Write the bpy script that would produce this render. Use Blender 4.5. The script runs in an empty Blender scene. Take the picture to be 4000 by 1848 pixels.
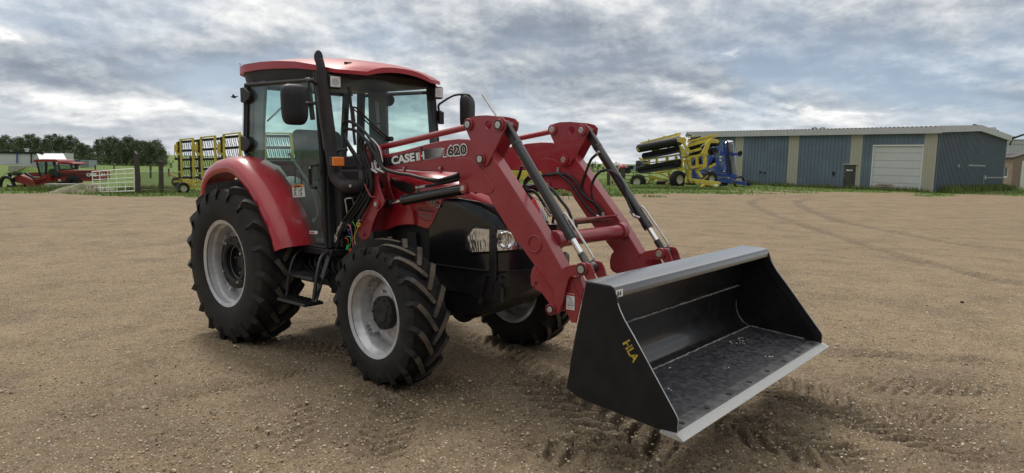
import bpy, math, random
import numpy as np
from mathutils import Vector, Matrix, Quaternion
random.seed(7); rng=np.random.default_rng(11)
rad=math.radians
# ---------------------------------------------------------------- camera
CX,CY,CZ,YAW,PITCH,ROLL,FOC=6.0894,-3.949,1.673,2.2893,0.1103,0.0042,2648.0
TAU=0.0152                                   # the yard under the tractor slopes by this much
def cam_axes(yaw,pitch,roll):
    f=Vector((math.cos(yaw)*math.cos(pitch),math.sin(yaw)*math.cos(pitch),-math.sin(pitch)))
    r=Vector((math.sin(yaw),-math.cos(yaw),0)); u=r.cross(f)
    return math.cos(roll)*r+math.sin(roll)*u, -math.sin(roll)*r+math.cos(roll)*u, f
H=Vector((math.cos(YAW),math.sin(YAW),0)); HR=Vector((math.sin(YAW),-math.cos(YAW),0))
PIV=Vector((CX,CY,0))
MT=Matrix.Translation(PIV)@Matrix.Rotation(-TAU,4,H)@Matrix.Translation(-PIV)   # tractor frame -> world
TR,TU,TF=cam_axes(YAW,PITCH,ROLL)
TC=Vector((CX,CY,CZ))
M3=MT.to_3x3()
WC=MT@TC; WR,WU,WF=M3@TR,M3@TU,M3@TF
sc=bpy.context.scene; col=sc.collection
cam=bpy.data.cameras.new('camera'); camo=bpy.data.objects.new('camera',cam); col.objects.link(camo)
camo.matrix_world=Matrix(((WR.x,WU.x,-WF.x,WC.x),(WR.y,WU.y,-WF.y,WC.y),(WR.z,WU.z,-WF.z,WC.z),(0,0,0,1)))
cam.sensor_width=36; cam.lens=36*FOC/4000; cam.clip_end=20000; cam.clip_start=.05
sc.camera=camo
sc.render.resolution_x=1024; sc.render.resolution_y=473
sc.view_settings.view_transform='Standard'; sc.view_settings.look='None'; sc.view_settings.gamma=1
sc.view_settings.exposure=0.28
# ---------------------------------------------------------------- node helper
class NT:
    def __init__(s,tree): s.t=tree; s.n=tree.nodes; s.l=tree.links
    def new(s,ty,ins=None,**kw):
        n=s.n.new(ty)
        for k,v in kw.items(): setattr(n,k,v)
        if ins:
            for k,v in ins.items():
                sk=n.inputs[k]
                if hasattr(v,'is_linked') or isinstance(v,bpy.types.NodeSocket): s.l.new(v,sk)
                else: sk.default_value=v
        return n
    def math(s,op,a,b=None,c=None,clamp=False):
        n=s.n.new('ShaderNodeMath'); n.operation=op; n.use_clamp=clamp
        for i,v in enumerate((a,b,c)):
            if v is None: continue
            if isinstance(v,bpy.types.NodeSocket): s.l.new(v,n.inputs[i])
            else: n.inputs[i].default_value=v
        return n.outputs[0]
    def mix(s,f,a,b,blend='MIX'):
        n=s.n.new('ShaderNodeMix'); n.data_type='RGBA'; n.blend_type=blend
        for sk,v in ((n.inputs[0],f),(n.inputs[6],a),(n.inputs[7],b)):
            if isinstance(v,bpy.types.NodeSocket): s.l.new(v,sk)
            else: sk.default_value=v if not isinstance(v,tuple) or len(v)==4 else (*v,1)
        return n.outputs[2]
    def ramp(s,f,pts,interp='LINEAR'):
        n=s.n.new('ShaderNodeValToRGB'); n.color_ramp.interpolation=interp
        e=n.color_ramp.elements
        while len(e)<len(pts): e.new(.5)
        for el,(p,c) in zip(e,pts):
            el.position=p; el.color=(c,c,c,1) if isinstance(c,(int,float)) else (*c,1)
        s.l.new(f,n.inputs[0]); return n.outputs[0]
    def noise(s,vec,scale,detail=4,rough=.55,dist=0):
        n=s.new('ShaderNodeTexNoise',{'Scale':scale,'Detail':detail,'Roughness':rough,'Distortion':dist})
        if vec is not None: s.l.new(vec,n.inputs['Vector'])
        return n.outputs[0]
# ---------------------------------------------------------------- sky
SUN_EL,SUN_AZ=rad(52),YAW-rad(-28)           # direction the light comes from (behind the tractor, a little left)
world=bpy.data.worlds.new('World'); sc.world=world; world.use_nodes=True
W=NT(world.node_tree); W.n.clear()
out=W.n.new('ShaderNodeOutputWorld'); bg=W.n.new('ShaderNodeBackground'); W.l.new(bg.outputs[0],out.inputs[0])
sky=W.n.new('ShaderNodeTexSky'); sky.sky_type='NISHITA'; sky.sun_disc=False
sky.sun_elevation=SUN_EL; sky.sun_rotation=math.pi/2-SUN_AZ; sky.air_density=1; sky.dust_density=1.5
tc=W.n.new('ShaderNodeTexCoord')
sep=W.new('ShaderNodeSeparateXYZ',{0:tc.outputs['Generated']})
# azimuth axes of the clouds: a = along H, b = to the right of it
def dotv(v): 
    n=W.n.new('ShaderNodeVectorMath'); n.operation='DOT_PRODUCT'; W.l.new(tc.outputs['Generated'],n.inputs[0]); n.inputs[1].default_value=v; return n.outputs['Value']
da=dotv(H); db=dotv(HR); dz=W.math('MAXIMUM',sep.outputs[2],0.0)
az=W.math('ARCTAN2',db,da)                    # 0 straight ahead, + to the right
# cloud cover: elevation bands + broad banks + relief from an offset copy of the noise
def add(*a):
    r=a[0]
    for b in a[1:]: r=W.math('ADD',r,b)
    return r
def amp(n,k): return W.math('MULTIPLY',W.math('SUBTRACT',n,.5),k)
def vec(x,y,z): return W.new('ShaderNodeCombineXYZ',{0:x,1:y,2:z}).outputs[0]
ax_=W.math('MULTIPLY',az,5.4)
low=W.math('DIVIDE',W.math('MULTIPLY',dz,13.5),W.math('ADD',W.math('MULTIPLY',dz,1.6),.70))   # clouds flatten towards the horizon
q0=vec(ax_,low,2.3); q1=vec(ax_,W.math('ADD',low,.22),2.3)
nA=W.noise(q0,.78,8,.50,.1); nB=W.noise(q1,.78,8,.50,.1)
nC=W.noise(q0,3.0,9,.60,.1); nD=W.noise(vec(W.math('ADD',ax_,.03),W.math('ADD',low,.08),2.3),3.0,9,.60,.1)
nE=W.noise(q0,9.0,6,.6,.2)
wz=W.math('ADD',dz,amp(W.noise(vec(ax_,low,4.1),1.9,8,.6,.1),.12)); wa=W.math('ADD',az,amp(W.noise(vec(ax_,low,7.7),1.9,8,.6,.1),.30))
band=W.ramp(dz,[(0,.66),(.03,.60),(.06,.58),(.085,.42),(.12,.40),(.16,.46),(.22,.50),(.34,.55),(.6,.95),(1,1.0)],'EASE')  # overhead, out of view, the sky is brightened to light the scene more
def blob(x,y,sx,sy,k):                        # a bank centred where it stands in the sky
    a0=(x-1288)/1705.; z0=(395+.0194*(x-418)-y)/1705.; sa=sx/1705.; sz=sy/1705.
    u=W.math('DIVIDE',W.math('SUBTRACT',wa,a0),sa); v=W.math('DIVIDE',W.math('SUBTRACT',wz,z0),sz)
    q=W.math('ADD',W.math('MULTIPLY',u,u),W.math('MULTIPLY',v,v))
    return W.math('MULTIPLY',W.math('POWER',2.718,W.math('MULTIPLY',q,-1.0)),k)
BLOBS=[(120,60,330,60,.26),(170,160,40,22,.42),(640,50,300,60,.20),(1010,110,150,60,.20),(400,305,450,16,.16),(230,230,330,36,-.24),(560,205,140,40,-.16),(1330,90,170,60,-.22),(1520,185,260,52,-.24),(1760,235,260,38,-.2),(2300,272,320,18,-.2),(1770,158,50,15,.42),(2250,215,190,20,.30),(1950,55,230,36,.18),(2330,120,220,36,.22),(1900,292,280,11,.22),(1370,292,110,20,.18),(2480,50,130,22,-.14),(900,240,300,40,-.08)]
val=add(band,amp(nA,1.1),W.math('MULTIPLY',W.math('SUBTRACT',nA,nB),1.5),amp(nC,.40),W.math('MULTIPLY',W.math('SUBTRACT',nC,nD),.75),amp(nE,.10),*[blob(*b) for b in BLOBS])
val=W.math('MAXIMUM',val,0.02)
cloud=W.ramp(val,[(0,(.205,.24,.29)),(.22,(.265,.30,.35)),(.45,(.40,.43,.465)),(.64,(.56,.58,.60)),(.82,(.72,.725,.72)),(1,(.92,.90,.87))],'LINEAR')
gap=W.math('MULTIPLY',W.ramp(nA,[(.36,1),(.52,0)]),W.ramp(dz,[(0,.75),(.03,.9),(.09,.75),(.17,.3),(.3,.0)]))
skyc=W.new('ShaderNodeVectorMath',{0:sky.outputs[0],1:(.115,.115,.115)},operation='MULTIPLY').outputs[0]
skyc=W.mix(.6,skyc,(.30,.42,.60))
colr=W.mix(W.math('MULTIPLY',gap,.75),cloud,skyc)
colr=W.mix(W.math('MULTIPLY',W.ramp(W.math('ADD',W.math('MULTIPLY',da,.5),.5),[(.3,1),(.6,0)]),W.ramp(dz,[(.35,1),(.8,0)])),colr,W.mix(.55,colr,(.05,.06,.075)))   # unseen sky behind the camera darkened to add contrast
W.l.new(colr,bg.inputs[0]); bg.inputs[1].default_value=1.05
# ---------------------------------------------------------------- sun (veiled by cloud)
sl=bpy.data.lights.new('sun','SUN'); sl.energy=2.1; sl.angle=rad(13); sl.color=(1,.95,.88)
so=bpy.data.objects.new('sun',sl); col.objects.link(so)
sd=Vector((math.cos(SUN_AZ)*math.cos(SUN_EL),math.sin(SUN_AZ)*math.cos(SUN_EL),math.sin(SUN_EL)))
so.rotation_euler=sd.to_track_quat('Z','Y').to_euler(); so.location=(0,0,30)
# ---------------------------------------------------------------- pixels -> points
REG={'A':(700,150,1.7),'B':(1200,250,1.7),'C':(700,600,1.4875),'D':(1250,750,1.488),'E':(1700,400,1.488),'F':(2100,850,1.2525),
 'G':(1850,900,2.644),'H':(880,180,3.967),'I':(1200,700,3.4),'J':(1400,180,3.132),'K':(2150,900,3.4),'L':(1350,300,2.38),
 'a':(0,450,2.974),'b':(500,450,2.975),'c':(2300,450,3.4),'d':(2800,450,3.4),'e':(3300,450,3.4),'P':(0,0,1),'Z':(0,0,.644)}
def pix(reg,x,y): r=REG[reg]; return r[0]+x/r[2], r[1]+y/r[2]
def tp(reg,x,y,ax,val):                       # point of the tractor frame on plane ax=val
    px,py=pix(reg,x,y); d=TF+TR*((px-2000)/FOC)-TU*((py-924)/FOC)
    i='xyz'.index(ax); return TC+d*((val-TC[i])/d[i])
def tpn(reg,x,y,n,c):                         # ... on the plane n.p=c
    px,py=pix(reg,x,y); d=TF+TR*((px-2000)/FOC)-TU*((py-924)/FOC); n=Vector(n)
    return TC+d*((c-n.dot(TC))/n.dot(d))
def trace(reg,pts,ax,val,to2='xz'):
    r=[]
    for p in pts:
        q=tp(reg,p[0],p[1],ax,val); r.append((getattr(q,to2[0]),getattr(q,to2[1])))
    return r
def wp(reg,x,y,dep):                          # world point at forward distance dep
    px,py=pix(reg,x,y); d=WF+WR*((px-2000)/FOC)-WU*((py-924)/FOC)
    return WC+d*(dep/d.dot(H))
def sstep(a,b,x): 
    t=np.clip((x-a)/(b-a),0,1); return t*t*(3-2*t)
def ground_base(x,y):
    x=np.asarray(x,float);y=np.asarray(y,float)
    d=(x-CX)*H.x+(y-CY)*H.y; l=(x-CX)*HR.x+(y-CY)*HR.y
    rc=np.hypot(x-2.6,y-0.0)
    z=TAU*l*(1-sstep(3.8,15,rc))
    az_=np.arctan2(l,np.maximum(d,.1)); A=1-sstep(-.30,-.02,az_)
    g=np.interp(d,[0,16,30,40,50,60,75,110,180,400,1200,5000],[0,0,.28,.55,1.0,1.5,1.66,1.68,1.7,2.1,2.4,2.4])
    g2=np.interp(d,[0,70,180,400,1200,5000],[0,0,.7,1.6,2.0,2.0])
    return z-A*g-(1-A)*g2
def gz(p): return float(ground_base(p[0],p[1]))
def gp(reg,x,y):                              # pixel -> ground point
    px,py=pix(reg,x,y); d=WF+WR*((px-2000)/FOC)-WU*((py-924)/FOC)
    t0=0.;t=1.
    prev=1.
    while t<6000:
        p=WC+d*t; q=p.z-gz(p)
        if q<0: break
        t0=t; t*=1.02
    for _ in range(30):
        m=(t0+t)/2; p=WC+d*m
        if p.z-gz(p)<0: t=m
        else: t0=m
    p=WC+d*t; return Vector((p.x,p.y,gz(p)))
def depth(p): return (Vector(p)-WC).dot(H)
# ---------------------------------------------------------------- mesh builder
class MB:
    def __init__(s): s.v=[]; s.f=[]; s.mi=[]; s.m=0
    def add(s,vs,fs,m=None):
        o=len(s.v); s.v+= [tuple(v) for v in vs]; s.f+=[tuple(i+o for i in f) for f in fs]; s.mi+=[s.m if m is None else m]*len(fs); return s
    def box(s,c,size,rot=None):
        c=Vector(c); hx,hy,hz=[k/2 for k in size]
        vs=[Vector((x,y,z)) for x in(-hx,hx) for y in(-hy,hy) for z in(-hz,hz)]
        if rot is not None: vs=[rot@v for v in vs]
        return s.add([c+v for v in vs],[(0,1,3,2),(4,6,7,5),(0,4,5,1),(2,3,7,6),(0,2,6,4),(1,5,7,3)])
    def bx(s,x0,x1,y0,y1,z0,z1): return s.box(((x0+x1)/2,(y0+y1)/2,(z0+z1)/2),(x1-x0,y1-y0,z1-z0))
    def bar(s,a,b,w,h=None,up=(0,0,1)):
        a=Vector(a);b=Vector(b);h=h or w; d=(b-a); L=d.length; d.normalize(); up=Vector(up)
        sd=d.cross(up)
        if sd.length<1e-3: sd=d.cross(Vector((1,0,0)))
        sd.normalize(); u=sd.cross(d)
        vs=[p+sd*i*w/2+u*j*h/2 for p in(a,b) for i,j in((-1,-1),(1,-1),(1,1),(-1,1))]
        return s.add(vs,[(3,2,1,0),(4,5,6,7),(0,1,5,4),(1,2,6,5),(2,3,7,6),(3,0,4,7)])
    def cyl(s,a,b,r,r2=None,n=20,cap=True):
        a=Vector(a);b=Vector(b);r2=r if r2 is None else r2; d=(b-a).normalized()
        q=d.to_track_quat('Z','Y').to_matrix(); vs=[]
        for p,rr in((a,r),(b,r2)):
            for i in range(n): t=2*math.pi*i/n; vs.append(p+q@Vector((rr*math.cos(t),rr*math.sin(t),0)))
        fs=[(i,(i+1)%n,n+(i+1)%n,n+i) for i in range(n)]
        if cap: fs+=[tuple(range(n))[::-1],tuple(range(n,2*n))]
        return s.add(vs,fs)
    def tube(s,pts,r,n=8,smooth=0,cap=True,rs=None):
        P=[Vector(p) for p in pts]
        if smooth: P=crv(P,smooth)
        N=len(P); q=None; vs=[]; pd=None
        for i,p in enumerate(P):
            d=(P[min(i+1,N-1)]-P[max(i-1,0)]).normalized()
            if q is None: q=d.to_track_quat('Z','Y').to_matrix()
            else: q=pd.rotation_difference(d).to_matrix()@q
            pd=d; rr=r if rs is None else rs[i]
            for k in range(n): t=2*math.pi*k/n; vs.append(p+q@Vector((rr*math.cos(t),rr*math.sin(t),0)))
        fs=[(i*n+k,i*n+(k+1)%n,(i+1)*n+(k+1)%n,(i+1)*n+k) for i in range(N-1) for k in range(n)]
        if cap: fs+=[tuple(range(n))[::-1],tuple(range((N-1)*n,N*n))]
        return s.add(vs,fs)
    def prism(s,poly,ax,a,b,hole=None):
        # polygon in the plane normal to ax, extruded from a to b
        def P(u,v,w): return {'y':(u,w,v),'x':(w,u,v),'z':(u,v,w)}[ax]
        n=len(poly); ar=sum(poly[i][0]*poly[(i+1)%n][1]-poly[(i+1)%n][0]*poly[i][1] for i in range(n))
        if ar<0: poly=poly[::-1]
        vs=[P(u,v,a) for u,v in poly]+[P(u,v,b) for u,v in poly]
        fl=(b>a)!=(ax=='y')
        fs=[(i,(i+1)%n,n+(i+1)%n,n+i) for i in range(n)]+[tuple(range(n))[::-1],tuple(range(n,2*n))]
        if not fl: fs=[f[::-1] for f in fs]
        return s.add(vs,fs)
    def loft(s,rings,closed=True,cap=True):
        n=len(rings[0]); vs=[p for r in rings for p in r]; fs=[]
        for i in range(len(rings)-1):
            for k in range(n if closed else n-1):
                fs.append((i*n+k,i*n+(k+1)%n,(i+1)*n+(k+1)%n,(i+1)*n+k))
        if cap: fs+=[tuple(range(n))[::-1],tuple(range((len(rings)-1)*n,len(rings)*n))]
        return s.add(vs,fs)
    def lathe(s,prof,ax='y',c=(0,0,0),n=48,closed=False,mats=None):
        # prof: list of (radius, offset along ax)
        vs=[];c=Vector(c)
        for r,o in prof:
            for k in range(n):
                t=2*math.pi*k/n; a,b=r*math.cos(t),r*math.sin(t)
                vs.append(c+Vector({'y':(a,o,b),'x':(o,a,b),'z':(a,b,o)}[ax]))
        m=len(prof); L=len(s.v)
        for i in range(m if closed else m-1):
            j=(i+1)%m
            s.add([],[]); 
        fs=[];mm=[]
        for i in range(m if closed else m-1):
            j=(i+1)%m
            for k in range(n): fs.append((i*n+k,j*n+k,j*n+(k+1)%n,i*n+(k+1)%n)); mm.append(mats[i] if mats else s.m)
        o=len(s.v); s.v+=[tuple(v) for v in vs]; s.f+=[tuple(i+o for i in f) for f in fs]; s.mi+=mm
        return s
    def sphere(s,c,r,n=12,m=8,sc=(1,1,1)):
        c=Vector(c); vs=[c+Vector((0,0,r*sc[2]))]
        for i in range(1,m):
            for k in range(n):
                a=math.pi*i/m;b=2*math.pi*k/n; vs.append(c+Vector((r*sc[0]*math.sin(a)*math.cos(b),r*sc[1]*math.sin(a)*math.sin(b),r*sc[2]*math.cos(a))))
        vs.append(c-Vector((0,0,r*sc[2]))); fs=[(0,1+k,1+(k+1)%n) for k in range(n)]
        for i in range(m-2):
            for k in range(n): fs.append((1+i*n+k,1+(i+1)*n+k,1+(i+1)*n+(k+1)%n,1+i*n+(k+1)%n))
        L=len(vs)-1; fs+=[(L,1+(m-2)*n+(k+1)%n,1+(m-2)*n+k) for k in range(n)]
        return s.add(vs,fs)
    def build(s,name,mat,parent=None,smooth=None,bevel=0,origin=None,solid=0,fix=False):
        me=bpy.data.meshes.new(name); O=Vector(origin) if origin is not None else Vector((0,0,0))
        me.from_pydata([tuple(Vector(v)-O) for v in s.v] if origin is not None else s.v,[],s.f)
        mats=mat if isinstance(mat,(list,tuple)) else [mat]
        for m in mats: me.materials.append(m)
        if len(mats)>1: me.polygons.foreach_set('material_index',s.mi)
        if fix:
            import bmesh
            bm=bmesh.new(); bm.from_mesh(me); bmesh.ops.recalc_face_normals(bm,faces=bm.faces); bm.to_mesh(me); bm.free()
        if smooth is not None:
            me.polygons.foreach_set('use_smooth',[True]*len(me.polygons)); me.set_sharp_from_angle(angle=rad(smooth))
        me.update()
        o=bpy.data.objects.new(name,me); col.objects.link(o)
        if parent: o.parent=parent
        if origin is not None: o.location=O
        if solid:
            md=o.modifiers.new('s','SOLIDIFY'); md.thickness=solid; md.offset=0
        if bevel:
            md=o.modifiers.new('b','BEVEL'); md.width=bevel; md.segments=2; md.limit_method='ANGLE'; md.angle_limit=rad(35)
            if smooth is None:
                me.polygons.foreach_set('use_smooth',[True]*len(me.polygons)); me.set_sharp_from_angle(angle=rad(50))
            md.harden_normals=True
        return o
def split_build(m,name,mat,parent=None,**k):
    """one object per separate piece"""
    par=list(range(len(m.v)))
    def fd(a):
        while par[a]!=a: par[a]=par[par[a]]; a=par[a]
        return a
    for f in m.f:
        for q in f[1:]: par[fd(q)]=fd(f[0])
    gr={}
    for i,f in enumerate(m.f): gr.setdefault(fd(f[0]),[]).append(i)
    out=[]
    for g in gr.values():
        mm=MB(); mp={}
        for i in g:
            nf=[]
            for q in m.f[i]:
                if q not in mp: mp[q]=len(mm.v); mm.v.append(m.v[q])
                nf.append(mp[q])
            mm.f.append(tuple(nf)); mm.mi.append(m.mi[i])
        out.append(mm.build(name,mat,parent,**k))
    return out
def crv(P,k=6):
    P=[Vector(p) for p in P]; Q=[P[0]*2-P[1]]+P+[P[-1]*2-P[-2]]; out=[]
    for i in range(1,len(Q)-2):
        a,b,c,d=Q[i-1:i+3]
        for j in range(k):
            t=j/k; out.append(.5*((2*b)+(c-a)*t+(2*a-5*b+4*c-d)*t*t+(3*b-a-3*c+d)*t**3))
    return out+[P[-1]]
def crv2(P,k=5): return [(q.x,q.y) for q in crv([(p[0],p[1],0) for p in P],k)]
def tag(o,label=None,cat=None,group=None,kind=None):
    if label: o['label']=label
    if cat: o['category']=cat
    if group: o['group']=group
    if kind: o['kind']=kind
    return o
def empty(name,loc=(0,0,0),rz=0,parent=None):
    o=bpy.data.objects.new(name,None); col.objects.link(o); o.location=loc; o.rotation_euler=(0,0,rz); o.empty_display_size=.2
    if parent: o.parent=parent
    return o
def copy_tree(o,parent=None,mat=None):
    c=o.copy(); col.objects.link(c)
    if parent: c.parent=parent
    for ch in [k for k in bpy.data.objects if k.parent==o and k is not c]: copy_tree(ch,c)
    return c
# text as a mesh; frame: origin, right vector, up vector
def textm(name,body,mat,parent,org,right,up,size,bold=0.0,ext=.0006,align='LEFT',sx=1.0,shear=0,spacing=1.0):
    cu=bpy.data.curves.new('t','FONT'); cu.body=body; cu.size=size; cu.offset=bold; cu.extrude=ext; cu.align_x=align; cu.shear=shear; cu.space_character=spacing; cu.resolution_u=3
    to=bpy.data.objects.new('t',cu); col.objects.link(to)
    dg=bpy.context.evaluated_depsgraph_get(); dg.update()
    me=bpy.data.meshes.new_from_object(to.evaluated_get(dg)); bpy.data.objects.remove(to)
    r=Vector(right).normalized(); u=Vector(up); u=(u-r*u.dot(r)).normalized(); n=r.cross(u); O=Vector(org)
    M=Matrix(((r.x*sx,u.x,n.x,O.x),(r.y*sx,u.y,n.y,O.y),(r.z*sx,u.z,n.z,O.z),(0,0,0,1)))
    me.transform(M); me.materials.clear(); me.materials.append(mat); me.name=name
    o=bpy.data.objects.new(name,me); col.objects.link(o)
    if parent: o.parent=parent
    return o
# ---------------------------------------------------------------- materials
def pmat(name,base,rough=.5,metal=0,spec=.5,coat=0,var=0,vscale=6,bump=0,bscale=60,dirt=None,dirtamt=0,dscale=3,coatr=.08,bdist=.002):
    m=bpy.data.materials.new(name); m.use_nodes=True; t=NT(m.node_tree); b=m.node_tree.nodes['Principled BSDF']
    b.inputs['Roughness'].default_value=rough; b.inputs['Metallic'].default_value=metal
    b.inputs['Specular IOR Level'].default_value=spec; b.inputs['Coat Weight'].default_value=coat; b.inputs['Coat Roughness'].default_value=coatr
    b.inputs['Base Color'].default_value=(*base,1)
    co=t.n.new('ShaderNodeTexCoord').outputs['Object']; c=None
    if var:
        f=t.ramp(t.noise(co,vscale,5,.6),[(.3,0),(.7,1)])
        c=t.mix(f,tuple(k*(1-var) for k in base),tuple(min(1,k*(1+var)) for k in base))
    if dirt:
        f=t.math('MULTIPLY',t.ramp(t.noise(co,dscale,8,.68),[(.42,0),(.68,1)]),dirtamt)
        c=t.mix(f,c if c is not None else (*base,1),(*dirt,1))
        r=t.math('ADD',t.math('MULTIPLY',f,.35),rough,clamp=True); t.l.new(r,b.inputs['Roughness'])
    if c is not None: t.l.new(c,b.inputs['Base Color'])
    if bump:
        bn=t.new('ShaderNodeBump',{'Strength':bump,'Distance':bdist,'Height':t.noise(co,bscale,4,.6)}); t.l.new(bn.outputs[0],b.inputs['Normal'])
    return m
DUST=(.24,.18,.12)
RED=pmat('red_paint',(.41,.013,.026),.30,0,.5,.6,var=.06,vscale=3,dirt=(.30,.12,.10),dirtamt=.16,dscale=7)
REDR=pmat('roof_red_paint',(.36,.012,.022),.42,0,.4,.25,var=.08,vscale=3,dirt=(.30,.12,.10),dirtamt=.2,dscale=7)
RED2=pmat('loader_red_paint',(.30,.017,.030),.42,0,.5,.45,var=.08,vscale=3,dirt=(.26,.12,.10),dirtamt=.25,dscale=6)
BLACK=pmat('black_paint',(.012,.012,.014),.38,0,.5,.2,var=.1,dirt=(.06,.05,.045),dirtamt=.3)
GBLACK=pmat('gloss_black',(.008,.008,.010),.20,0,.5,.5,dirt=(.03,.028,.026),dirtamt=.2)
PLAST=pmat('black_plastic',(.018,.018,.020),.55,0,.4,var=.15,bump=.15,bscale=300)
RUST=pmat('blistered_black_pipe',(.020,.019,.021),.6,0,.4,var=.3,vscale=20,bump=.7,bscale=45,dirt=(.09,.03,.02),dirtamt=.25,dscale=14,bdist=.004)
RUB=pmat('tyre_rubber',(.0095,.0095,.0105),.66,0,.32,var=.2,vscale=5,bump=.25,bscale=80,dirt=(.06,.052,.043),dirtamt=.45,dscale=7)
LUGD=pmat('dusty_lug_rubber',(.06,.053,.045),.85,0,.3,var=.3,vscale=25,bump=.6,bscale=90,dirt=(.17,.135,.095),dirtamt=.8,dscale=9)
SILV=pmat('silver_rim_paint',(.58,.59,.61),.34,.45,.5,var=.05,dirt=(.22,.19,.15),dirtamt=.55,dscale=7)
CAST=pmat('dark_cast_iron',(.014,.014,.015),.5,.1,.4,var=.2,bump=.4,bscale=60,dirt=(.05,.045,.04),dirtamt=.3)
CHROME=pmat('chrome',(.82,.83,.85),.10,1)
ZINC=pmat('zinc_plated',(.55,.55,.53),.35,.9,var=.2,vscale=30)
STEEL=pmat('worn_steel',(.42,.42,.42),.42,.85,var=.3,vscale=12,bump=.3,bscale=50)
HOSE=pmat('hose_rubber',(.016,.016,.018),.5,0,.4,var=.2,vscale=30,bump=.15,bscale=200)
WHITE=pmat('white_print',(.80,.80,.79),.5)
WPAINT=pmat('white_paint',(.72,.73,.72),.5,var=.06,dirt=(.4,.36,.3),dirtamt=.25)
BLK=pmat('black_print',(.012,.012,.012),.45)
REDP=pmat('red_print',(.50,.03,.03),.4)
GREYP=pmat('grey_print',(.25,.25,.26),.45)
ORANGE=pmat('orange_lens',(.85,.22,.02),.18,0,.5,.5,bump=.5,bscale=150)
SEATG=pmat('grey_seat_cloth',(.12,.125,.12),.85,0,.3,var=.15,bump=.3,bscale=200)
CONS=pmat('grey_console_plastic',(.17,.18,.17),.6,var=.1,bump=.15,bscale=200)
YEL=pmat('yellow_paint',(.62,.50,.055),.42,0,.5,.2,var=.1,dirt=(.35,.3,.14),dirtamt=.4,dscale=2)
BLUE=pmat('blue_paint',(.02,.07,.36),.4,0,.5,.3,var=.12,dirt=(.2,.2,.25),dirtamt=.2)
DISC=pmat('dark_disc_steel',(.03,.03,.032),.45,.4,var=.3)
DISCW=pmat('bright_disc_steel',(.62,.64,.66),.3,.7,var=.1)
WOOD=pmat('weathered_post_wood',(.075,.062,.052),.9,0,.2,var=.35,vscale=9,bump=.8,bscale=25,bdist=.01)
CONC=pmat('concrete',(.36,.34,.31),.9,0,.2,var=.15,vscale=4,bump=.4,bscale=20)
def glass(name,tint=(.72,.86,.82),rf=.10,dirt=.06):
    m=bpy.data.materials.new(name); m.use_nodes=True; t=NT(m.node_tree); t.n.clear(); o=t.n.new('ShaderNodeOutputMaterial')
    tr=t.new('ShaderNodeBsdfTransparent',{'Color':(*tint,1)}); gl=t.new('ShaderNodeBsdfGlossy',{'Color':(.9,.95,.97,1),'Roughness':.02})
    df=t.new('ShaderNodeBsdfDiffuse',{'Color':(.45,.5,.48,1)})
    lw_=t.new('ShaderNodeLayerWeight',{'Blend':.5}).outputs['Facing']; f=t.math('ADD',t.math('MULTIPLY',t.math('POWER',lw_,5.0),.5),rf*.2,clamp=True)
    a=t.new('ShaderNodeMixShader',{0:f,1:tr.outputs[0],2:gl.outputs[0]})
    co=t.n.new('ShaderNodeTexCoord').outputs['Object']
    d=t.math('MULTIPLY',t.ramp(t.noise(co,3.5,7,.65),[(.3,.35),(.75,1)]),dirt)
    b=t.new('ShaderNodeMixShader',{0:d,1:a.outputs[0],2:df.outputs[0]}); t.l.new(b.outputs[0],o.inputs[0]); return m
GLASS=glass('green_tinted_glass',(.865,.965,.945),.14,.06); GLASSB=glass('dark_tinted_glass',(.6,.72,.7),.12)
LENS=glass('clear_lens',(.95,.96,.97),.15,.05)
# ================================================================ TRACTOR
trac=empty('tractor'); trac.matrix_world=MT
tag(trac,'large red tractor with a front loader and black bucket, parked nearest on the dirt','tractor')
T=trac
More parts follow.
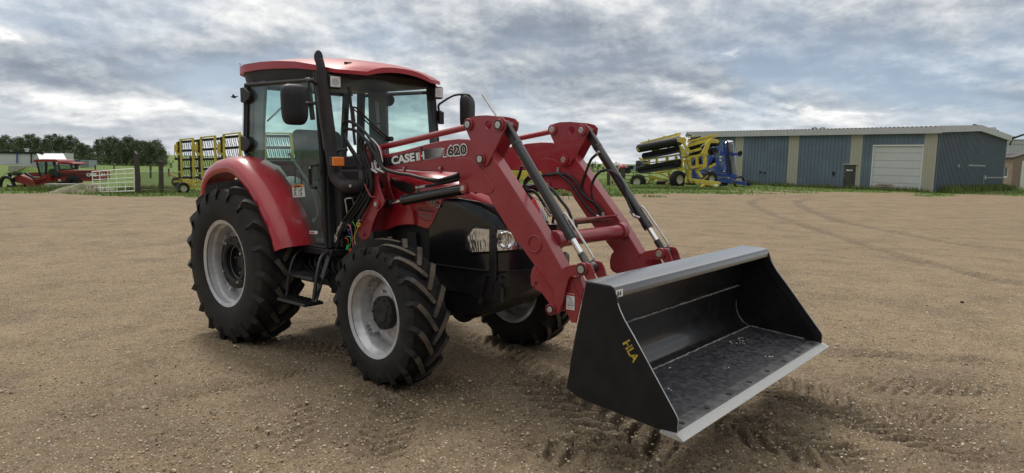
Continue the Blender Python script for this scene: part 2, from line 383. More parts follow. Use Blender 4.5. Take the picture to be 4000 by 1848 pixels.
# ---------------- wheels
def tyre_mb(R,W,rim,n_lug,lugh,lugw,ang,dirtlim):
    m=MB(); hw=W/2
    rc=R-lugh                                   # carcass radius at the tread centre
    H_=rc-rim
    prof=[(rim-.012,-hw*.80),(rim+.01,-hw*.86),(rim+H_*.16,-hw*.955),(rim+H_*.38,-hw*1.0),(rim+H_*.60,-hw*.99),(rim+H_*.78,-hw*.95),(rim+H_*.90,-hw*.88),(rc-.022,-hw*.78),(rc-.008,-hw*.55),(rc-.002,-hw*.28),(rc,0)]
    prof=prof+[(r,-y) for r,y in prof[-2::-1]]
    m.lathe(prof,'y',n=96)
    def rbase(y):
        a=abs(y)/hw
        return float(np.interp(a,[0,.28,.55,.78,.88,.95,.99],[rc,rc-.002,rc-.008,rc-.022,rim+H_*.9,rim+H_*.78,rim+H_*.6]))
    ys=[.985,.955,.89,.78,.6,.4,.2,.02,-.07]
    th=[.006,.022,R-rbase(.89*hw)-.030,R-rbase(.78*hw)-.012,R-rbase(.6*hw)-.004,R-rbase(.4*hw),R-rbase(.2*hw),lugh,lugh]
    th[2]=max(th[2],.03)
    for side in(-1,1):
        for i in range(n_lug):
            t0=2*math.pi*(i+(0 if side<0 else .5))/n_lug
            L=[]
            for k,a in enumerate(ys):
                y=side*a*hw if a>=0 else side*a*hw
                adv=(1-max(a,-.1)); ph=t0-ang*(adv**1.15 if adv>0 else 0)
                r0=rbase(abs(y)); 
                w=lugw*(.75 if k==0 else 1.0 if k<6 else .9 if k<8 else .62)
                # direction of the lug in the unrolled surface -> perpendicular offset
                ka=max(0,k-1);kb=min(len(ys)-1,k+1)
                da_=-(ang*((1-ys[kb])**1.15-(1-ys[ka])**1.15))*R; dy_=side*(ys[kb]-ys[ka])*hw
                ln=math.hypot(da_,dy_); pa,py_=-dy_/ln,da_/ln
                ring=[]
                for sgn,hh in((-1,-.012),(-.78,th[k]),(.78,th[k]),(1,-.012)):
                    off=sgn*w/2; rr=r0+hh; aa=ph+pa*off/R; yy=y+py_*off
                    if k==0: yy=y
                    if k<=1 and hh>0: rr=r0; yy=y*(1+(.03 if k==0 else .045))
                    ring.append((rr*math.cos(aa),yy,rr*math.sin(aa)))
                L.append(ring)
            o=len(m.v); m.v+=[p for r_ in L for p in r_]
            for k in range(len(L)-1):
                for q in range(3):
                    a_,b_,c_,d_=o+k*4+q,o+k*4+q+1,o+(k+1)*4+q+1,o+(k+1)*4+q
                    m.f.append((a_,b_,c_,d_)); m.mi.append(1 if (q==1 and k>=dirtlim) else 0)
            e=o+(len(L)-1)*4; m.f.append((e,e+1,e+2,e+3)); m.mi.append(0)
            m.f.append((o,o+3,o+2,o+1)); m.mi.append(0)
    return m
def bolt(m,c,ax,r=.012,h=.02,n=6):
    c=Vector(c); d=Vector(ax).normalized(); m.cyl(c,c+d*h,r,n=n); return m
def wheel(kind,parent,side,pos,steer=0):
    w=empty('wheel_pivot_tmp') if False else None
    if kind=='rear':
        rim=MB(); hw=.188
        prof=[(.372,-hw+.012),(.405,-hw),(.409,-hw+.006),(.404,-hw+.016),(.386,-hw+.03),(.380,-hw+.062),(.352,-hw+.078),(.340,-hw+.12),(.338,.02),(.345,.10),(.38,.13),(.386,hw-.03),(.409,hw-.006),(.405,hw),(.372,hw-.012)]
        rim.lathe(prof,'y',n=80)
        rim.lathe([(.340,-.005),(.31,-.012),(.27,-.03),(.22,-.045),(.15,-.045)],'y',n=64)
        for k in range(4):                      # clamp lugs
            for dk in(-.09,.09):
                a=rad(90*k+52)+dk; rim.box((.325*math.cos(a),-.03,.325*math.sin(a)),(.05,.05,.04),Matrix.Rotation(-a,3,'Y'))
        po=rim.build('rear_wheel',SILV,parent,smooth=35)
        ty=tyre_mb(.765,.43,.392,19,.048,.062,.36,5).build('tyre',[RUB,LUGD],po,smooth=32)
        hb=MB(); hb.lathe([(.245,-.05),(.247,-.085),(.235,-.098),(.20,-.102),(.172,-.098),(.160,-.085),(.155,.0),(.10,.02),(.06,.02),(.055,-.03),(0.001,-.032)],'y',n=56)
        for k in range(8):
            a=rad(45*k+10); hb.box((.212*math.cos(a),-.103,.212*math.sin(a)),(.06,.008,.012),Matrix.Rotation(-a+1.57,3,'Y'))
        hb.build('hub',CAST,po,smooth=35)
        nm=MB()
        for k in range(8):
            a=rad(45*k+30); bolt(nm,(.20*math.cos(a),-.095,.20*math.sin(a)) if k%2==0 else (.115*math.cos(a),-.0,.115*math.sin(a)),(0,-1,0),.013,.022)
        for k in range(8):
            a=rad(45*k+7+(0)); bolt(nm,(.315*math.cos(a),-.03,.315*math.sin(a)),(0,-1,0),.014,.03)
        split_build(nm,'wheel_nut',ZINC,po)
    else:
        rim=MB(); hw=.150
        prof=[(.300,-hw+.012),(.330,-hw),(.334,-hw+.006),(.328,-hw+.016),(.312,-hw+.03),(.306,-hw+.05),(.288,-hw+.065),(.276,-hw+.09),(.274,.06),(.285,.09),(.308,.11),(.312,hw-.03),(.334,hw-.006),(.330,hw),(.300,hw-.012)]
        rim.lathe(prof,'y',n=80)
        rim.lathe([(.276,.03),(.25,.02),(.225,.0),(.205,-.012),(.10,-.012)],'y',n=64)
        rim.lathe([(.10,.002),(.205,.002),(.225,.014),(.25,.034),(.276,.044)],'y',n=64)
        for k in range(4):
            for dk in(-.13,0,.13):
                a=rad(90*k+38)+dk; rim.box((.255*math.cos(a),-.0,.255*math.sin(a)),(.04,.06,.03),Matrix.Rotation(-a,3,'Y'))
        po=rim.build('front_wheel',SILV,parent,smooth=35)
        tyre_mb(.565,.325,.318,18,.040,.050,.40,3).build('tyre',[RUB,LUGD],po,smooth=32)
        hb=MB(); hb.lathe([(.125,-.012),(.128,-.055),(.120,-.066),(.075,-.070),(.070,-.078),(.045,-.080),(.03,-.074),(.001,-.074)],'y',n=48)
        for k in range(10):
            a=rad(36*k); bolt(hb,(.108*math.cos(a),-.062,.108*math.sin(a)),(0,-1,0),.010,.012,8)
        hb.lathe([(.001,.16),(.10,.16),(.16,.12),(.17,.05),(.13,.004),(.1,.004)],'y',n=40)
        hb.build('hub',CAST,po,smooth=35)
        nm=MB()
        for k in range(8):
            a=rad(45*k+12); bolt(nm,(.162*math.cos(a),-.012,.162*math.sin(a)),(0,-1,0),.014,.024)
        for k in range(4):
            for dk in(-.13,0,.13):
                a=rad(90*k+38)+dk; bolt(nm,(.255*math.cos(a),-.03,.255*math.sin(a)),(0,-1,0),.011,.028)
        split_build(nm,'wheel_nut',ZINC,po)
    po.location=pos; po.rotation_euler=(0,0,steer); po.scale=(1,side,1)
    return po
wheel('rear',T,1,(0,-.847,.722)); wr=wheel('rear',T,-1,(0,.847,.722)); wr.rotation_euler=(0,0,0)
wf=wheel('front',T,1,(2.077,-.772,.538),rad(-3.5)); wheel('front',T,-1,(2.077,.772,.538),rad(-3.5))
# raised maker's lettering on the near front tyre sidewall
ty=[c for c in wf.children if c.name.startswith('tyre')][0]
RUBL=pmat('tyre_letter_rubber',(.02,.02,.021),.62,0,.35,bump=.2,bscale=90)
tm=None
for i,chx in enumerate('GALAXY'):
    a=rad(103-i*11.5); r_=.462
    textm('raised_lettering',chx,RUBL,ty,(r_*math.cos(a),-.1605,r_*math.sin(a)),(math.sin(a),0,-math.cos(a)),(math.cos(a),0,math.sin(a)),.048,.001,.003,'CENTER',1.25)
# ---------------- fenders
def fender(side):
    m=MB()
    arc=[(-.60,1.20),(-.625,1.32),(-.60,1.45),(-.50,1.56),(-.33,1.635),(-.1,1.668),(.06,1.655),(.20,1.60),(.38,1.49),(.55,1.345),(.69,1.19),(.79,1.04),(.84,.925)]
    P=crv2(arc,5); rings=[]; n=len(P)
    for i,(x,z) in enumerate(P):
        a=Vector((P[min(i+1,n-1)][0]-P[max(i-1,0)][0],0,P[min(i+1,n-1)][1]-P[max(i-1,0)][1])).normalized(); nrm=Vector((-a.z,0,a.x)) # outward
        if nrm.dot(Vector((x,0,z-.72)))<0: nrm=-nrm
        k=i/(n-1); bulge=.045; lip=.10 if k<.85 else .10-.03*(k-.85)/.15
        flat=.5+.5*math.sin(min(1,k*1.3)*math.pi)
        sec=[(.60,.02),(.68,.038),(.76,.045),(.84,.04),(.90,.025),(.935,.0),(.955,-.035),(.960,-.07),(.952,-lip-.0),(.945,-lip-.006),(.942,-lip),(.945,-.06),(.925,-.008),(.89,.01),(.84,.024),(.76,.030),(.60,.006)]
        rings.append([Vector((x,side*y,z))+nrm*o for y,o in sec])
    m.loft(rings); return m.build('fender',RED,T,smooth=40,fix=True)
fender(-1); fender(1)
# ---------------- cab
def cabpoly(y): return None
YD=-.665                                       # plane of the near door
arcb=[(-.20,1.735),(-.06,1.665),(.10,1.58),(.28,1.455),(.46,1.30),(.60,1.15),(.70,1.02),(.745,.955)]
arcb=crv2(arcb,3)
def cab_side(side):
    y=side*.668
    outer=[(-.16,2.40),(-.22,1.80),*arcb,(.80,.925),(1.13,.925),(1.10,1.6),(1.035,2.36)]
    inner_s=[(-.075,2.375),(-.135,1.80)]
    fr=MB()
    # frame around the door: bars swept along its outline
    ol=[(-.145,2.385),(-.215,1.78)]+arcb+[(.80,.935),(1.12,.935),(1.09,1.6),(1.02,2.35),(-.145,2.385)]
    fr.tube([(x,y,z) for x,z in ol],.022,6)
    fr.prism([(-.17,2.40),(-.24,1.78),(-.205,1.74),(-.165,1.78),(-.10,2.40)],'y',y+side*-.02,y+side*.012)
    o=fr.build('door_frame',PLAST,T,smooth=40)
    g=MB(); g.prism([(-.13,2.37),(-.205,1.78)]+arcb+[(.80,.945),(1.11,.945),(1.08,1.6),(1.01,2.34)],'y',y,y-side*.005)
    d=g.build('door',GLASS,T)
    return o,d
fo,near_door=cab_side(-1); fo2,far_door=cab_side(1)
fo.name='door_frame'
# cab posts, sills, rear frame, headliner and back wall
p=MB()
for s in(-1,1):
    p.bar((1.13,s*.635,.93),(1.045,s*.60,2.40),.075,.06,up=(0,1,0))       # front posts
    p.bar((-.16,s*.64,1.70),(-.10,s*.62,2.42),.09,.05,up=(0,1,0))         # rear posts
    p.bar((-.30,s*.50,1.60),(-.20,s*.50,2.42),.06,.06)
p.bar((1.13,-.62,1.66),(1.13,.62,1.66),.06,.10); p.bar((1.05,-.6,2.41),(1.05,.6,2.41),.08,.07)
p.bar((-.24,-.55,2.41),(-.24,.55,2.41),.08,.08); p.bar((-.30,-.55,1.62),(-.30,.55,1.62),.08,.10)
split_build(p,'cab_post',PLAST,T,bevel=.008)
q=MB(); q.bx(-.2,1.06,-.6,.6,.95,.985); q.bx(-.33,-.25,-.6,.6,1.0,1.62); q.bx(1.09,1.13,-.6,.6,.93,1.62)
q.prism([(-.25,.97),(-.25,1.66),(-.02,1.62),(.2,1.46),(.42,1.24),(.55,.97)],'y',-.60,-.42); q.prism([(-.25,.97),(-.25,1.66),(-.02,1.62),(.2,1.46),(.42,1.24),(.55,.97)],'y',.60,.42)
split_build(q,'interior_panel',CONS,T,bevel=.01)
ws=MB()
rings=[]
for k in range(13):
    t=k/12; yy=-.60+1.2*t; bow=.055*(1-(2*t-1)**2)
    rings.append([(1.135+bow,yy*1.02,1.70),(1.12+bow,yy*1.0,2.0),(1.085+bow,yy*.965,2.405+.05*(1-(2*t-1)**2))])
ws.loft([[Vector(p) for p in r] for r in rings],closed=False,cap=False)
wso=ws.build('windshield',GLASS,T,smooth=60)
rw=MB(); rw.bx(-.345,-.340,-.52,.52,1.66,2.38); rw.build('rear_window',GLASS,T)
# quarter glass behind the door edge (pale curved pane)
qg=MB(); qg.loft([[Vector((-.21,-.672,1.74)),Vector((-.31,-.66,1.74)),Vector((-.38,-.60,1.74)),Vector((-.41,-.50,1.74))],[Vector((-.15,-.665,2.38)),Vector((-.25,-.65,2.38)),Vector((-.32,-.59,2.38)),Vector((-.35,-.50,2.38))]],closed=False,cap=False)
qg.build('quarter_window',glass('curved_pane_glass',(.93,.97,.96),.9,.2),T,smooth=60)
# far side headrest, rear wall posts seen through the glass
PILM=pmat('grey_pillar_trim',(.15,.155,.15),.6,var=.1)
bp=MB(); bp.prism([(-.15,1.68),(-.15,2.41),(.13,2.41),(.06,2.0),(.02,1.62)],'y',-.60,-.635); bp.build('inner_post',PILM,T,bevel=.008)
bp=MB(); bp.prism([(.06,1.5),(.045,2.41),(.34,2.41),(.345,2.0),(.35,1.5)],'y',.60,.64); bp.build('inner_post',PILM,T,bevel=.008)
hl=MB(); hl.bx(-.30,1.06,-.58,.58,2.395,2.43); hl.build('headliner',PILM,T)
# roof
rf=MB(); rings=[]; und=[]
for k in range(29):
    x=-.47+(1.32+.47)*k/28; t=k/28
    hw=float(np.interp(x,[-.47,-.44,-.38,-.2,.3,.8,1.1,1.2,1.27,1.32],[.46,.55,.62,.655,.665,.65,.62,.59,.50,.36]))
    zc=float(np.interp(x,[-.47,-.42,-.3,.0,.4,.8,1.1,1.25,1.32],[2.555,2.585,2.61,2.635,2.63,2.60,2.55,2.505,2.485]))
    zt=float(np.interp(x,[-.47,-.42,-.2,.1,.4,.7,1.0,1.2,1.32],[2.555,2.575,2.585,2.580,2.562,2.53,2.475,2.43,2.42]))
    th=float(np.interp(x,[-.47,0,.5,.9,1.15,1.32],[.075,.072,.066,.048,.032,.030]))
    ring=[]
    N=14
    for i in range(N+1):
        a=-1+2*i/N; yy=hw*a
        cr=(1-abs(a)**2.6)
        ring.append(Vector((x,yy,zt+(zc-zt)*cr)))
    # down the edge and back beneath
    cz=lambda a:(zc-zt)*(1-abs(a)**2.0)*.9
    for i in range(N,-1,-1):
        a=-1+2*i/N; yy=hw*a*1.0 if abs(a)<1 else hw*a*1.005
        ring.append(Vector((x,yy,zt-th+cz(a)*.9)))
    rings.append(ring)
rf.loft(rings)
roof=rf.build('cab_roof',REDR,T,smooth=38,fix=True)
ud=MB(); rings=[]
for k in range(21):
    x=-.44+(1.09+.44)*k/20
    hw=float(np.interp(x,[-.44,-.36,-.2,.3,.8,1.1,1.22],[.44,.58,.635,.645,.63,.60,.50]))
    zt=float(np.interp(x,[-.44,-.2,.1,.4,.7,1.0,1.22],[2.505,2.515,2.512,2.500,2.485,2.432,2.41]))
    zb=float(np.interp(x,[-.44,-.36,-.2,-.05,.4,1.0,1.1,1.22],[2.47,2.435,2.415,2.40,2.39,2.375,2.39,2.405]))
    rings.append([Vector((x,-hw,zt)),Vector((x,-hw*.97,zb)),Vector((x,hw*.97,zb)),Vector((x,hw,zt))])
ud.loft(rings)
u2=ud.build('roof_underside',PLAST,T,smooth=30,fix=True); u2.parent=roof
for (reg_,a_,b_,r_) in(('H',(1850,262),(1950,268),.011),('J',(535,296),(605,308),.012)):
    rb=MB(); rb.cyl(tp(reg_,*a_,'x',1.14),tp(reg_,*b_,'x',1.14),r_,n=10); rb.build('roof_bracket',PLAST,roof)
rb=MB(); rb.bar(tp('H',238,292,'y',-.55),tp('H',220,272,'y',-.55),.006); rb.build('aerial_stub',PLAST,roof)
# rear roof lamp under the overhang and the rear-view items
rl=MB(); rl.box((-.36,-.52,2.385),(.07,.07,.10)); rl.build('rear_work_light',PLAST,T,bevel=.012)
# door hinges
hg=MB()
for z,xx in((2.285,-.16),(1.83,-.195)):
    hg.prism([(xx-.035,z-.06),(xx-.035,z+.075),(xx+.03,z+.075),(xx+.135,z+.02),(xx+.145,z-.012),(xx+.12,z-.04),(xx+.03,z-.075)],'y',-.672,-.712)
split_build(hg,'hinge',PLAST,near_door,bevel=.008,smooth=40)
# door handle
hd=MB(); pts=trace('A',[(880,850),(878,900),(876,960),(900,990)],'y',-.70)
hd.tube([(x,-.712,z) for x,z in trace('A',[(925,840),(885,842),(868,865),(868,905),(870,960),(880,985),(910,992)],'y',-.712)],.014,8,4)
hd.tube([(x,-.705,z) for x,z in trace('A',[(885,842),(925,838),(942,860),(940,900)],'y',-.705)],.012,8,4)
hd.build('door_handle',PLAST,near_door,smooth=50)
hk=MB(); c=tp('A',870,858,'y',-.726); hk.cyl(c,c+Vector((0,-.004,0)),.010,n=12); hk.build('door_lock',ZINC,near_door)
# inner grab rail of the door
gr=MB(); gr.tube([(x,-.64,z) for x,z in trace('C',[(640,0),(700,90),(770,200),(800,290),(808,350),(795,385)],'y',-.64)],.012,8,5); e=tp('C',787,390,'y',-.64); gr.sphere(e,.024)
gr.build('grab_rail',CONS,near_door,smooth=50)
# stickers on the door
def quad(m,reg,P,ax,val,off=.003):
    pts=[tp(reg,*q,ax,val) for q in P]; n=(pts[1]-pts[0]).cross(pts[2]-pts[0]).normalized()
    if n.dot(TC-pts[0])<0: n=-n; 
    q=[pp+n*off for pp in pts]; b=[pp+n*(off-.0012) for pp in pts]
    k=len(q); m.add(q+b,[tuple(range(k))]+[(i,(i+1)%k,k+(i+1)%k,k+i) for i in range(k)]); return q,n
st=MB(); quad(st,'C',[(656,182),(725,178),(733,250),(662,256)],'y',-.668,.002); s1=st.build('warning_sticker',[pmat('pale_sticker',(.62,.72,.68),.5)],near_door)
st=MB(); quad(st,'C',[(656,182),(725,178),(727,194),(657,198)],'y',-.668,.004); st.build('sticker_header',pmat('orange_print',(.62,.26,.08),.5),s1)
a=tp('C',668,196,'y',-.675);b=tp('C',727,192,'y',-.675)
textm('sticker_text','WARNING',BLK,s1,a,b-a,(0,0,1),.020,.0006,.0004,sx=1.05)
st=MB()
for ox,lean in((672,0),(705,1)):
    for seg in([(0,-38),(2,-20)],[(2,-20),(-4,0)],[(2,-20),(8,0)],[(1,-34),(10,-40)],[(1,-34),(-7,-28)]):
        A_=tp('C',ox+seg[0][0]+lean*3,245+seg[0][1],'y',-.672); B_=tp('C',ox+seg[1][0],245+seg[1][1],'y',-.672); st.bar(A_,B_,.006,.0015,up=(0,1,0))
    c_=tp('C',ox+lean*4,245-44,'y',-.672); st.cyl(c_,c_+Vector((0,-.001,0)),.006,n=10)
A_=tp('C',693,202,'y',-.672);B_=tp('C',694,247,'y',-.672); st.bar(A_,B_,.0025,.001,up=(0,1,0))
st.build('sticker_figures',BLK,s1)
st=MB(); quad(st,'C',[(758,448),(805,450),(805,467),(760,466)],'y',-.668,.002); s2=st.build('small_sticker',WHITE,near_door)
st=MB(); quad(st,'C',[(763,453),(787,454),(787,462),(764,461)],'y',-.668,.004); st.build('sticker_print',REDP,s2)
# ---------------- seat, wheel, console inside the cab
se=MB(); se.box((.22,.0,1.40),(.50,.50,.14)); se.box((.20,0,1.18),(.3,.3,.34)); o=se.build('seat',SEATG,T,bevel=.05)
sb=MB(); sb.prism([(-.02,1.44),(-.10,1.95),(-.04,1.99),(.06,1.96),(.12,1.46)],'y',-.25,.25); sb.build('seat_back',SEATG,o,bevel=.04)
hr=MB(); hr.box((-.10,.14,2.14),(.07,.22,.14)); 
cs=MB(); cs.prism([(.78,.98),(.74,1.45),(.84,1.62),(1.0,1.62),(1.08,1.52),(1.08,.98)],'y',-.22,.22); cs.build('dashboard',CONS,T,bevel=.03)
cs=MB(); cs.prism([(-.1,1.0),(-.1,1.48),(.1,1.52),(.42,1.42),(.5,1.30),(.5,1.0)],'y',-.30,-.52); cs.build('side_console',CONS,T,bevel=.03)
sw=MB(); cc=Vector((.72,0,1.66)); nn=Vector((-.45,0,.89)).normalized(); qq=nn.to_track_quat('Z','Y').to_matrix()
ringp=[cc+qq@Vector((.20*math.cos(a),.20*math.sin(a),0)) for a in np.linspace(0,2*math.pi,33)]
sw.tube(ringp,.014,8,cap=False)
for a in(0.3,2.4,4.5): sw.bar(cc,cc+qq@Vector((.2*math.cos(a),.2*math.sin(a),0)),.02,.01)
sw.cyl(cc-nn*.3,cc,.03,.04); sw.build('steering_wheel',PLAST,T,smooth=50)
lv=MB()
for x,y,z in((.38,-.42,1.72),(.46,-.36,1.70),(.30,-.44,1.66)):
    lv.tube([(x-.03,y,1.42),(x-.01,y,z-.06)],.008,6); lv.bar((x-.01,y,z-.07),(x,y,z),.03,.03)
split_build(lv,'control_lever',BLK,T,smooth=40)
mo=MB(); cen=tp('A',855,800,'y',-.45); mo.box(cen,(.03,.17,.13),Matrix.Rotation(.3,3,'Z')); mo.build('monitor',BLK,T,bevel=.01)
st=MB(); a=tp('A',585,550,'y',-.45); b=tp('A',700,440,'y',-.45); st.bar(a,b,.018,.006,up=(0,1,0)); st.build('inner_strut',ZINC,T)
hj=MB(); c=tp('J',375,665,'y',.57); hj.sphere(c,.075,16,10,(1.1,.45,.8)); hj.build('speaker_pod',BLK,T,smooth=60)
stk=MB(); quad(stk,'J',[(205,675),(248,675),(270,1040),(232,1035)],'y',.598,.002); s3=stk.build('long_white_sticker',pmat('interior_sticker',(.6,.62,.6),.5),T)
stk=MB()
for k in range(14):
    y0=710+k*22; quad(stk,'J',[(212+k*1.2,y0),(238+k*1.2,y0),(239+k*1.2,y0+10),(213+k*1.2,y0+10)],'y',.5965,.0015)
stk.build('sticker_lines',GREYP,s3)
for y0 in(677,940):
    stk=MB(); quad(stk,'J',[(208+(y0-677)*.06,y0),(248+(y0-677)*.06,y0),(250+(y0-677)*.06,y0+18),(210+(y0-677)*.06,y0+18)],'y',.5955,.0015); stk.build('sticker_header',REDP,s3)
# ---------------- wiper
wi=MB(); X=1.205
def xs(pts,x=X): return [tp('B',a,b,'x',x) for a,b in pts]
wi.tube(xs([(550,500),(440,405),(325,290),(283,283)]),.009,6); wi.tube(xs([(530,502),(420,410),(300,290)]),.006,6)
a,b=xs([(278,155),(318,538)]); wi.bar(a,b,.018,.016,up=(1,0,0)); a,b=xs([(276,152),(292,215)]); wi.bar(a,b,.026,.018,up=(1,0,0)); a,b=xs([(300,300),(314,420)]); wi.bar(a,b,.024,.018,up=(1,0,0))
c=xs([(548,498)])[0]; wi.cyl(c-Vector((.04,0,0)),c+Vector((.03,0,0)),.022,n=12); wi.build('wiper',BLK,T,smooth=40)
# ---------------- exhaust
ex=MB(); YE=-.66
def yt(reg,pts,y): return [tp(reg,*q,'y',y) for q in pts]
axis=yt('H',[(1485,395),(1500,500),(1530,700),(1555,900),(1580,1190)],YE)+yt('A',[(1010,700),(1030,850)],YE)+yt('A',[(1036,900),(1058,945),(1100,975),(1150,983)],YE)
axis.append(axis[-1]+Vector((.02,.35,0)))
rs=[.058]*5+[.057,.055]+[.052,.050,.050,.050]+[.050]
# straighten: use smooth curve
P_=crv([axis[0],axis[4],axis[6],axis[7],axis[8],axis[9],axis[10],axis[11]],5)
ex.tube(P_,.056,20); exo=ex.build('exhaust_pipe',RUST,T,smooth=50)
et=MB(); top=yt('H',[(1490,410),(1482,330),(1462,240),(1442,172)],YE); 
r0=.0345; pts=crv(top,4); N=len(pts)
vs=[];n=20
d0=(pts[-1]-pts[0]).normalized(); qm=Vector((0,0,1)).rotation_difference(Vector((0,0,1))).to_matrix()
for i,pp in enumerate(pts):
    for k in range(n):
        a=2*math.pi*k/n; off=Vector((r0*math.cos(a),r0*math.sin(a),0))
        z=0
        if i==N-1: z=.062*(-math.cos(a+.62))      # slanted mouth that opens towards the front right
        vs.append(pp+off+Vector((0,0,z)))
fs=[(i*n+k,i*n+(k+1)%n,(i+1)*n+(k+1)%n,(i+1)*n+k) for i in range(N-1) for k in range(n)]
et.add(vs,fs); eo=et.build('exhaust_tip',RUST,exo,smooth=60,solid=.004)
es=MB(); a,b=yt('H',[(1400,405),(1425,640)],YE-.02); es.bar(a,yt('A',[(978,740)],YE-.02)[0],.012,.05,up=(0,1,0)); es.build('heat_shield_edge',BLACK,exo)
c=yt('B',[(291,810)],YE-.055)[0]; bo=MB(); bo.cyl(c,c+Vector((0,-.012,0)),.012,n=8); bo.build('bolt',ZINC,exo)
# black column behind the exhaust (front corner of the cab, down to the step)
cp=MB(); cp.bx(1.10,1.24,-.60,-.40,.93,1.6); cp.build('corner_panel',PLAST,T,bevel=.02)
# engine compartment louvres between cab and mast
lo=MB(); 
for k in range(9): lo.box((1.245,-.42,1.02+.055*k),(.02,.26,.03),Matrix.Rotation(.5,3,'Y'))
split_build(lo,'radiator_louvre',PLAST,T)
gh=MB(); P_=[tp('I',a,b,'x',1.27) for a,b in[(535,450),(518,340),(508,285),(520,262),(580,258),(602,270),(622,330),(618,400)]]; gh.tube(P_,.009,8,3); gh.build('grab_handle',ZINC,T,smooth=50)
# ---------------- lamps, indicator, mirrors
def worklight(side,cen,ang):
    m=MB(); R_=Matrix.Rotation(ang,3,'Z'); m.box(cen,(.075,.115,.115),R_); o=m.build('work_light',PLAST,T,bevel=.015)
    l=MB(); l.box(Vector(cen)+R_@Vector((.040,0,0)),(.004,.088,.088),R_); l.build('lens',pmat('lamp_lens',(.75,.76,.74),.15,0,.5,.8,bump=.5,bscale=80),o,bevel=.004)
    r=MB(); c2=Vector(cen)+R_@Vector((.043,0,0)); d=R_@Vector((1,0,0)); r.cyl(c2,c2+d*.002,.030,n=20); r.build('bulb_reflector',ZINC,o)
    b=MB(); b.bar(Vector(cen)+Vector((-.02,0,.05)),Vector(cen)+Vector((-.06,0,.10)),.03); b.build('bracket',BLACK,o)
worklight(-1,(1.148,-.578,2.328),rad(-12)); worklight(1,(1.148,.585,2.328),rad(-5))
ti=MB(); c=tp('B',200,648,'y',-.74); ti.box(c+Vector((-.03,.01,0)),(.07,.10,.085),Matrix.Rotation(rad(-15),3,'Z')); tio=ti.build('turn_signal',PLAST,T,bevel=.012)
tl=MB(); tl.box(c+Vector((.012,0.0,0)),(.03,.098,.075),Matrix.Rotation(rad(-15),3,'Z')); tl.build('lens',ORANGE,tio,bevel=.010)
tb=MB(); P_=yt('B',[(203,615),(200,580),(225,568),(262,570)],-.70); tb.tube(P_,.014,8,3); tb.build('bracket',PLAST,tio,smooth=50)
def mirror(side,cen,w,h,yaw,armpts):
    m=MB(); R_=Matrix.Rotation(yaw,3,'Z'); prof=[]
    N=28
    def se_(a,k=4.2): 
        c,s=math.cos(a),math.sin(a); return (abs(c)**(2/k)*math.copysign(1,c),abs(s)**(2/k)*math.copysign(1,s))
    rings=[]
    for dx,sc_ in((-.035,.95),(-.03,1.0),(.0,1.0),(.03,.93),(.05,.75),(.056,.4),(.057,.02)):
        rings.append([Vector(cen)+R_@Vector((dx,w/2*sc_*se_(2*math.pi*i/N)[0]*(1-.05*se_(2*math.pi*i/N)[1]*-1),h/2*sc_*se_(2*math.pi*i/N)[1])) for i in range(N)])
    m.loft(rings); o=m.build('mirror',PLAST,T,smooth=45,fix=True)
    g=MB(); rings=[[Vector(cen)+R_@Vector((dx,w/2*.93*se_(2*math.pi*i/N)[0],h/2*.94*se_(2*math.pi*i/N)[1])) for i in range(N)] for dx in(-.0365,-.0355)]
    g.loft(rings); g.build('mirror_glass',CHROME,o)
    a=MB(); a.tube(armpts,.0115,8,4); a.build('mirror_arm',BLACK,o,smooth=50); return o
cenN=tp('A',770,440,'y',-.93)
aN=[tp('A',925,325,'y',-.68),tp('A',880,285,'y',-.76),tp('A',840,272,'y',-.86),tp('A',805,275,'y',-.93)+Vector((.08,.03,0)),tp('A',795,310,'y',-.93)+Vector((.085,.035,0)),tp('A',815,420,'y',-.93)+Vector((.085,.035,0)),tp('A',822,540,'y',-.93)+Vector((.085,.035,0))]
mN=mirror(-1,cenN,.215,.325,rad(-8),aN)
mb=MB(); mb.tube([aN[-3]+Vector((.003,0,-.02)),aN[-1]],.02,10); c=tp('A',836,433,'y',-.93); mb.cyl(c+Vector((.02,0,0)),c+Vector((.085,.03,0)),.014,n=12); mb.build('mirror_clamp',PLAST,mN,smooth=50)
cenF=tp('J',1358,790,'y',.93)
aF=[tp('J',990,880,'x',1.10),tp('J',985,790,'x',1.10),tp('J',980,730,'x',1.11),tp('J',1020,690,'x',1.13),tp('J',1170,603,'x',1.2),tp('J',1330,597,'x',1.24),tp('J',1372,625,'x',1.25),tp('J',1388,700,'x',1.25),tp('J',1400,850,'x',1.25)]
mF=mirror(1,cenF+Vector((-.03,.0,-.01)),.21,.33,rad(20),aF)
mc=MB(); mc.bar(tp('J',990,925,'x',1.10),tp('J',985,790,'x',1.10),.045,.045); mc.box(tp('J',1010,880,'x',1.12),(.03,.06,.12)); mc.build('mirror_bracket',PLAST,mF,bevel=.006)
# ---------------- steps
sp=MB()
L0,L1=Vector((.845,-.90,.50)),Vector((1.26,-.90,.52)); U0=Vector((.80,-.70,.90)); U1=Vector((1.20,-.70,.91))
sp.tube([U0,Vector((.83,-.80,.85)),Vector((.842,-.865,.70)),L0],.014,8,3); sp.bar(U1+Vector((.02,0,0)),L1+Vector((.02,0,0)),.012,.05,up=(1,0,0)); sp.tube([U1,Vector((1.23,-.80,.87)),Vector((1.255,-.86,.72)),L1],.016,8,3)
spo=split_build(sp,'step_leg',BLACK,T,smooth=50)[0]
for (x0,x1,y,z) in((.845,1.27,-.90,.50),(.86,1.24,-.80,.70)):
    tr=MB(); tr.bx(x0,x1,y-.09,y+.09,z-.012,z+.012)
    for k in range(8): tr.box((x0+.03+k*(x1-x0-.06)/7,y,z+.016),(.012,.16,.012))
    tr.build('step_tread',BLACK,spo,bevel=.005)
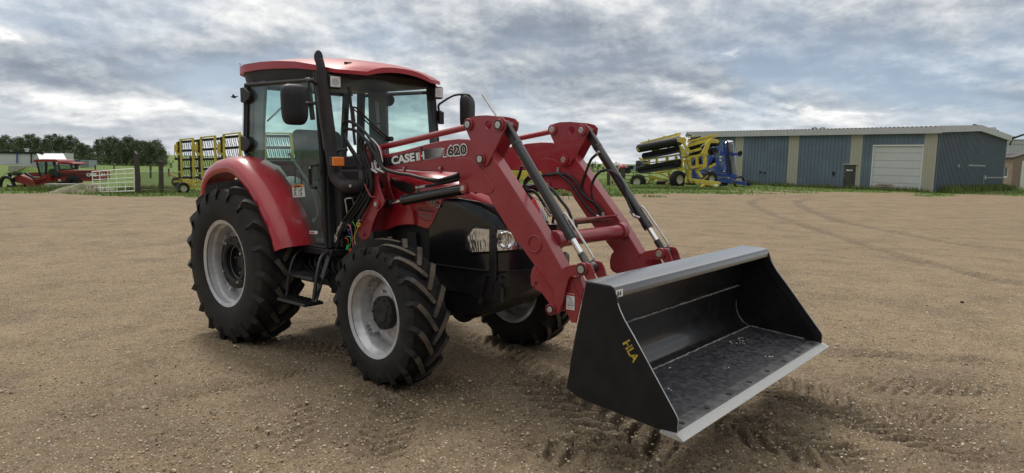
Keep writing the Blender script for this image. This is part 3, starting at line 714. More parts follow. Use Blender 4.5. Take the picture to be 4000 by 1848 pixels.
si=MB(); si.bx(.74,1.24,-.70,-.52,.87,.925); si.bx(.2,1.3,-.5,.5,.85,.93); si.build('sill_beam',BLACK,T,bevel=.006)
# ---------------- chassis
ch=MB(); ch.bx(-.15,1.5,-.22,.22,.45,.92); ch.cyl((0,-.7,.722),(0,.7,.722),.13,n=24); ch.cyl((0,-.62,.722),(0,-.30,.722),.17,.24,n=24); ch.cyl((0,.62,.722),(0,.3,.722),.17,.24,n=24)
ch.bx(1.2,2.7,-.20,.20,.58,.80); ch.prism([(1.5,.50),(2.35,.42),(2.65,.55),(2.65,.8),(1.5,.8)],'y',-.18,.18)
ch.bx(.3,1.2,-.55,-.22,.62,.86); ch.build('transmission_housing',CAST,T,bevel=.03)
ax=MB(); ax.bar((2.077,-.5,.50),(2.077,.5,.50),.16,.15); ax.cyl((2.077,-.66,.52),(2.077,-.42,.50),.12,.10,n=20); ax.cyl((2.077,.42,.50),(2.077,.66,.52),.10,.12,n=20); ax.cyl((2.077,0,.5),(2.077,.16,.5),.18,.14,n=24)
ax.tube([(1.93,-.55,.55),(1.9,-.2,.56),(1.9,.2,.56),(1.93,.55,.55)],.02,8); ax.build('front_axle',CAST,T,smooth=40)
dt=MB()
for k in range(10):
    x=.45+.09*k; dt.tube([(x,-.56,.86),(x+.03,-.60,.74),(x+.1,-.5,.62)],.012+.004*(k%3),7,3)
dt.bx(.95,1.35,-.52,-.28,.50,.66); dt.cyl((1.15,-.62,.6),(1.15,-.4,.6),.06,n=16); dt.build('underbody_hose',HOSE,T,smooth=50)
# ---------------- bonnet (hood) and nose
HX=[1.20,1.6,2.0,2.25,2.4,2.5,2.6,2.7,2.78,2.84,2.875,2.89]
HWd=[.375,.375,.372,.365,.358,.350,.336,.305,.255,.185,.10,.02]
HT=[1.605,1.61,1.60,1.57,1.53,1.495,1.45,1.39,1.32,1.25,1.20,1.18]
def hoodsec(x,n=18):
    w=float(np.interp(x,HX,HWd)); zt=float(np.interp(x,HX,HT)); zs=zt-.16*min(1,w/.3)
    pts=[]
    for i in range(n+1):
        a=math.pi/2*i/n; pts.append((w*(math.sin(a)**.55)*.985,zs+(zt-zs)*(math.cos(a)**.9 if i<n else 0)))
    return pts,zs,w
def seam(x): return float(np.interp(x,[1.2,1.7,1.9,2.08,2.14,2.20,2.27,2.4,2.6,2.75,2.9],[1.17,1.17,1.17,1.14,1.2,1.3,1.385,1.395,1.375,1.33,1.17]))
xsn=list(np.linspace(1.2,2.06,12))+list(np.linspace(2.09,2.3,8))+list(np.linspace(2.34,2.7,9))+[2.74,2.78,2.81,2.84,2.86,2.875,2.885,2.89]
def col_(x,side):
    pts,zs,w=hoodsec(x); full=pts+[(w*(1.0),z) for z in np.linspace(zs-.02,.86,14)]
    full=[(y,z) for y,z in full]; return full
red=[];blk=[]
for x in xsn:
    full=col_(x,1); s=seam(x); up=[p for p in full if p[1]>s+1e-4]; lo_=[p for p in full if p[1]<=s+1e-4]
    if not up: up=[full[0]]
    if lo_:
        a,b=up[-1],lo_[0]; t=(a[1]-s)/max(a[1]-b[1],1e-6); c=(a[0]+(b[0]-a[0])*t,s)
    else: c=up[-1]
    def resamp(P,n):
        L=[0]
        for i in range(1,len(P)): L.append(L[-1]+math.hypot(P[i][0]-P[i-1][0],P[i][1]-P[i-1][1])+1e-9)
        return [(float(np.interp(L[-1]*k/n,L,[p[0] for p in P])),float(np.interp(L[-1]*k/n,L,[p[1] for p in P]))) for k in range(n+1)]
    R1=resamp(up+[c],26); red.append([Vector((x,-y,z)) for y,z in R1[::-1]]+[Vector((x,y,z)) for y,z in R1[1:]])
    if x>=2.08: R2=resamp([c]+lo_,20); blk.append((x,R2))
hm=MB(); hm.loft(red,closed=False,cap=False); hood=hm.build('hood',RED,T,smooth=60)
for s in(-1,1):
    nm=MB(); nm.loft([[Vector((x,s*y,z)) for y,z in R2] for x,R2 in blk],closed=False,cap=False); no=nm.build('nose_panel',GBLACK,T,smooth=60)
nb=MB()
nb.loft([[Vector((x,s*w,z)) for s,w,z in((-1,float(np.interp(x,HX,HWd))*k1,z1),(1,float(np.interp(x,HX,HWd))*k1,z1))][::1]+[Vector((x,float(np.interp(x,HX,HWd))*k2,z2)),Vector((x,-float(np.interp(x,HX,HWd))*k2,z2))] for x,k1,z1,k2,z2 in((1.9,.93,.865,.6,.50),(2.3,.96,.865,.70,.46),(2.5,.97,.865,.75,.50),(2.65,.97,.865,.8,.56),(2.76,.97,.865,.8,.62),(2.84,.9,.865,.8,.68),(2.88,.9,.865,.8,.72))])
nb.build('lower_nose',BLACK,T,smooth=30,fix=True)
for s in(-1,1):
    m=MB(); m.tube([(x,s*(float(np.interp(x,HX,HWd))+.002),.866) for x in np.linspace(2.0,2.88,24)],.006,6); m.build('seam_trim',PLAST,T,smooth=60)
    m=MB(); m.tube([(x,s*(float(np.interp(x,HX,HWd))+.001),seam(x)) for x in list(np.linspace(2.08,2.86,30))],.003,5); m.build('panel_gap',BLK,hood,smooth=60)
# headlights wrap round the corner of the nose
HLM=bpy.data.materials.new('headlight_reflector'); HLM.use_nodes=True; t_=NT(HLM.node_tree); b_=t_.n['Principled BSDF']
b_.inputs['Metallic'].default_value=1; b_.inputs['Roughness'].default_value=.16; b_.inputs['Base Color'].default_value=(.85,.86,.88,1)
vo=t_.new('ShaderNodeTexVoronoi',{'Scale':62.0}); vo.feature='F1'; mp_=t_.n.new('ShaderNodeMapping'); mp_.inputs['Scale'].default_value=(1,1,.28); t_.l.new(t_.n.new('ShaderNodeTexCoord').outputs['Object'],mp_.inputs[0]); t_.l.new(mp_.outputs[0],vo.inputs['Vector'])
wv=t_.new('ShaderNodeBump',{'Strength':.35,'Distance':.012,'Height':vo.outputs['Distance']}); t_.l.new(wv.outputs[0],b_.inputs['Normal'])
for s in(-1,1):
    def patch(x0,x1,zf,off,n=14,m=6):
        rr=[]
        for i in range(n+1):
            x=x0+(x1-x0)*i/n; w=float(np.interp(x,HX,HWd)); dw=(float(np.interp(x+.01,HX,HWd))-float(np.interp(x-.01,HX,HWd)))/.02
            nn=Vector((-dw,1)).normalized(); zb,zt=zf(x)
            rr.append([Vector((x+nn.x*off,s*(w+nn.y*off),zb+(zt-zb)*j/m)) for j in range(m+1)])
        return rr
    zb=lambda x:(float(np.interp(x,[2.50,2.53,2.86],[1.02,.995,1.03])),float(np.interp(x,[2.50,2.56,2.86],[1.10,1.178,1.168])))
    zb2=lambda x:(zb(x)[0]-.018,zb(x)[1]+.018)
    h=MB(); h.loft(patch(2.48,2.872,zb2,.004),closed=False,cap=False); ho=h.build('headlight_housing',BLK,T,smooth=60,solid=.006)
    h=MB(); h.loft(patch(2.505,2.86,zb,.0085),closed=False,cap=False); h2=h.build('headlight',HLM,ho,smooth=60)
    # round projector bowl
    xx=2.79; w=float(np.interp(xx,HX,HWd)); nn=Vector((.70,s*.71,0)).normalized(); c=Vector((xx,s*w,1.098))
    bw=MB(); bw.tube([c+nn*.012,c+nn*.013],.0,4) if False else None
    q=nn.to_track_quat('Z','Y').to_matrix(); rings=[]
    for r,o_ in((.066,.012),(.060,.020),(.054,.020),(.045,.010),(.030,.004),(.012,.002),(.011,.018),(.001,.019)):
        rings.append([c+q@Vector((r*math.cos(2*math.pi*k/28),r*math.sin(2*math.pi*k/28),o_)) for k in range(28)])
    bw.loft(rings,cap=False); bw.build('round_reflector',CHROME,ho,smooth=50)
    lc=MB(); lc.loft(patch(2.50,2.865,zb,.016),closed=False,cap=False); lc.build('headlight_cover',LENS,ho,smooth=60)
# red wheel-arch panel behind the near front tyre
for s in(-1,1):
    ar=MB(); pl_=trace('I',[(1050,560),(1100,420),(1170,350),(1240,330),(1330,345),(1400,440),(1420,610),(1300,608),(1180,625),(1060,680),(960,760),(935,700)],'y',-.40); ar.prism(pl_,'y',s*.36,s*.405); ar.build('arch_panel',RED,T,bevel=.012)
eb=MB(); eb.bx(1.3,2.1,-.33,.33,.75,1.25); eb.build('engine_block',CAST,T,bevel=.02)
lg=MB()
for k in range(5): lg.bar(tp('I',1345+k*22,705,'y',-.36),tp('I',1365+k*24,950,'y',-.36),.012,.02)
lg.build('louvre',PLAST,T)
# marks on the bonnet side
dc=MB(); quad(dc,'B',[(553,750),(580,772),(640,780),(690,800),(690,788),(700,790),(700,808),(716,832),(690,862),(640,852),(556,800)],'y',-.376,.004); dc.build('side_vent',BLK,hood)
a=tp('I',1090,168,'y',-.382); b=tp('I',1198,192,'y',-.382)
d_=(b-a).normalized(); textm('model_name','FARMALL',BLK,hood,b-d_*.235,d_,Vector((0,0,1)),.052,.0012,.0006,sx=1.05)
a=tp('B',815,930,'y',-.382); b=tp('B',892,958,'y',-.382); d_=(b-a).normalized()
textm('model_number','75C',WHITE,hood,b-d_*.185,d_,Vector((0,0,1)),.094,.0055,.0005)
textm('model_number','75C',BLK,hood,b-d_*.185+Vector((0,-.0012,0)),d_,Vector((0,0,1)),.094,.0008,.0005)
a=tp('B',722,985,'y',-.380); b=tp('B',855,1008,'y',-.380); cc=(a+b)/2; d_=(b-a).normalized(); up_=Vector((0,0,1))
GL=pmat('translucent_sticker',(.25,.04,.045),.35); 
ov=MB(); ov.tube([cc+d_*(b-a).length/2*math.cos(t)+up_*.052*math.sin(t)+Vector((0,-.001,0)) for t in np.linspace(0,2*math.pi,41)],.0013,5,cap=False); ovo=ov.build('dealer_sticker_ring',BLK,hood)
textm('dealer_text','Future AG Inc.',BLK,ovo,cc+up_*.018,d_,up_,.028,.0003,.0003,'CENTER')
textm('dealer_text','USED CERTIFIED UNIT',BLK,ovo,cc-up_*.002,d_,up_,.0135,.0,.0003,'CENTER') if False else None
for dz_,wd in((-.004,.13),(-.016,.15),(-.028,.05)):
    q_=MB(); q_.bar(cc+up_*dz_-d_*wd/2+Vector((0,-.001,0)),cc+up_*dz_+d_*wd/2+Vector((0,-.001,0)),.001,.004,up=up_); q_.build('small_print_line',GREYP,ovo)
# ---------------- loader
YO,YI=.530,.425
LB=[('B',a,b) for a,b in[(430,650),(465,614),(505,603),(560,592),(640,574),(780,535),(900,508),(1000,497),(1065,500),(1150,530)]]+[('P',1922,608),('P',2112,900),('P',2196,1051),('P',2190,1110)]+[('G',a,b) for a,b in[(890,850),(800,790),(700,650),(650,622),(612,600),(588,560),(583,470),(600,395),(625,362),(500,190)]]+[('P',1986,900),('P',1922,796),('E',310,545),('E',260,525)]+[('B',a,b) for a,b in[(1080,848),(1010,800),(1005,735),(990,720),(900,715),(760,712),(650,700),(530,690),(450,700)]]
def tr2(L,y): return [(lambda q:(q.x,q.z))(tp(r,a,b,'y',y)) for r,a,b in L]
boom=tr2(LB,-YO)
gus=tr2([('B',a,b) for a,b in[(968,650),(985,626),(1040,618),(1090,630),(1130,655),(1180,720),(1225,785),(1243,830),(1225,860),(1190,862),(1080,850),(1050,868),(1020,850),(1011,800),(1008,740)]],-YO)
bell_o=tr2([('E',a,b) for a,b in[(175,118),(190,92),(240,78),(300,75),(350,80),(390,90),(410,112),(405,155),(365,235),(330,310),(302,362),(270,376),(245,358),(238,320),(205,220),(176,150)]],-.545)
hole_c=tp('E',310,131,'y',-.545)
pA,pB,pC,pD=[(2.711,1.927),(2.998,1.915),(2.829,1.688),(3.697,1.015)]
pG=(3.459,.728); pL=tp('B',1030,825,'y',-.555); pL=(pL.x,pL.z); pM=tp('B',467,931,'y',-.56); pM=(pM.x,pM.z)
link_o=tr2([('K',a,b) for a,b in[(155,515),(200,480),(250,465),(380,445),(430,430),(490,432),(518,480),(505,555),(460,592),(380,598),(280,610),(245,640),(215,740),(190,830),(160,960)]]+[('G',880,862),('G',800,850),('G',780,800),('G',820,745)]+[('K',40,850),('K',100,650)],-.552)
car_o=tr2([('G',a,b) for a,b in[(985,480),(1010,472),(1090,470),(1140,600),(1110,750),(1062,955),(1012,952),(978,875),(930,790)]],-.515)
clv_o=tr2([('K',a,b) for a,b in[(490,436),(530,445),(560,500),(582,560),(590,605),(628,668),(510,682),(470,640),(450,590)]],-.548)
mast_o=tr2([('B',378,545),('B',392,515),('B',430,512),('B',480,545),('B',500,600),('I',935,0),('I',960,130),('I',1020,290),('I',1012,350),('I',940,430),('I',870,600),('I',835,750),('I',790,803),('I',720,805),('I',680,750),('I',668,600),('I',755,430),('I',690,350),('I',712,240),('I',770,100),('I',800,0),('B',410,690)],-.56)
mast_i=tr2([('B',515,560),('B',530,640),('I',1080,0),('I',1112,120),('I',1160,265),('I',1100,420),('I',1040,600),('I',975,740),('I',935,792),('I',880,780),('I',860,640),('I',930,400),('I',960,250),('I',900,60)],-.40)
mastpiv=(1.70,1.66)
def holed(poly,c,r,n=16):
    # outline with a round hole, joined by a bridge
    i0=min(range(len(poly)),key=lambda i:(poly[i][0]-c[0])**2+(poly[i][1]-c[1])**2)
    ar=sum(poly[i][0]*poly[(i+1)%len(poly)][1]-poly[(i+1)%len(poly)][0]*poly[i][1] for i in range(len(poly))); sg=-1 if ar>0 else 1
    a0=math.atan2(poly[i0][1]-c[1],poly[i0][0]-c[0]); hp=[(c[0]+r*math.cos(a0+sg*2*math.pi*k/n),c[1]+r*math.sin(a0+sg*2*math.pi*k/n)) for k in range(n+1)]
    return poly[:i0+1]+hp+poly[i0:]
def pinset(parent,x,z,s,yo,yi,r=.024,nut=True):
    m=MB(); m.cyl((x,s*(yo-.01),z),(x,s*(yo+.016),z),r+.018,n=24); m.cyl((x,s*(yi-.016),z),(x,s*(yi+.01),z),r+.018,n=24); bo_=split_build(m,'pin_boss',RED2,parent,smooth=40,bevel=.003)[0]
    m=MB(); m.cyl((x,s*(yi-.022),z),(x,s*(yo+.022),z),r,n=20); 
    m.build('pin',ZINC,bo_,smooth=40,bevel=.002)
    if nut: m=MB(); m.cyl((x,s*(yo+.012),z),(x,s*(yo+.020),z),r+.010,n=8); m.build('nut_ring',BLK,bo_)
for s in(-1,1):
    m=MB(); m.prism(boom,'y',s*YO,s*YI); bo=m.build('loader_arm',RED2,T,bevel=.007)
    m=MB(); m.prism(gus,'y',s*(YO+.006),s*(YO-.002)); m.prism(gus,'y',s*(YI-.006),s*(YI+.002)); m.build('reinforcement_plate',RED2,bo,bevel=.004)
    bo2=MB(); bo2.prism(holed(bell_o,(hole_c.x,hole_c.z),.030),'y',s*.545,s*.534); ko=bo2.build('knee_plate',RED2,bo)
    bo2=MB(); bo2.prism(holed(bell_o,(hole_c.x,hole_c.z),.030),'y',s*.410,s*.421); bo2.build('knee_plate',RED2,bo)
    for (x,z) in(pA,pB,pC): pinset(bo,x,z,s,.545,.410)
    pinset(bo,pL[0],pL[1],s,.536,.42,.020,False); pinset(bo,pD[0],pD[1],s,.552,.415); pinset(bo,pG[0],pG[1],s,.552,.40,.020)
    # torque-tube ring
    c=tp('E',578,823,'y',-.532); m=MB(); rr=[Vector((c.x+.054*math.cos(t),s*.532,c.z+.054*math.sin(t))) for t in np.linspace(0,2*math.pi,37)]; m.tube(rr,.0065,8,cap=False); m.build('tube_end_ring',RED2,bo,smooth=60)
    # stiffening rib along the lower arm
    a=tp('G',632,372,'y',-.532);b=tp('G',832,650,'y',-.532); m=MB(); m.bar((a.x,s*.532,a.z),(b.x,s*.532,b.z),.006,.010); m.build('weld_rib',RED2,bo)
    for gx,gy,gr in((641,545,.011),(623,583,.007)):
        c=tp('G',gx,gy,'y',-.533); m=MB(); m.cyl((c.x,s*.5315,c.z),(c.x,s*.5300,c.z),gr,n=14); 
        m.v=[(v[0],v[1]+s*.0003,v[2]) for v in m.v]; m.build('drilled_hole',BLK,bo)
    for bx_,by_ in((648,690),(888,690)):
        c=tp('B',bx_,by_,'y',-.535); m=MB(); m.bx(c.x-.012,c.x+.012,s*.536-.004,s*.536+.004,c.z-.04,c.z+.012); cl=m.build('hose_clip',RED2,bo); m=MB(); m.cyl((c.x,s*.54,c.z),(c.x,s*.550,c.z),.009,n=6); m.build('clip_bolt',ZINC,cl)
    # levelling link
    m=MB(); a_=Vector((1.60,s*.478,1.775)); b_=Vector((pA[0],s*.478,pA[1])); m.cyl(a_,b_,.023,n=18); m.build('levelling_link',RED2,T,smooth=40)
    # mast
    m=MB(); m.prism(mast_o,'y',s*.562,s*.548); mo_=m.build('loader_mast',RED2,T,bevel=.004)
    m=MB(); m.prism(mast_i,'y',s*.410,s*.396); m.build('inner_mast_plate',RED2,mo_,bevel=.004)
    m=MB(); m.bar((1.60,s*.48,1.45),(1.55,s*.48,1.08),.14,.012,up=(1,0,0)); m.build('mast_web',RED2,mo_)
    pinset(mo_,pM[0],pM[1],s,.562,.40,.018,False); pinset(mo_,mastpiv[0],mastpiv[1],s,.562,.40,.022)
    c=tp('I',745,718,'y',-.565); m=MB(); m.cyl((c.x,s*.562,c.z),(c.x,s*.574,c.z),.022,n=20); m.build('pin_boss',RED2,mo_,bevel=.004)
    # lift cylinder
    A_=Vector((pM[0],s*.478,pM[1]));B_=Vector((pL[0],s*.478,pL[1])); D_=B_-A_
    m=MB(); m.cyl(A_+D_*.24,A_+D_*.97,.041,n=28); m.cyl(A_+D_*.235,A_+D_*.27,.045,n=28); lc=m.build('lift_cylinder',GBLACK,T,smooth=40,bevel=.003)
    m=MB(); m.cyl(A_+D_*.05,A_+D_*.25,.019,n=20); m.build('cylinder_rod',CHROME,lc,smooth=40)
    m=MB(); m.cyl(A_-Vector((0,.05,0)),A_+Vector((0,.05,0)),.032,n=20); m.cyl(A_,A_+D_*.08,.026,n=16); m.build('rod_eye',BLACK,lc,smooth=40)
    # tilt cylinder
    A_=Vector((pB[0],s*.478,pB[1]));B_=Vector((pD[0],s*.478,pD[1])); D_=B_-A_; u_=D_.normalized()
    m=MB(); m.cyl(A_+D_*.145,A_+D_*.81,.0345,n=28); m.cyl(A_+D_*.765,A_+D_*.812,.037,n=28); m.cyl(A_+D_*.13,A_+D_*.15,.037,n=28); tc_=m.build('tilt_cylinder',GBLACK,T,smooth=40,bevel=.003)
    m=MB(); m.bar(A_-D_*.02,A_+D_*.14,.062,.045,up=(0,1,0)); m.build('cylinder_base',BLACK,tc_,bevel=.008)
    m=MB(); m.cyl(A_+D_*.80,A_+D_*.91,.0195,n=20); m.build('cylinder_rod',CHROME,tc_,smooth=40)
    m=MB(); m.cyl(A_+D_*.905,A_+D_*.99,.024,n=20); m.cyl(B_-Vector((0,.045,0)),B_+Vector((0,.045,0)),.034,n=24); m.build('rod_eye',pmat('chipped_black',(.015,.015,.016),.4,dirt=(.6,.58,.5),dirtamt=.35,dscale=22) if s<0 else BLACK,tc_,smooth=40)
    off=Vector((.045*u_.z*-1,0,.045*u_.x))*1.0
    off=Vector((.05,0,.036)); m=MB(); P0=A_+D_*.70+off*.9; P1=A_+D_*.95+off*1.05
    m.tube([A_+D_*.66+off*.7,P0,P1,P1+Vector((.006,0,-.03)),A_+D_*.975+off*.45],.0075,8,4); m.build('steel_line',ZINC,tc_,smooth=50)
    # bucket carrier
    m=MB(); m.prism(link_o,'y',s*.552,s*.538); co_=m.build('bucket_carrier',RED2,T,bevel=.004)
    m=MB(); m.prism(link_o,'y',s*.415,s*.429); m.build('carrier_plate',RED2,co_,bevel=.004)
    m=MB(); m.prism(car_o,'y',s*.520,s*.508); m.build('carrier_plate',RED2,co_,bevel=.004)
    a_=tp('K',250,636,'y',-.52); b_=tp('K',405,965,'y',-.52); m=MB(); m.bar((a_.x,s*.45,a_.z),(b_.x,s*.45,b_.z),.14,.012,up=(1,0,0)) 
    m=MB(); m.add([(a_.x,s*.525,a_.z),(b_.x,s*.525,b_.z),(b_.x,s*.39,b_.z),(a_.x,s*.39,a_.z),(a_.x+.01,s*.525,a_.z+.006),(b_.x+.01,s*.525,b_.z+.006),(b_.x+.01,s*.39,b_.z+.006),(a_.x+.01,s*.39,a_.z+.006)],[(0,1,2,3),(7,6,5,4),(0,4,5,1),(1,5,6,2),(2,6,7,3),(3,7,4,0)]); m.build('gusset',RED2,co_,fix=True)
    for yy in(.545,.425):
        m=MB(); m.prism(clv_o,'y',s*(yy+.006),s*(yy-.006)); m.build('clevis',RED2,co_,bevel=.003)
loarm=[o for o in bpy.data.objects if o.name.startswith('loader_arm')]
armN=loarm[0]
# torque tube and the channel above it
m=MB(); m.cyl((3.368,-.43,1.155),(3.368,.43,1.155),.052,n=32); tt=m.build('cross_tube',RED2,T,smooth=40)
m=MB(); m.cyl((3.368,.37,1.155),(3.368,.426,1.155),.066,n=32); m.cyl((3.368,-.426,1.155),(3.368,-.37,1.155),.066,n=32); split_build(m,'tube_collar',RED2,tt,smooth=40,bevel=.004)
m=MB(); m.bar((3.31,-.20,1.262),(3.31,.40,1.262),.012,.07,up=(1,0,.45)); m.bar((3.27,-.20,1.25),(3.27,.40,1.25),.07,.01); m.build('channel_guard',RED2,tt)
m=MB(); m.bx(3.22,3.30,-.30,-.05,1.19,1.25); m.bx(3.20,3.26,-.25,.30,1.225,1.245); m.build('valve_block',BLACK,tt,bevel=.006)
# decals on the near arm
def on_arm(pts,reg='B'): return [tp(reg,a,b,'y',-.5315) for a,b in pts]
DG=bpy.data.materials.new('fading_decal'); DG.use_nodes=True; t_=NT(DG.node_tree); b_=t_.n['Principled BSDF']; b_.inputs['Roughness'].default_value=.35
co_=t_.n.new('ShaderNodeTexCoord').outputs['Object']; sp_=t_.new('ShaderNodeSeparateXYZ',{0:co_}); xa=tp('B',775,600,'y',-.5315).x; xb=tp('B',900,590,'y',-.5315).x
f_=t_.new('ShaderNodeMapRange',{0:sp_.outputs[0],1:xa,2:xb,3:0.0,4:1.0}).outputs[0]
wn=t_.new('ShaderNodeTexWhiteNoise',{0:co_}); t_.l.new(t_.ramp(f_,[(0,(.012,.012,.013)),(.3,(.05,.05,.052)),(1,(.42,.42,.43))]),b_.inputs['Base Color'])
m=MB(); quad(m,'B',[(508,627),(600,604),(700,582),(748,572),(750,552),(766,551),(768,568),(900,555),(893,612),(790,630),(700,645),(600,668),(512,684)],'y',-.5305,.002); dk=m.build('decal_band',DG,armN)
m=MB(); quad(m,'B',[(780,636),(892,614),(890,619),(780,642)],'y',-.5305,.0025); m.build('decal_line',GREYP,armN)
def artext(name,body,mat,reg,p0,p1,hpx,dy,bold,sx=1,parent=armN,al='LEFT'):
    a=tp(reg,*p0,'y',-.532-dy); b=tp(reg,*p1,'y',-.532-dy); c=tp(reg,p0[0],p0[1]-hpx,'y',-.532-dy); cap=(c-a).length
    o=textm(name,body,mat,parent,a,b-a,Vector((0,0,1)),cap/.69,bold,.0004,'LEFT',1)
    ws=[v.co for v in o.data.vertices]; dirv=(b-a).normalized(); ext=[(w-a).dot(dirv) for w in ws]; L=max(ext)-min(ext); k=(b-a).length/L; e0=min(ext)
    for v in o.data.vertices:
        e=(v.co-a).dot(dirv); v.co=v.co+dirv*((e-e0)*k-e)
    return o
artext('brand_lettering','CASE',WHITE,'B',(562,667),(715,642),50,.0030,.0035)
artext('brand_lettering','I',WHITE,'B',(726,641),(741,638),50,.0030,.002); artext('brand_lettering','H',WHITE,'B',(744,637),(779,631),50,.0030,.003)
artext('brand_lettering','i',REDP,'B',(748,632),(760,630),62,.0042,.005)
artext('model_lettering','L',WHITE,'B',(902,617),(931,612),52,.0030,.006); artext('model_lettering','620',WHITE,'B',(929,613),(1065,600),68,.0030,.0065)
artext('model_lettering','L',BLK,'B',(906,613),(928,609),46,.0042,.001); artext('model_lettering','620',BLK,'B',(934,608),(1060,596),60,.0042,.002)
# warning plate on the carrier
cs_=[o for o in bpy.data.objects if o.name.startswith('bucket_carrier')][0]
m=MB(); quad(m,'K',[(213,830),(322,850),(320,1063),(210,1046)],'y',-.521,.001); wsn=m.build('warning_sticker',WHITE,cs_)
m=MB(); quad(m,'K',[(215,834),(322,853),(322,875),(214,858)],'y',-.521,.0025); m.build('sticker_header',REDP,wsn)
m=MB()
for a_,b_ in([(228,875),(245,900)],[(258,880),(275,920)],[(240,945),(300,955)],[(262,900),(258,945)],[(275,910),(290,950)],[(228,965),(310,975)],[(228,985),(310,993)],[(228,998),(310,1006)],[(222,1025),(300,1035)]): m.bar(tp('K',*a_,'y',-.5235),tp('K',*b_,'y',-.5235),.003,.0008,up=(0,1,0))
m.build('sticker_drawing',GREYP,wsn)
# thin rod standing on the near knee
m=MB(); m.cyl(tp('J',1518,592,'y',-.47),tp('J',1700,870,'y',-.47),.0075,n=10); m.build('level_indicator_rod',ZINC,T,smooth=40)
# bracket at the far front of the bonnet
for s in(-1,1):
    m=MB(); m.prism(trace('D',[(986,200),(994,190),(1012,192),(1026,212),(1025,480),(1030,500),(1012,540),(990,600),(985,480)],'y',-.31),'y',s*.305,s*.318); go=m.build('guard_upright',BLACK,T,bevel=.003)
    for yy in(258,420):
        c=tp('D',1005,yy,'y',-.32); m=MB(); m.cyl((c.x,s*.318,c.z),(c.x,s*.324,c.z),.008,n=8); m.build('bolt',BLK,go)
m=MB(); zt_=tp('D',1110,474,'x',2.80); m.prism([(-.33,.745),(-.33,.845),(-.24,.862),(-.20,.862),(-.19,.845),(-.14,.845),(-.13,.865),(.13,.865),(.33,.85),(.33,.75),(0,.75)],'x',2.79,2.805); m.bx(2.5,2.8,-.31,-.28,.64,.80); m.bx(2.5,2.8,.28,.31,.64,.80); fb=m.build('front_bracket',BLACK,T)
for q_ in((1068,487),(1150,470),(1066,543),(1150,523)):
    c=tp('D',*q_,'x',2.806); m=MB(); m.cyl(c,c+Vector((.022,0,0)),.014,n=6); m.cyl(c,c+Vector((.006,0,0)),.021,n=14); m.build('bolt',BLK,fb)
m=MB(); m.bar(tp('D',985,480,'y',-.30),tp('D',945,640,'y',-.30),.02,.10,up=(0,1,0)); m.build('guard_stay',BLACK,T)
# subframe from mast to the front
for s in(-1,1):
    m=MB(); m.bx(1.35,2.75,s*.30-.012,s*.30+.012,.66,.84); m.bx(1.38,1.62,min(s*.30,s*.56),max(s*.30,s*.56),.98,1.10); m.build('subframe_rail',BLACK,T,bevel=.004)
# ---------------- hoses
def hose(reg,pts,y,r=.0125,k=4,name='hydraulic_hose',mat=None,ys=None):
    P_=[tp(reg,a,b,'y',(y if ys is None else ys[i])) for i,(a,b) in enumerate(pts)]
    m=MB(); m.tube(P_,r,10,k); return m.build(name,mat or HOSE,T,smooth=60)
hs=[([(225,1060),(300,960),(350,880),(378,780),(365,680),(320,600),(268,520),(245,465),(248,440),(275,432),(330,448),(390,505),(440,585),(470,650),(520,700),(600,725),(680,737),(760,757),(860,770),(950,752),(1005,732)],-.60),
([(252,1060),(330,950),(388,850),(398,760),(350,660),(290,570),(250,490),(236,420),(246,390),(280,382),(340,412),(400,472),(445,545),(478,620),(505,688),(590,725),(700,740),(800,770),(900,785),(1010,752)],-.585),
([(280,1050),(372,925),(412,850),(420,760),(385,660),(352,570),(345,510),(362,485),(400,520),(428,590),(434,655)],-.575),
([(318,1050),(395,930),(432,850),(436,760),(402,660),(368,580),(365,520),(385,500),(420,540),(447,600),(452,650)],-.572),
([(345,1030),(410,900),(428,800),(418,700),(392,620),(380,560),(400,530),(440,570),(480,640),(498,672)],-.59)]
for P_,y in hs: hose('B',P_,y)
for a,b in(((434,655),(440,705)),((452,650),(462,705)),((484,655),(492,700)),((430,700),(470,725)),((470,700),(515,722))):
    m=MB(); m.cyl(tp('B',*a,'y',-.58),tp('B',*b,'y',-.58),.013,n=12); m.build('hose_fitting',ZINC,T,smooth=40)
m=MB(); m.tube([tp('L',a,b,'y',-.585) for a,b in[(215,560),(260,590),(300,640),(325,700),(345,790)]],.004,6,4); m.build('white_cable',WPAINT,T)
m=MB(); m.bar(tp('B',340,690,'y',-.62),tp('B',368,684,'y',-.62),.02,.012,up=(0,1,0)); m.build('hose_strap',BLK,T)
m=MB(); m.tube([tp('I',a,b,'y',-.62) for a,b in[(765,60),(790,130),(830,205),(860,235),(905,232)]],.006,8,4); m.build('hose_hook',RED2,T,smooth=50)
hose('B',[(735,815),(790,812),(860,800),(940,785),(1015,768)],-.50,.011)
m=MB(); a,b=tp('B',725,822,'y',-.50),tp('B',788,812,'y',-.50); m.cyl(a,b,.013,n=8); m.cyl(tp('B',735,850,'y',-.48),tp('B',735,815,'y',-.50),.014,n=8); m.build('hose_fitting',ZINC,T,smooth=40)
E_H=[([(520,480),(545,448),(600,430),(660,420),(710,412),(770,425),(815,460),(840,510),(880,555),(935,592),(968,640),(975,672)],.40),([(660,425),(712,416),(750,440),(800,490),(845,560),(890,620),(940,662)],.39),([(935,305),(905,335),(875,410),(853,480),(865,530),(900,570),(945,600)],.42),
([(1150,640),(1118,570),(1095,480),(1050,415),(990,394),(945,415),(914,470),(912,540),(930,590),(960,650),(972,672)],.43),([(545,490),(620,478),(680,508),(730,570),(772,625),(797,690)],-.36),([(530,512),(575,518),(615,565),(645,615),(672,655)],-.34),([(505,370),(490,420),(480,455),(500,500)],-.30),([(690,650),(684,710),(700,750)],-.28),([(545,430),(520,465),(530,520),(560,560)],-.33)]
for P_,y in E_H: hose('E',P_,y,.0105)
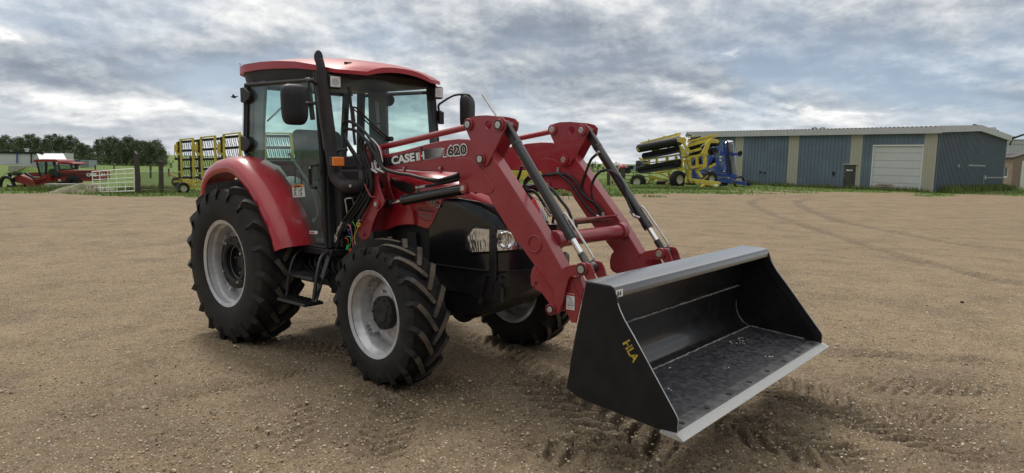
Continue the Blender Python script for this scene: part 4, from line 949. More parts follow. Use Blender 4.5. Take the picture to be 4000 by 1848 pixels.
for a,b,y in(((955,285),(935,305),.44),((975,640),(982,690),.40),((940,660),(985,682),.39),((1135,630),(1160,665),.44),((1155,660),(1192,672),.45),((793,680),(802,720),-.36),((640,612),(672,660),-.34),((714,378),(712,420),.41)):
    m=MB(); m.cyl(tp('E',*a,'y',y),tp('E',*b,'y',y),.0125,n=12); m.build('hose_fitting',ZINC,T,smooth=40)
# coupler group
YC=-.62
def cI(a,b,r,mat,name,y=YC,n=14,r2=None):
    m=MB(); m.cyl(tp('I',*a,'y',y),tp('I',*b,'y',y),r,r2,n=n); return m.build(name,mat,T,smooth=40,bevel=.002)
m=MB(); P_=[tp('I',a,b,'y',YC) for a,b in[(270,860),(345,725),(402,790),(325,912)]]; m.prism([(q.x,q.z) for q in P_],'y',YC,YC+.07); cb_=m.build('coupler_block',pmat('aluminium_block',(.62,.60,.54),.45,.5),T,bevel=.004)
for q_ in((312,822),(343,822)):
    c=tp('I',*q_,'y',YC-.001); m=MB(); m.cyl(c,c+Vector((0,-.004,0)),.010,n=12); m.build('bolt',BLK,cb_)
for a,b in(((470,570),(385,752)),((520,560),(415,790)),((575,540),(500,690)),((625,530),(560,690)),((700,540),(670,600)),((420,830),(385,940)),((290,890),(240,1000)),((355,900),(330,980))):
    L_=(Vector(b)-Vector(a)) if False else (b[0]-a[0],b[1]-a[1])
    cI(a,b,.013,ZINC if a[0] in(470,700,290) else CAST,'coupling',y=YC+.01)
    cI((a[0]+L_[0]*.35,a[1]+L_[1]*.35),(a[0]+L_[0]*.6,a[1]+L_[1]*.6),.020,ZINC if a[0]==470 else CAST,'coupling_sleeve',y=YC+.01)
cI((395,575),(330,690),.040,PLAST,'solenoid',y=YC+.06); cI((330,690),(270,790),.036,pmat('brown_plastic',(.07,.03,.022),.5),'solenoid_body',y=YC+.06)
for P_,r in(([(420,830),(380,930),(370,1010),(420,1060),(500,1060),(560,1020)],.016),([(250,1000),(235,1060),(250,1130),(300,1190)],.017),([(330,980),(300,1050),(270,1150),(280,1300)],.017),([(480,900),(440,960),(440,1030),(500,1080)],.014)): hose('I',P_,YC+.05,r)
hose('C',[(860,640),(855,700),(868,750),(900,785),(930,800)],-.52,.016)
for c,colr_ in(((548,905),(.03,.30,.08)),((588,952),(.60,.03,.02)),((628,925),(.03,.05,.35)),((655,905),(.65,.50,.04))):
    mt=pmat('cap_rubber',colr_,.45); cI((c[0]+6,c[1]-28),(c[0]-6,c[1]+28),.017,mt,'dust_cap',y=YC-.01,r2=.020)
for P_,colr_ in(([(570,600),(585,680),(600,780),(608,900)],(.55,.12,.22)),([(600,560),(640,640),(625,760),(590,820),(575,880)],(.05,.35,.10)),([(685,600),(660,680),(630,760),(640,880)],(.70,.55,.05)),([(660,580),(700,590),(695,625),(660,620),(660,580)],(.70,.55,.05)),([(500,780),(540,800),(545,870)],(.55,.06,.03)),([(520,760),(570,770),(585,830),(560,890)],(.05,.35,.10)),([(530,650),(560,720),(600,800),(630,890)],(.03,.04,.3)),([(540,600),(575,640),(560,680)],(.6,.3,.35))):
    m=MB(); m.tube([tp('I',a,b,'y',YC-.02) for a,b in P_],.0035,6,4); m.build('cap_cord',pmat('cord',colr_,.5),T,smooth=60)
# ---------------- bucket
HWb,HTb=1.09,1.045
def hwz(z): return HWb+(HTb-HWb)*min(1.05,max(0,(z-.40)/.62))
SN=(0,-1,(HTb-HWb)/.62*-1.0)               # near plate plane: -y - k z = c
kk=(HTb-HWb)/.62; 
def bp(reg,x,y,side=-1):                    # pixel -> point on the (slightly leaning) side plate
    # plane side*y = HWb + kk*(z-.40)
    n=Vector((0,side,-kk)); c=HWb-kk*.40; return tpn(reg,x,y,n,c)
side_px=[('P',2289,1102),('P',2387,1120),('P',2398,1131),('F',384,385),('F',390,420),('F',402,455),('F',425,505),('F',470,583),('P',2642,1626),('P',2648,1643),('P',2643,1698),('F',600,1030),('F',400,940),('F',200,862),('F',140,825)]
sp3=[bp(*q) for q in side_px]; sxz=[(q.x,q.z) for q in sp3]
for i_,dz_ in((11,-.011),(12,-.020),(13,-.020),(14,-.010)): sxz[i_]=(sxz[i_][0],sxz[i_][1]+dz_)
BB=pmat('bucket_black',(.009,.009,.011),.30,0,.5,.35,var=.2,vscale=4,dirt=(.045,.045,.047),dirtamt=.22,dscale=9,bump=.08,bscale=30)
BS=pmat('side_plate_black',(.008,.008,.009),.5,0,.25,0,var=.2,vscale=4,dirt=(.04,.038,.036),dirtamt=.25,dscale=9)
BF=pmat('scuffed_bucket_floor',(.020,.021,.026),.42,0,.5,.0,var=.5,vscale=9,dirt=(.085,.088,.095),dirtamt=.8,dscale=28,bump=.25,bscale=40)
def sheet(prof,name,mat,par,th=.010,smooth=30):
    # prof: inner line; thickness added away from the mouth
    m=MB(); n=len(prof); out=[]
    for i in range(n):
        a=prof[max(i-1,0)];b=prof[min(i+1,n-1)]; d=Vector((b[0]-a[0],b[1]-a[1])).normalized(); nn=Vector((d.y,-d.x))
        out.append((prof[i][0]+nn.x*th,prof[i][1]+nn.y*th))
    loop=list(prof)+out[::-1]
    def ring(s): return [Vector((x,s*(hwz(z)-.004),z)) for x,z in loop]
    m.loft([ring(-1),ring(1)]); return m.build(name,mat,par,smooth=smooth,fix=True)

backp=[(4.075,1.03),(4.050,.90),(4.020,.72),(4.004,.61),(4.006,.56),(4.022,.505),(4.062,.452),(4.115,.428),(4.62,.389)]
backp=backp[:3]+crv2(backp[3:8],4)+[backp[8]]
bucket=sheet(backp[:-1],'bucket',BB,T,.010)
fl=sheet([backp[-2],backp[-1]],'bucket_floor',BF,bucket,.012)
# top box with its turned-down lip
tb_=sheet([(4.055,1.041),(4.215,1.036),(4.232,1.030),(4.238,1.015),(4.240,.984)],'top_rail',pmat('top_rail_black',(.016,.016,.018),.24,0,.8,1.0,var=.2,vscale=5,dirt=(.10,.10,.10),dirtamt=.35,dscale=8,coatr=.18),bucket,-.008,40)
m=MB(); m.loft([[Vector((x,s*(hwz(z)-.006),z)) for x,z in((4.075,1.030),(4.16,1.026),(4.075,.93))] for s in(-1,1)]); m.build('top_box_web',BB,bucket,fix=True)
for s in(-1,1):
    loop=[(x,z) for x,z in sxz]; m=MB(); n=len(loop)
    O_=[Vector((x,s*hwz(z),z)) for x,z in loop]; I_=[Vector((x,s*(hwz(z)-.009),z)) for x,z in loop]
    m.add(O_+I_,[tuple(range(n)),tuple(range(n,2*n))[::-1]]+[(i,n+i,n+(i+1)%n,(i+1)%n) for i in range(n)]); m.build('side_plate',BS,bucket,fix=True,bevel=.0015)
    edge=loop[2:11]; m=MB(); off=[]
    for i,(x,z) in enumerate(edge):
        a=edge[max(i-1,0)];b=edge[min(i+1,len(edge)-1)]; d=Vector((b[0]-a[0],b[1]-a[1])).normalized(); nn=Vector((d.y,-d.x)); off.append((x-nn.x*-.052*1,z-nn.y*-.052*1) if False else (x+nn.x*.055,z+nn.y*.055))
    lp=[(x+ (a_[0]-x)*.05,z+(a_[1]-z)*.05) for (x,z),a_ in zip(edge,off)]+off[::-1]
    m.loft([[Vector((x,s*(hwz(z)-.0085),z)) for x,z in lp],[Vector((x,s*(hwz(z)-.0165),z)) for x,z in lp]]); m.build('edge_strip',BB,bucket,fix=True)
    # bare worn metal on the rim of the plate
    m=MB(); m.loft([[Vector((x+.0012,s*(hwz(z)-.001),z)),Vector((x+.0012,s*(hwz(z)-.0085),z)),Vector((x-.001,s*(hwz(z)-.0085),z)),Vector((x-.001,s*(hwz(z)-.001),z))] for x,z in loop[4:11]]); m.build('worn_edge',STEEL,bucket,fix=True)
m=MB(); m.loft([[Vector((4.555,s*1.105,.372)),Vector((4.555,s*1.105,.386)),Vector((4.643,s*1.105,.390)),Vector((4.686,s*1.112,.366)),Vector((4.680,s*1.112,.360)),Vector((4.60,s*1.108,.368))] for s in(-1,1)]); m.build('cutting_edge',pmat('worn_bright_edge',(.45,.46,.46),.42,.45,var=.2,vscale=30,bump=.05,bscale=120,dirt=(.20,.17,.13),dirtamt=.45,dscale=30),bucket,fix=True,bevel=.001)
m=MB(); m.loft([[Vector((4.55,s*1.07,.3925)),Vector((4.56,s*1.07,.3985)),Vector((4.628,s*1.07,.3965)),Vector((4.636,s*1.07,.3895))] for s in(-1,1)]); m.build('edge_backing',pmat('scraped_black',(.05,.05,.055),.45,dirt=(.25,.25,.25),dirtamt=.5,dscale=14),bucket,fix=True)
for k in range(8):
    y=-.98+1.96*k/7; m=MB(); m.cyl((4.606,y,.3965),(4.606,y,.3995),.016,n=12); m.build('plough_bolt',BLK,bucket)
# crease welds, scraped bright
WELD=pmat('scraped_weld',(.16,.155,.15),.6,.3,var=.5,vscale=25,bump=.6,bscale=60,dirt=(.55,.50,.42),dirtamt=.8,dscale=18)
for (x,z) in((4.024,.735),(4.118,.4315)):
    m=MB(); m.tube([(x+.004+random.uniform(-.003,.003),y,z+.002+random.uniform(-.002,.002)) for y in np.linspace(-1.05,1.05,50)],.006,6); m.build('weld_seam',WELD,bucket,smooth=60)
for s in(-1,1):
    m=MB(); m.tube([(x+.003,s*(hwz(z)-.013),z+.003) for x,z in backp[3:-2]],.004,6); m.build('weld_seam',WELD,bucket,smooth=60)
    m=MB(); m.tube([(4.12+.4*t,s*(hwz(.4)-.013),.429-.031*t+.002) for t in np.linspace(0,1,12)],.005,6); m.build('weld_seam',WELD,bucket,smooth=60)
# size sticker on the lip and the maker's letters on the side plate
X4=4.2500
m=MB(); m.add([(X4,-1.040,.984),(X4,-.975,.984),(X4,-.975,1.022),(X4,-1.040,1.022),(X4+.0012,-1.040,.984),(X4+.0012,-.975,.984),(X4+.0012,-.975,1.022),(X4+.0012,-1.040,1.022)],[(3,2,1,0),(4,5,6,7),(0,1,5,4),(1,2,6,5),(2,3,7,6),(3,0,4,7)]); z84=m.build('size_sticker',WHITE,bucket)
textm('size_number','84',BLK,z84,(X4+.0016,-1.030,.988),(0,1,0),(0,0,1),.040,.0006,.0003)
YL=pmat('worn_yellow_letters',(.62,.42,.03),.5,dirt=(.02,.02,.02),dirtamt=.95,dscale=26)
a=bp('F',417,612); b=bp('F',470,712); c=bp('F',442,598); d_=(b-a).normalized()
textm('maker_letters','HLA',YL,bucket,a+Vector((0,-.0015,0)),d_,c-a,.060,.0022,.0006,sx=1.0)
ob=[o for o in bucket.children if o.name.startswith('maker_letters')][0]
e=[(v.co-a).dot(d_) for v in ob.data.vertices]; k_=(b-a).length/max(e); 
for v in ob.data.vertices: v.co=v.co+d_*((v.co-a).dot(d_)*(k_-1))
# bird droppings and chipped paint inside the bucket
DRP=pmat('dropping_white',(.62,.62,.60),.7); ck=random.Random(5)
for cx,cy,n_,sp in((4.22,.62,16,.06),(4.40,.0,4,.02),(4.33,-.62,4,.02),(4.50,.45,4,.02),(4.2,-.3,3,.03)):
    m=MB()
    for i in range(n_):
        x=cx+ck.gauss(0,sp*.5); y=cy+ck.gauss(0,sp); z=.4285-(x-4.115)*.0772+.0008; r=ck.uniform(.003,.011); rr=[Vector((x+r*.7*ck.uniform(.6,1.2)*math.cos(2*math.pi*q/9),y+r*ck.uniform(.6,1.3)*math.sin(2*math.pi*q/9),z)) for q in range(9)]
        m.loft([rr,[v+Vector((0,0,.001)) for v in rr]])
    m.build('paint_chips',DRP,bucket)
# ================================================================ GROUND
def vnoise(x,y,seed=0):
    xi=np.floor(x).astype(np.int64); yi=np.floor(y).astype(np.int64); xf=x-xi; yf=y-yi
    def h(a,b):
        n=(a*374761393+b*668265263+seed*1442695041)&0x7fffffff; n=((n^(n>>13))*1274126177)&0x7fffffff; return ((n^(n>>16))&0xffff)/65535.
    u=xf*xf*(3-2*xf); v=yf*yf*(3-2*yf)
    return (h(xi,yi)*(1-u)+h(xi+1,yi)*u)*(1-v)+(h(xi,yi+1)*(1-u)+h(xi+1,yi+1)*u)*v
def fbm(x,y,o=4,seed=0):
    r=0;a=.5
    for k in range(o): r=r+a*(vnoise(x*2**k,y*2**k,seed+k)-.5); a*=.5
    return r
# dirt / grass border, given where it meets the picture
bl=[(-400,487),(0,487),(150,488),(260,493),(400,495),(510,498),(700,499),(1500,492),(1600,489),(1800,487),(2000,484),(2200,486),(2400,489),(2576,492),(2900,497)]
BA=[];BD=[]
for X_,Y_ in bl:
    g=gp('Z',X_,Y_); v=g-WC; BA.append(math.atan2(v.dot(HR),v.dot(H))); BD.append(v.dot(H))
def grassmask(x,y):
    d=(x-CX)*H.x+(y-CY)*H.y; l=(x-CX)*HR.x+(y-CY)*HR.y
    a=np.arctan2(l,np.maximum(d,.1)); b=np.interp(a,BA,BD)
    wdt=np.interp(a,[-.2,.1,.3,.7],[1.3,2.2,6.0,9.0])
    return sstep(-.45,.55,(d-b)/wdt+fbm(x*.45,y*.45,5,5)*2.9)
# angular / radial grid round the camera: fine in front of it
th_f=np.radians(np.arange(-46,46,.14)); th_c=np.radians(np.arange(50,310.1,5.0)); ths=np.concatenate([th_f,th_c])
rs_=[.6]
while rs_[-1]<9000:
    r=rs_[-1]; rs_.append(r*(1.06 if r<2.6 else 1.0042 if r<11 else 1.012 if r<70 else 1.05 if r<400 else 1.12))
rs_=np.array(rs_); NR,NA=len(rs_),len(ths)
Rg,Tg=np.meshgrid(rs_,ths,indexing='ij')
base_a=math.atan2(H.y,H.x)
gx=CX+Rg*np.cos(base_a-Tg); gy=CY+Rg*np.sin(base_a-Tg)
gzb=ground_base(gx,gy)
# tracks: polylines on the ground
def track(reg,pts,w,dep,lug,mud_shade,per=.17,sgn=1,seed=0):
    P=[gp(reg,a,b) for a,b in pts]; return dict(P=np.array([(p.x,p.y) for p in crv([(q.x,q.y,0) for q in P],5)]),w=w,dep=dep,lug=lug,mud_shade=mud_shade,per=per,sgn=sgn)
TK=[track('Z',[(1040,965),(1010,1020),(975,1090),(925,1188)],.36,.010,.022,.6,.13),
 track('Z',[(1100,925),(1150,965),(1225,1025),(1290,1080)],.26,.006,.012,.55,.07),
 track('Z',[(1640,880),(1780,915),(1939,965),(2150,1040),(2380,1110),(2600,1185)],.56,.012,.030,.85,.12),
 track('Z',[(1560,960),(1700,1000),(1850,1070),(2050,1130),(2250,1190)],.50,.014,.032,.85,.13,-1),
 track('Z',[(1288,920),(1400,985),(1540,1070),(1680,1188)],.52,.020,.050,.95,.19),
 track('Z',[(1330,1080),(1440,1125),(1540,1188)],.45,.014,.035,.8,.17,-1),
 track('Z',[(1150,800),(1260,810),(1400,855),(1480,890)],.42,.010,.026,.65,.10,-1),
 track('Z',[(2060,885),(2200,890),(2350,900),(2576,915)],.26,.010,.014,.75,.12),
 track('Z',[(2080,960),(2200,970),(2400,975),(2576,985)],.34,.008,.016,.5,.10),
 track('Z',[(2200,1035),(2400,1045),(2576,1060)],.40,.008,.018,.65,.07),
 track('Z',[(380,1008),(520,980),(680,952),(860,900)],.24,.006,.016,.45,.06),
 track('Z',[(790,985),(740,1040),(700,1110),(650,1185)],.44,.004,.016,.28,.16),
 track('Z',[(510,838),(650,850),(830,880),(960,930)],.30,.005,.012,.45,.09),
 track('Z',[(0,1098),(120,1070),(330,1030),(480,1000)],.10,.008,.008,.6,.1),
 track('Z',[(1120,835),(1250,880),(1330,930),(1400,1000)],.35,.008,.02,.6,.11),
 track('Z',[(2050,493),(1950,495),(1898,504),(1893,514),(1925,530),(1990,555),(2080,585),(2250,640),(2450,690),(2620,725)],.40,.02,.01,.62,.2),
 track('Z',[(2180,493),(2070,496),(2018,504),(2008,513),(2040,530),(2110,555),(2230,580),(2400,612),(2600,632)],.45,.02,.01,.62,.2),
 track('Z',[(0,574),(150,566),(300,558),(480,553)],.16,.01,.0,.5),track('Z',[(0,562),(200,555),(470,547)],.14,.01,.0,.4),
 track('Z',[(1640,510),(1800,520),(2100,522),(2576,512)],.4,.01,.0,.3),track('Z',[(1700,560),(2000,560),(2576,545)],.3,.01,.0,.25),
 track('Z',[(0,620),(240,625),(470,610)],.2,.01,.0,.25),track('Z',[(1500,505),(1700,503),(1880,506)],.5,.01,.0,.35)]
disp=np.zeros_like(gx); mud_shade=np.zeros_like(gx)
near=Rg<14
for k,t in enumerate(TK):
    P=t['P']; a=P[:-1]; b=P[1:]; L=np.linalg.norm(b-a,axis=1); S=np.concatenate([[0],np.cumsum(L)])
    bb=(gx>P[:,0].min()-1)&(gx<P[:,0].max()+1)&(gy>P[:,1].min()-1)&(gy<P[:,1].max()+1)
    ii=np.where(bb); X=gx[ii];Y=gy[ii]; best=np.full(X.shape,9e9); bs=np.zeros_like(best); bv=np.zeros_like(best)
    for q in range(len(a)):
        d=(b[q]-a[q])/max(L[q],1e-6); u=np.clip((X-a[q,0])*d[0]+(Y-a[q,1])*d[1],0,L[q]); dx=X-a[q,0]-u*d[0]; dy=Y-a[q,1]-u*d[1]; ds=np.hypot(dx,dy); sg=np.sign(dx*d[1]-dy*d[0])
        m_=ds<best; best[m_]=ds[m_]; bs[m_]=S[q]+u[m_]; bv[m_]=(ds*sg)[m_]
    wv_=t['w']*(1+fbm(X*1.2,Y*1.2,2,k)*.5); f=1-sstep(.38,.56,best/wv_)
    endf=sstep(0,.4,bs)*sstep(0,.4,S[-1]-bs)
    rag=np.clip(1.05+fbm(X*1.8,Y*1.8,3,20+k)*1.8,0.1,1.25)
    ph=(bs+t['sgn']*np.abs(bv)*.85)/t['per']+ (bv>0)*.5+fbm(X*3,Y*3,2,30+k)*.7
    bar_=sstep(.35,.72,.5+.5*np.sin(2*math.pi*ph))
    rim_=np.exp(-((best/wv_-.55)/.10)**2)
    disp[ii]+=(f*(-t['dep']+t['lug']*(bar_-.5)*1.25)+rim_*t['dep']*.6)*rag*endf
    mud_shade[ii]=np.maximum(mud_shade[ii],f*t['mud_shade']*endf*np.clip(rag,.3,1)*(.72+.28*(1-bar_)))  # grooves coloured darker to stand in for their shade
# churned ground round the front wheel and under the bucket
def patch_(reg,x,y,r,amt,a2):
    g=gp(reg,x,y); q=np.exp(-((gx-g.x)**2+(gy-g.y)**2)/r**2); global mud_shade,disp
    mud_shade=np.maximum(mud_shade,q*amt*np.clip(.8+fbm(gx*2.5,gy*2.5,4,77)*1.8,0,1)); disp=disp+q*a2*(fbm(gx*9,gy*9,4,78)+.25*fbm(gx*30,gy*30,2,79))
for a_ in((1000,985,.4,1.0,.10),(1330,860,.5,.6,.05),(1560,1080,1.0,.95,.045),(1900,1120,1.1,.85,.035),(2300,1080,1.0,.75,.03),(2300,960,.8,.55,.03),(860,1120,.5,.6,.04),(1200,820,.6,.45,.03),(700,880,.8,.3,.02),(1750,980,.9,.7,.035)): patch_('Z',*a_)
nf=np.where(near,1,0)
disp+=nf*(fbm(gx*1.3,gy*1.3,3,1)*.03+fbm(gx*6,gy*6,4,2)*.020+fbm(gx*34,gy*34,2,3)*.012)
disp+=(~near)*fbm(gx*.4,gy*.4,3,8)*.05
dn=np.hypot(gx-CX,gy-CY); mud_shade=np.clip(np.maximum(mud_shade,(1-sstep(3.8,8.5,dn))*np.clip(.30+fbm(gx*.7,gy*.7,4,91)*1.0,.0,.6)),0,1)  # near the camera: dampness, plus view-angle darkening painted into the colour
gm=grassmask(gx,gy)
disp+=gm*(fbm(gx*.35,gy*.35,3,40)*.16)
GZ=gzb+disp
vs=np.stack([gx,gy,GZ],-1).reshape(-1,3)
idx=np.arange(NR*NA).reshape(NR,NA)
A_=idx[:-1,:]; Bn=np.roll(idx,-1,axis=1)
q=np.stack([idx[:-1,:],idx[1:,:],Bn[1:,:],Bn[:-1,:]],-1).reshape(-1,4)
cen=len(vs); vs=np.vstack([vs,[[CX,CY,float(ground_base(CX,CY))]]])
tri=np.stack([idx[0,:],Bn[0,:],np.full(NA,cen)],-1)
me=bpy.data.meshes.new('ground'); nv=len(vs); nq=len(q); nt=len(tri)
me.vertices.add(nv); me.vertices.foreach_set('co',vs.astype(np.float32).ravel())
me.loops.add(nq*4+nt*3); me.loops.foreach_set('vertex_index',np.concatenate([q.ravel(),tri.ravel()]).astype(np.int32))
me.polygons.add(nq+nt); me.polygons.foreach_set('loop_start',np.concatenate([np.arange(nq)*4,nq*4+np.arange(nt)*3]).astype(np.int32))
me.update(calc_edges=True); me.validate()
me.polygons.foreach_set('use_smooth',[True]*len(me.polygons))
for nm_,arr in(('mud_shade',mud_shade),('grass',gm)):
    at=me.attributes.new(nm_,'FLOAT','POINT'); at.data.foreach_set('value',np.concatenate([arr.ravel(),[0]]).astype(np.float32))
GM=bpy.data.materials.new('dirt_and_grass'); GM.use_nodes=True; t=NT(GM.node_tree); b=t.n['Principled BSDF']
co=t.n.new('ShaderNodeTexCoord').outputs['Object']
am=t.n.new('ShaderNodeAttribute'); am.attribute_name='mud_shade'; ag=t.n.new('ShaderNodeAttribute'); ag.attribute_name='grass'
big=t.ramp(t.noise(co,.35,6,.6),[(.3,0),(.7,1)]); mid=t.ramp(t.noise(co,3.2,8,.65),[(.3,0),(.72,1)]); fine=t.ramp(t.noise(co,38,6,.7),[(.32,0),(.7,1)])
c=t.mix(big,(.240,.174,.098),(.340,.250,.145)); c=t.mix(t.math('MULTIPLY',mid,.55),c,(.150,.108,.062)); 
c=t.mix(t.math('MULTIPLY',fine,.5),c,(.40,.31,.21)); c=t.mix(t.math('MULTIPLY',t.ramp(t.noise(co,1.1,7,.7),[(.46,0),(.64,1)]),.6),c,(.130,.096,.060)); c=t.mix(t.math('MULTIPLY',t.ramp(t.noise(co,11,7,.75),[(.5,0),(.66,1)]),.55),c,(.10,.074,.05)); 
dk=t.ramp(t.noise(co,75,4,.7),[(.36,1),(.5,0)]); c=t.mix(t.math('MULTIPLY',dk,.75),c,(.085,.062,.045))
def peb(sc_,lo_,hi,dens):
    v=t.new('ShaderNodeTexVoronoi',{'Scale':sc_,'Randomness':1.0}); t.l.new(co,v.inputs['Vector'])
    sp=t.new('ShaderNodeSeparateColor',{0:v.outputs['Color']}); on=t.math('GREATER_THAN',sp.outputs[0],dens); 
    sh=t.ramp(v.outputs['Distance'],[(lo_,1),(hi,0)]); return t.math('MULTIPLY',on,sh),sp.outputs[1]
p1,c1=peb(50,.30,.40,.42); p2,c2=peb(24,.20,.27,.66); p3,c3=peb(95,.3,.42,.35); p4,c4=peb(11,.12,.16,.80)
pc=lambda q:t.ramp(q,[(0,(.055,.045,.038)),(.25,(.12,.095,.07)),(.45,(.38,.27,.15)),(.7,(.52,.43,.31)),(.88,(.60,.54,.45)),(1,(.20,.20,.20))])
c=t.mix(t.math('MULTIPLY',p3,.7),c,pc(c3)); c=t.mix(t.math('MULTIPLY',p1,.8),c,pc(c1)); c=t.mix(t.math('MULTIPLY',p2,.9),c,pc(c2)); c=t.mix(t.math('MULTIPLY',p4,.7),c,pc(c4))
# damp churned soil, plus shade painted into the grooves and near ground
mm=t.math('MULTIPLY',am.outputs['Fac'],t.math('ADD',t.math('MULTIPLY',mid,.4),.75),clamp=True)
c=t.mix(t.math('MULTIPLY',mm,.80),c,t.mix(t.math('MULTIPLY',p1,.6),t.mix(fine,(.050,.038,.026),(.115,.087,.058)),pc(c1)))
gn=t.ramp(t.noise(co,.55,6,.65),[(.3,0),(.7,1)]); gf=t.ramp(t.noise(co,9,8,.7),[(.3,0),(.7,1)])
gc=t.mix(gn,(.075,.130,.022),(.150,.205,.045)); gc=t.mix(t.math('MULTIPLY',gf,.6),gc,(.060,.115,.018)); gc=t.mix(t.ramp(t.noise(co,1.8,7,.7),[(.56,0),(.72,.7)]),gc,(.21,.19,.085))
ge=t.math('ADD',ag.outputs['Fac'],t.math('MULTIPLY',t.math('SUBTRACT',t.noise(co,2.3,8,.75),.5),.9)); ge=t.ramp(ge,[(.42,0),(.6,1)])
c=t.mix(ge,c,gc); t.l.new(c,b.inputs['Base Color'])
t.l.new(t.math('SUBTRACT',.97,t.math('MULTIPLY',mm,.22)),b.inputs['Roughness']); b.inputs['Specular IOR Level'].default_value=.25
hh=t.math('ADD',t.math('MULTIPLY',t.noise(co,30,8,.7),.012),t.math('ADD',t.math('MULTIPLY',p1,.007),t.math('ADD',t.math('MULTIPLY',p2,.010),t.math('MULTIPLY',p3,.003))))
bn=t.new('ShaderNodeBump',{'Strength':1.0,'Distance':1.3,'Height':hh}); t.l.new(bn.outputs[0],b.inputs['Normal'])
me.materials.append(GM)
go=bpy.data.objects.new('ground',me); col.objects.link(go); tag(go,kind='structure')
def ico(m,c,r,sx=1,sy=1,sz=.7,rz=0,rnd=None):
    rnd=rnd or random; ph=(1+5**.5)/2
    V=[(-1,ph,0),(1,ph,0),(-1,-ph,0),(1,-ph,0),(0,-1,ph),(0,1,ph),(0,-1,-ph),(0,1,-ph),(ph,0,-1),(ph,0,1),(-ph,0,-1),(-ph,0,1)]
    F=[(0,11,5),(0,5,1),(0,1,7),(0,7,10),(0,10,11),(1,5,9),(5,11,4),(11,10,2),(10,7,6),(7,1,8),(3,9,4),(3,4,2),(3,2,6),(3,6,8),(3,8,9),(4,9,5),(2,4,11),(6,2,10),(8,6,7),(9,8,1)]
    cs,sn=math.cos(rz),math.sin(rz); vv=[]
    for x,y,z in V:
        k=r/1.9*rnd.uniform(.75,1.15); x,y,z=x*k*sx,y*k*sy,z*k*sz; vv.append((c[0]+x*cs-y*sn,c[1]+x*sn+y*cs,c[2]+z))
    m.add(vv,F)
# scattered small stones (uncountable) and the few big ones
rd=random.Random(3)
STN=pmat('stone',(.34,.28,.21),.85,0,.3,bump=.4,bscale=60)
t2_=NT(STN.node_tree); w2_=t2_.noise(t2_.n.new('ShaderNodeTexCoord').outputs['Object'],9.0,3,.8)
STN.node_tree.links.new(t2_.ramp(w2_,[(.32,(.07,.06,.05)),(.42,(.22,.17,.12)),(.5,(.45,.36,.25)),(.6,(.55,.48,.38)),(.7,(.34,.22,.12))]),STN.node_tree.nodes['Principled BSDF'].inputs['Base Color'])
m=MB()
for i in range(8000):
    r=3.3*math.exp(rd.random()*1.25); a=rad(rd.uniform(-44,44)); x=CX+r*math.cos(base_a-a); y=CY+r*math.sin(base_a-a)
    s_=rd.uniform(.004,.0115)*(1.7 if rd.random()<.07 else 1); ico(m,(x,y,gz((x,y))+s_*.15),s_,1,rd.uniform(.6,1),.6,rd.uniform(0,3),rd)
tag(m.build('gravel',STN),'small loose gravel scattered over the dirt yard','gravel',kind='stuff')
for px_,py_,s_,lab in((1195,888,.030,'pale rounded stone between the front wheel and the bucket'),(365,1028,.028,'flat tan stone on the dirt at lower left'),(100,1106,.022,'pale flat stone nearest the lower left corner'),(1183,960,.022,'small tan stone right of the near front tyre'),(2040,825,.030,'dark clod lying just past the far end of the bucket'),(865,1015,.016,'small stone below the near front tyre tracks'),(470,1020,.014,'tiny pale stone right of the flat tan stone'),(2420,762,.03,'small dark stone alone on the right side of the yard')):
    g=gp('Z',px_,py_); m=MB(); ico(m,(0,0,0),s_,1,.7,.55,rd.uniform(0,3),rd); o=m.build('stone',STN if 'dark' not in lab else CAST); o.location=(g.x,g.y,g.z+s_*.3)
    tag(o,lab,'stone','loose stones on the dirt yard')
# grass blades beyond the yard (uncountable)
GB=bpy.data.materials.new('grass_blades'); GB.use_nodes=True; t=NT(GB.node_tree); b=t.n['Principled BSDF']; co=t.n.new('ShaderNodeTexCoord').outputs['Object']
c=t.mix(t.ramp(t.noise(co,.7,5,.6),[(.3,0),(.7,1)]),(.065,.125,.020),(.160,.215,.045)); c=t.mix(t.ramp(t.noise(co,6,5,.7),[(.4,0),(.75,.7)]),c,(.22,.21,.08)); t.l.new(c,b.inputs['Base Color']); b.inputs['Roughness'].default_value=.7
def blades(n,amin,amax,dmin,dmax,h0,h1,seed,maskmin=.4):
    r_=np.random.default_rng(seed); a=r_.uniform(amin,amax,n); d=dmin+(dmax-dmin)*r_.random(n)**1.6
    l=d*np.tan(a); x=CX+d*H.x+l*HR.x; y=CY+d*H.y+l*HR.y; gmk=grassmask(x,y); clump=fbm(x*.9,y*.9,3,61)
    k=gmk+clump*.8>maskmin+r_.random(n)*.35; x,y=x[k],y[k]; n=len(x); z=ground_base(x,y)+grassmask(x,y)*fbm(x*.35,y*.35,3,40)*.16
    h=r_.uniform(h0,h1,n)*(1+clump[k]*1.2); w=.02+.02*r_.random(n); t_=r_.uniform(0,2*math.pi,n); lx=r_.normal(0,.4,n)*h; ly=r_.normal(0,.4,n)*h
    v=np.empty((n,3,3)); v[:,0]=np.stack([x-np.cos(t_)*w,y-np.sin(t_)*w,z-.02],-1); v[:,1]=np.stack([x+np.cos(t_)*w,y+np.sin(t_)*w,z-.02],-1); v[:,2]=np.stack([x+lx,y+ly,z+h],-1); return v.reshape(-1,3)
V=np.vstack([blades(26000,-.68,-.1,25,60,.05,.16,1),blades(30000,.0,.72,34,66,.04,.13,2)])
me=bpy.data.meshes.new('grass'); n=len(V)//3; me.vertices.add(len(V)); me.vertices.foreach_set('co',V.astype(np.float32).ravel()); me.loops.add(n*3); me.loops.foreach_set('vertex_index',np.arange(n*3,dtype=np.int32)); me.polygons.add(n); me.polygons.foreach_set('loop_start',(np.arange(n)*3).astype(np.int32)); me.update(calc_edges=True); me.materials.append(GB)
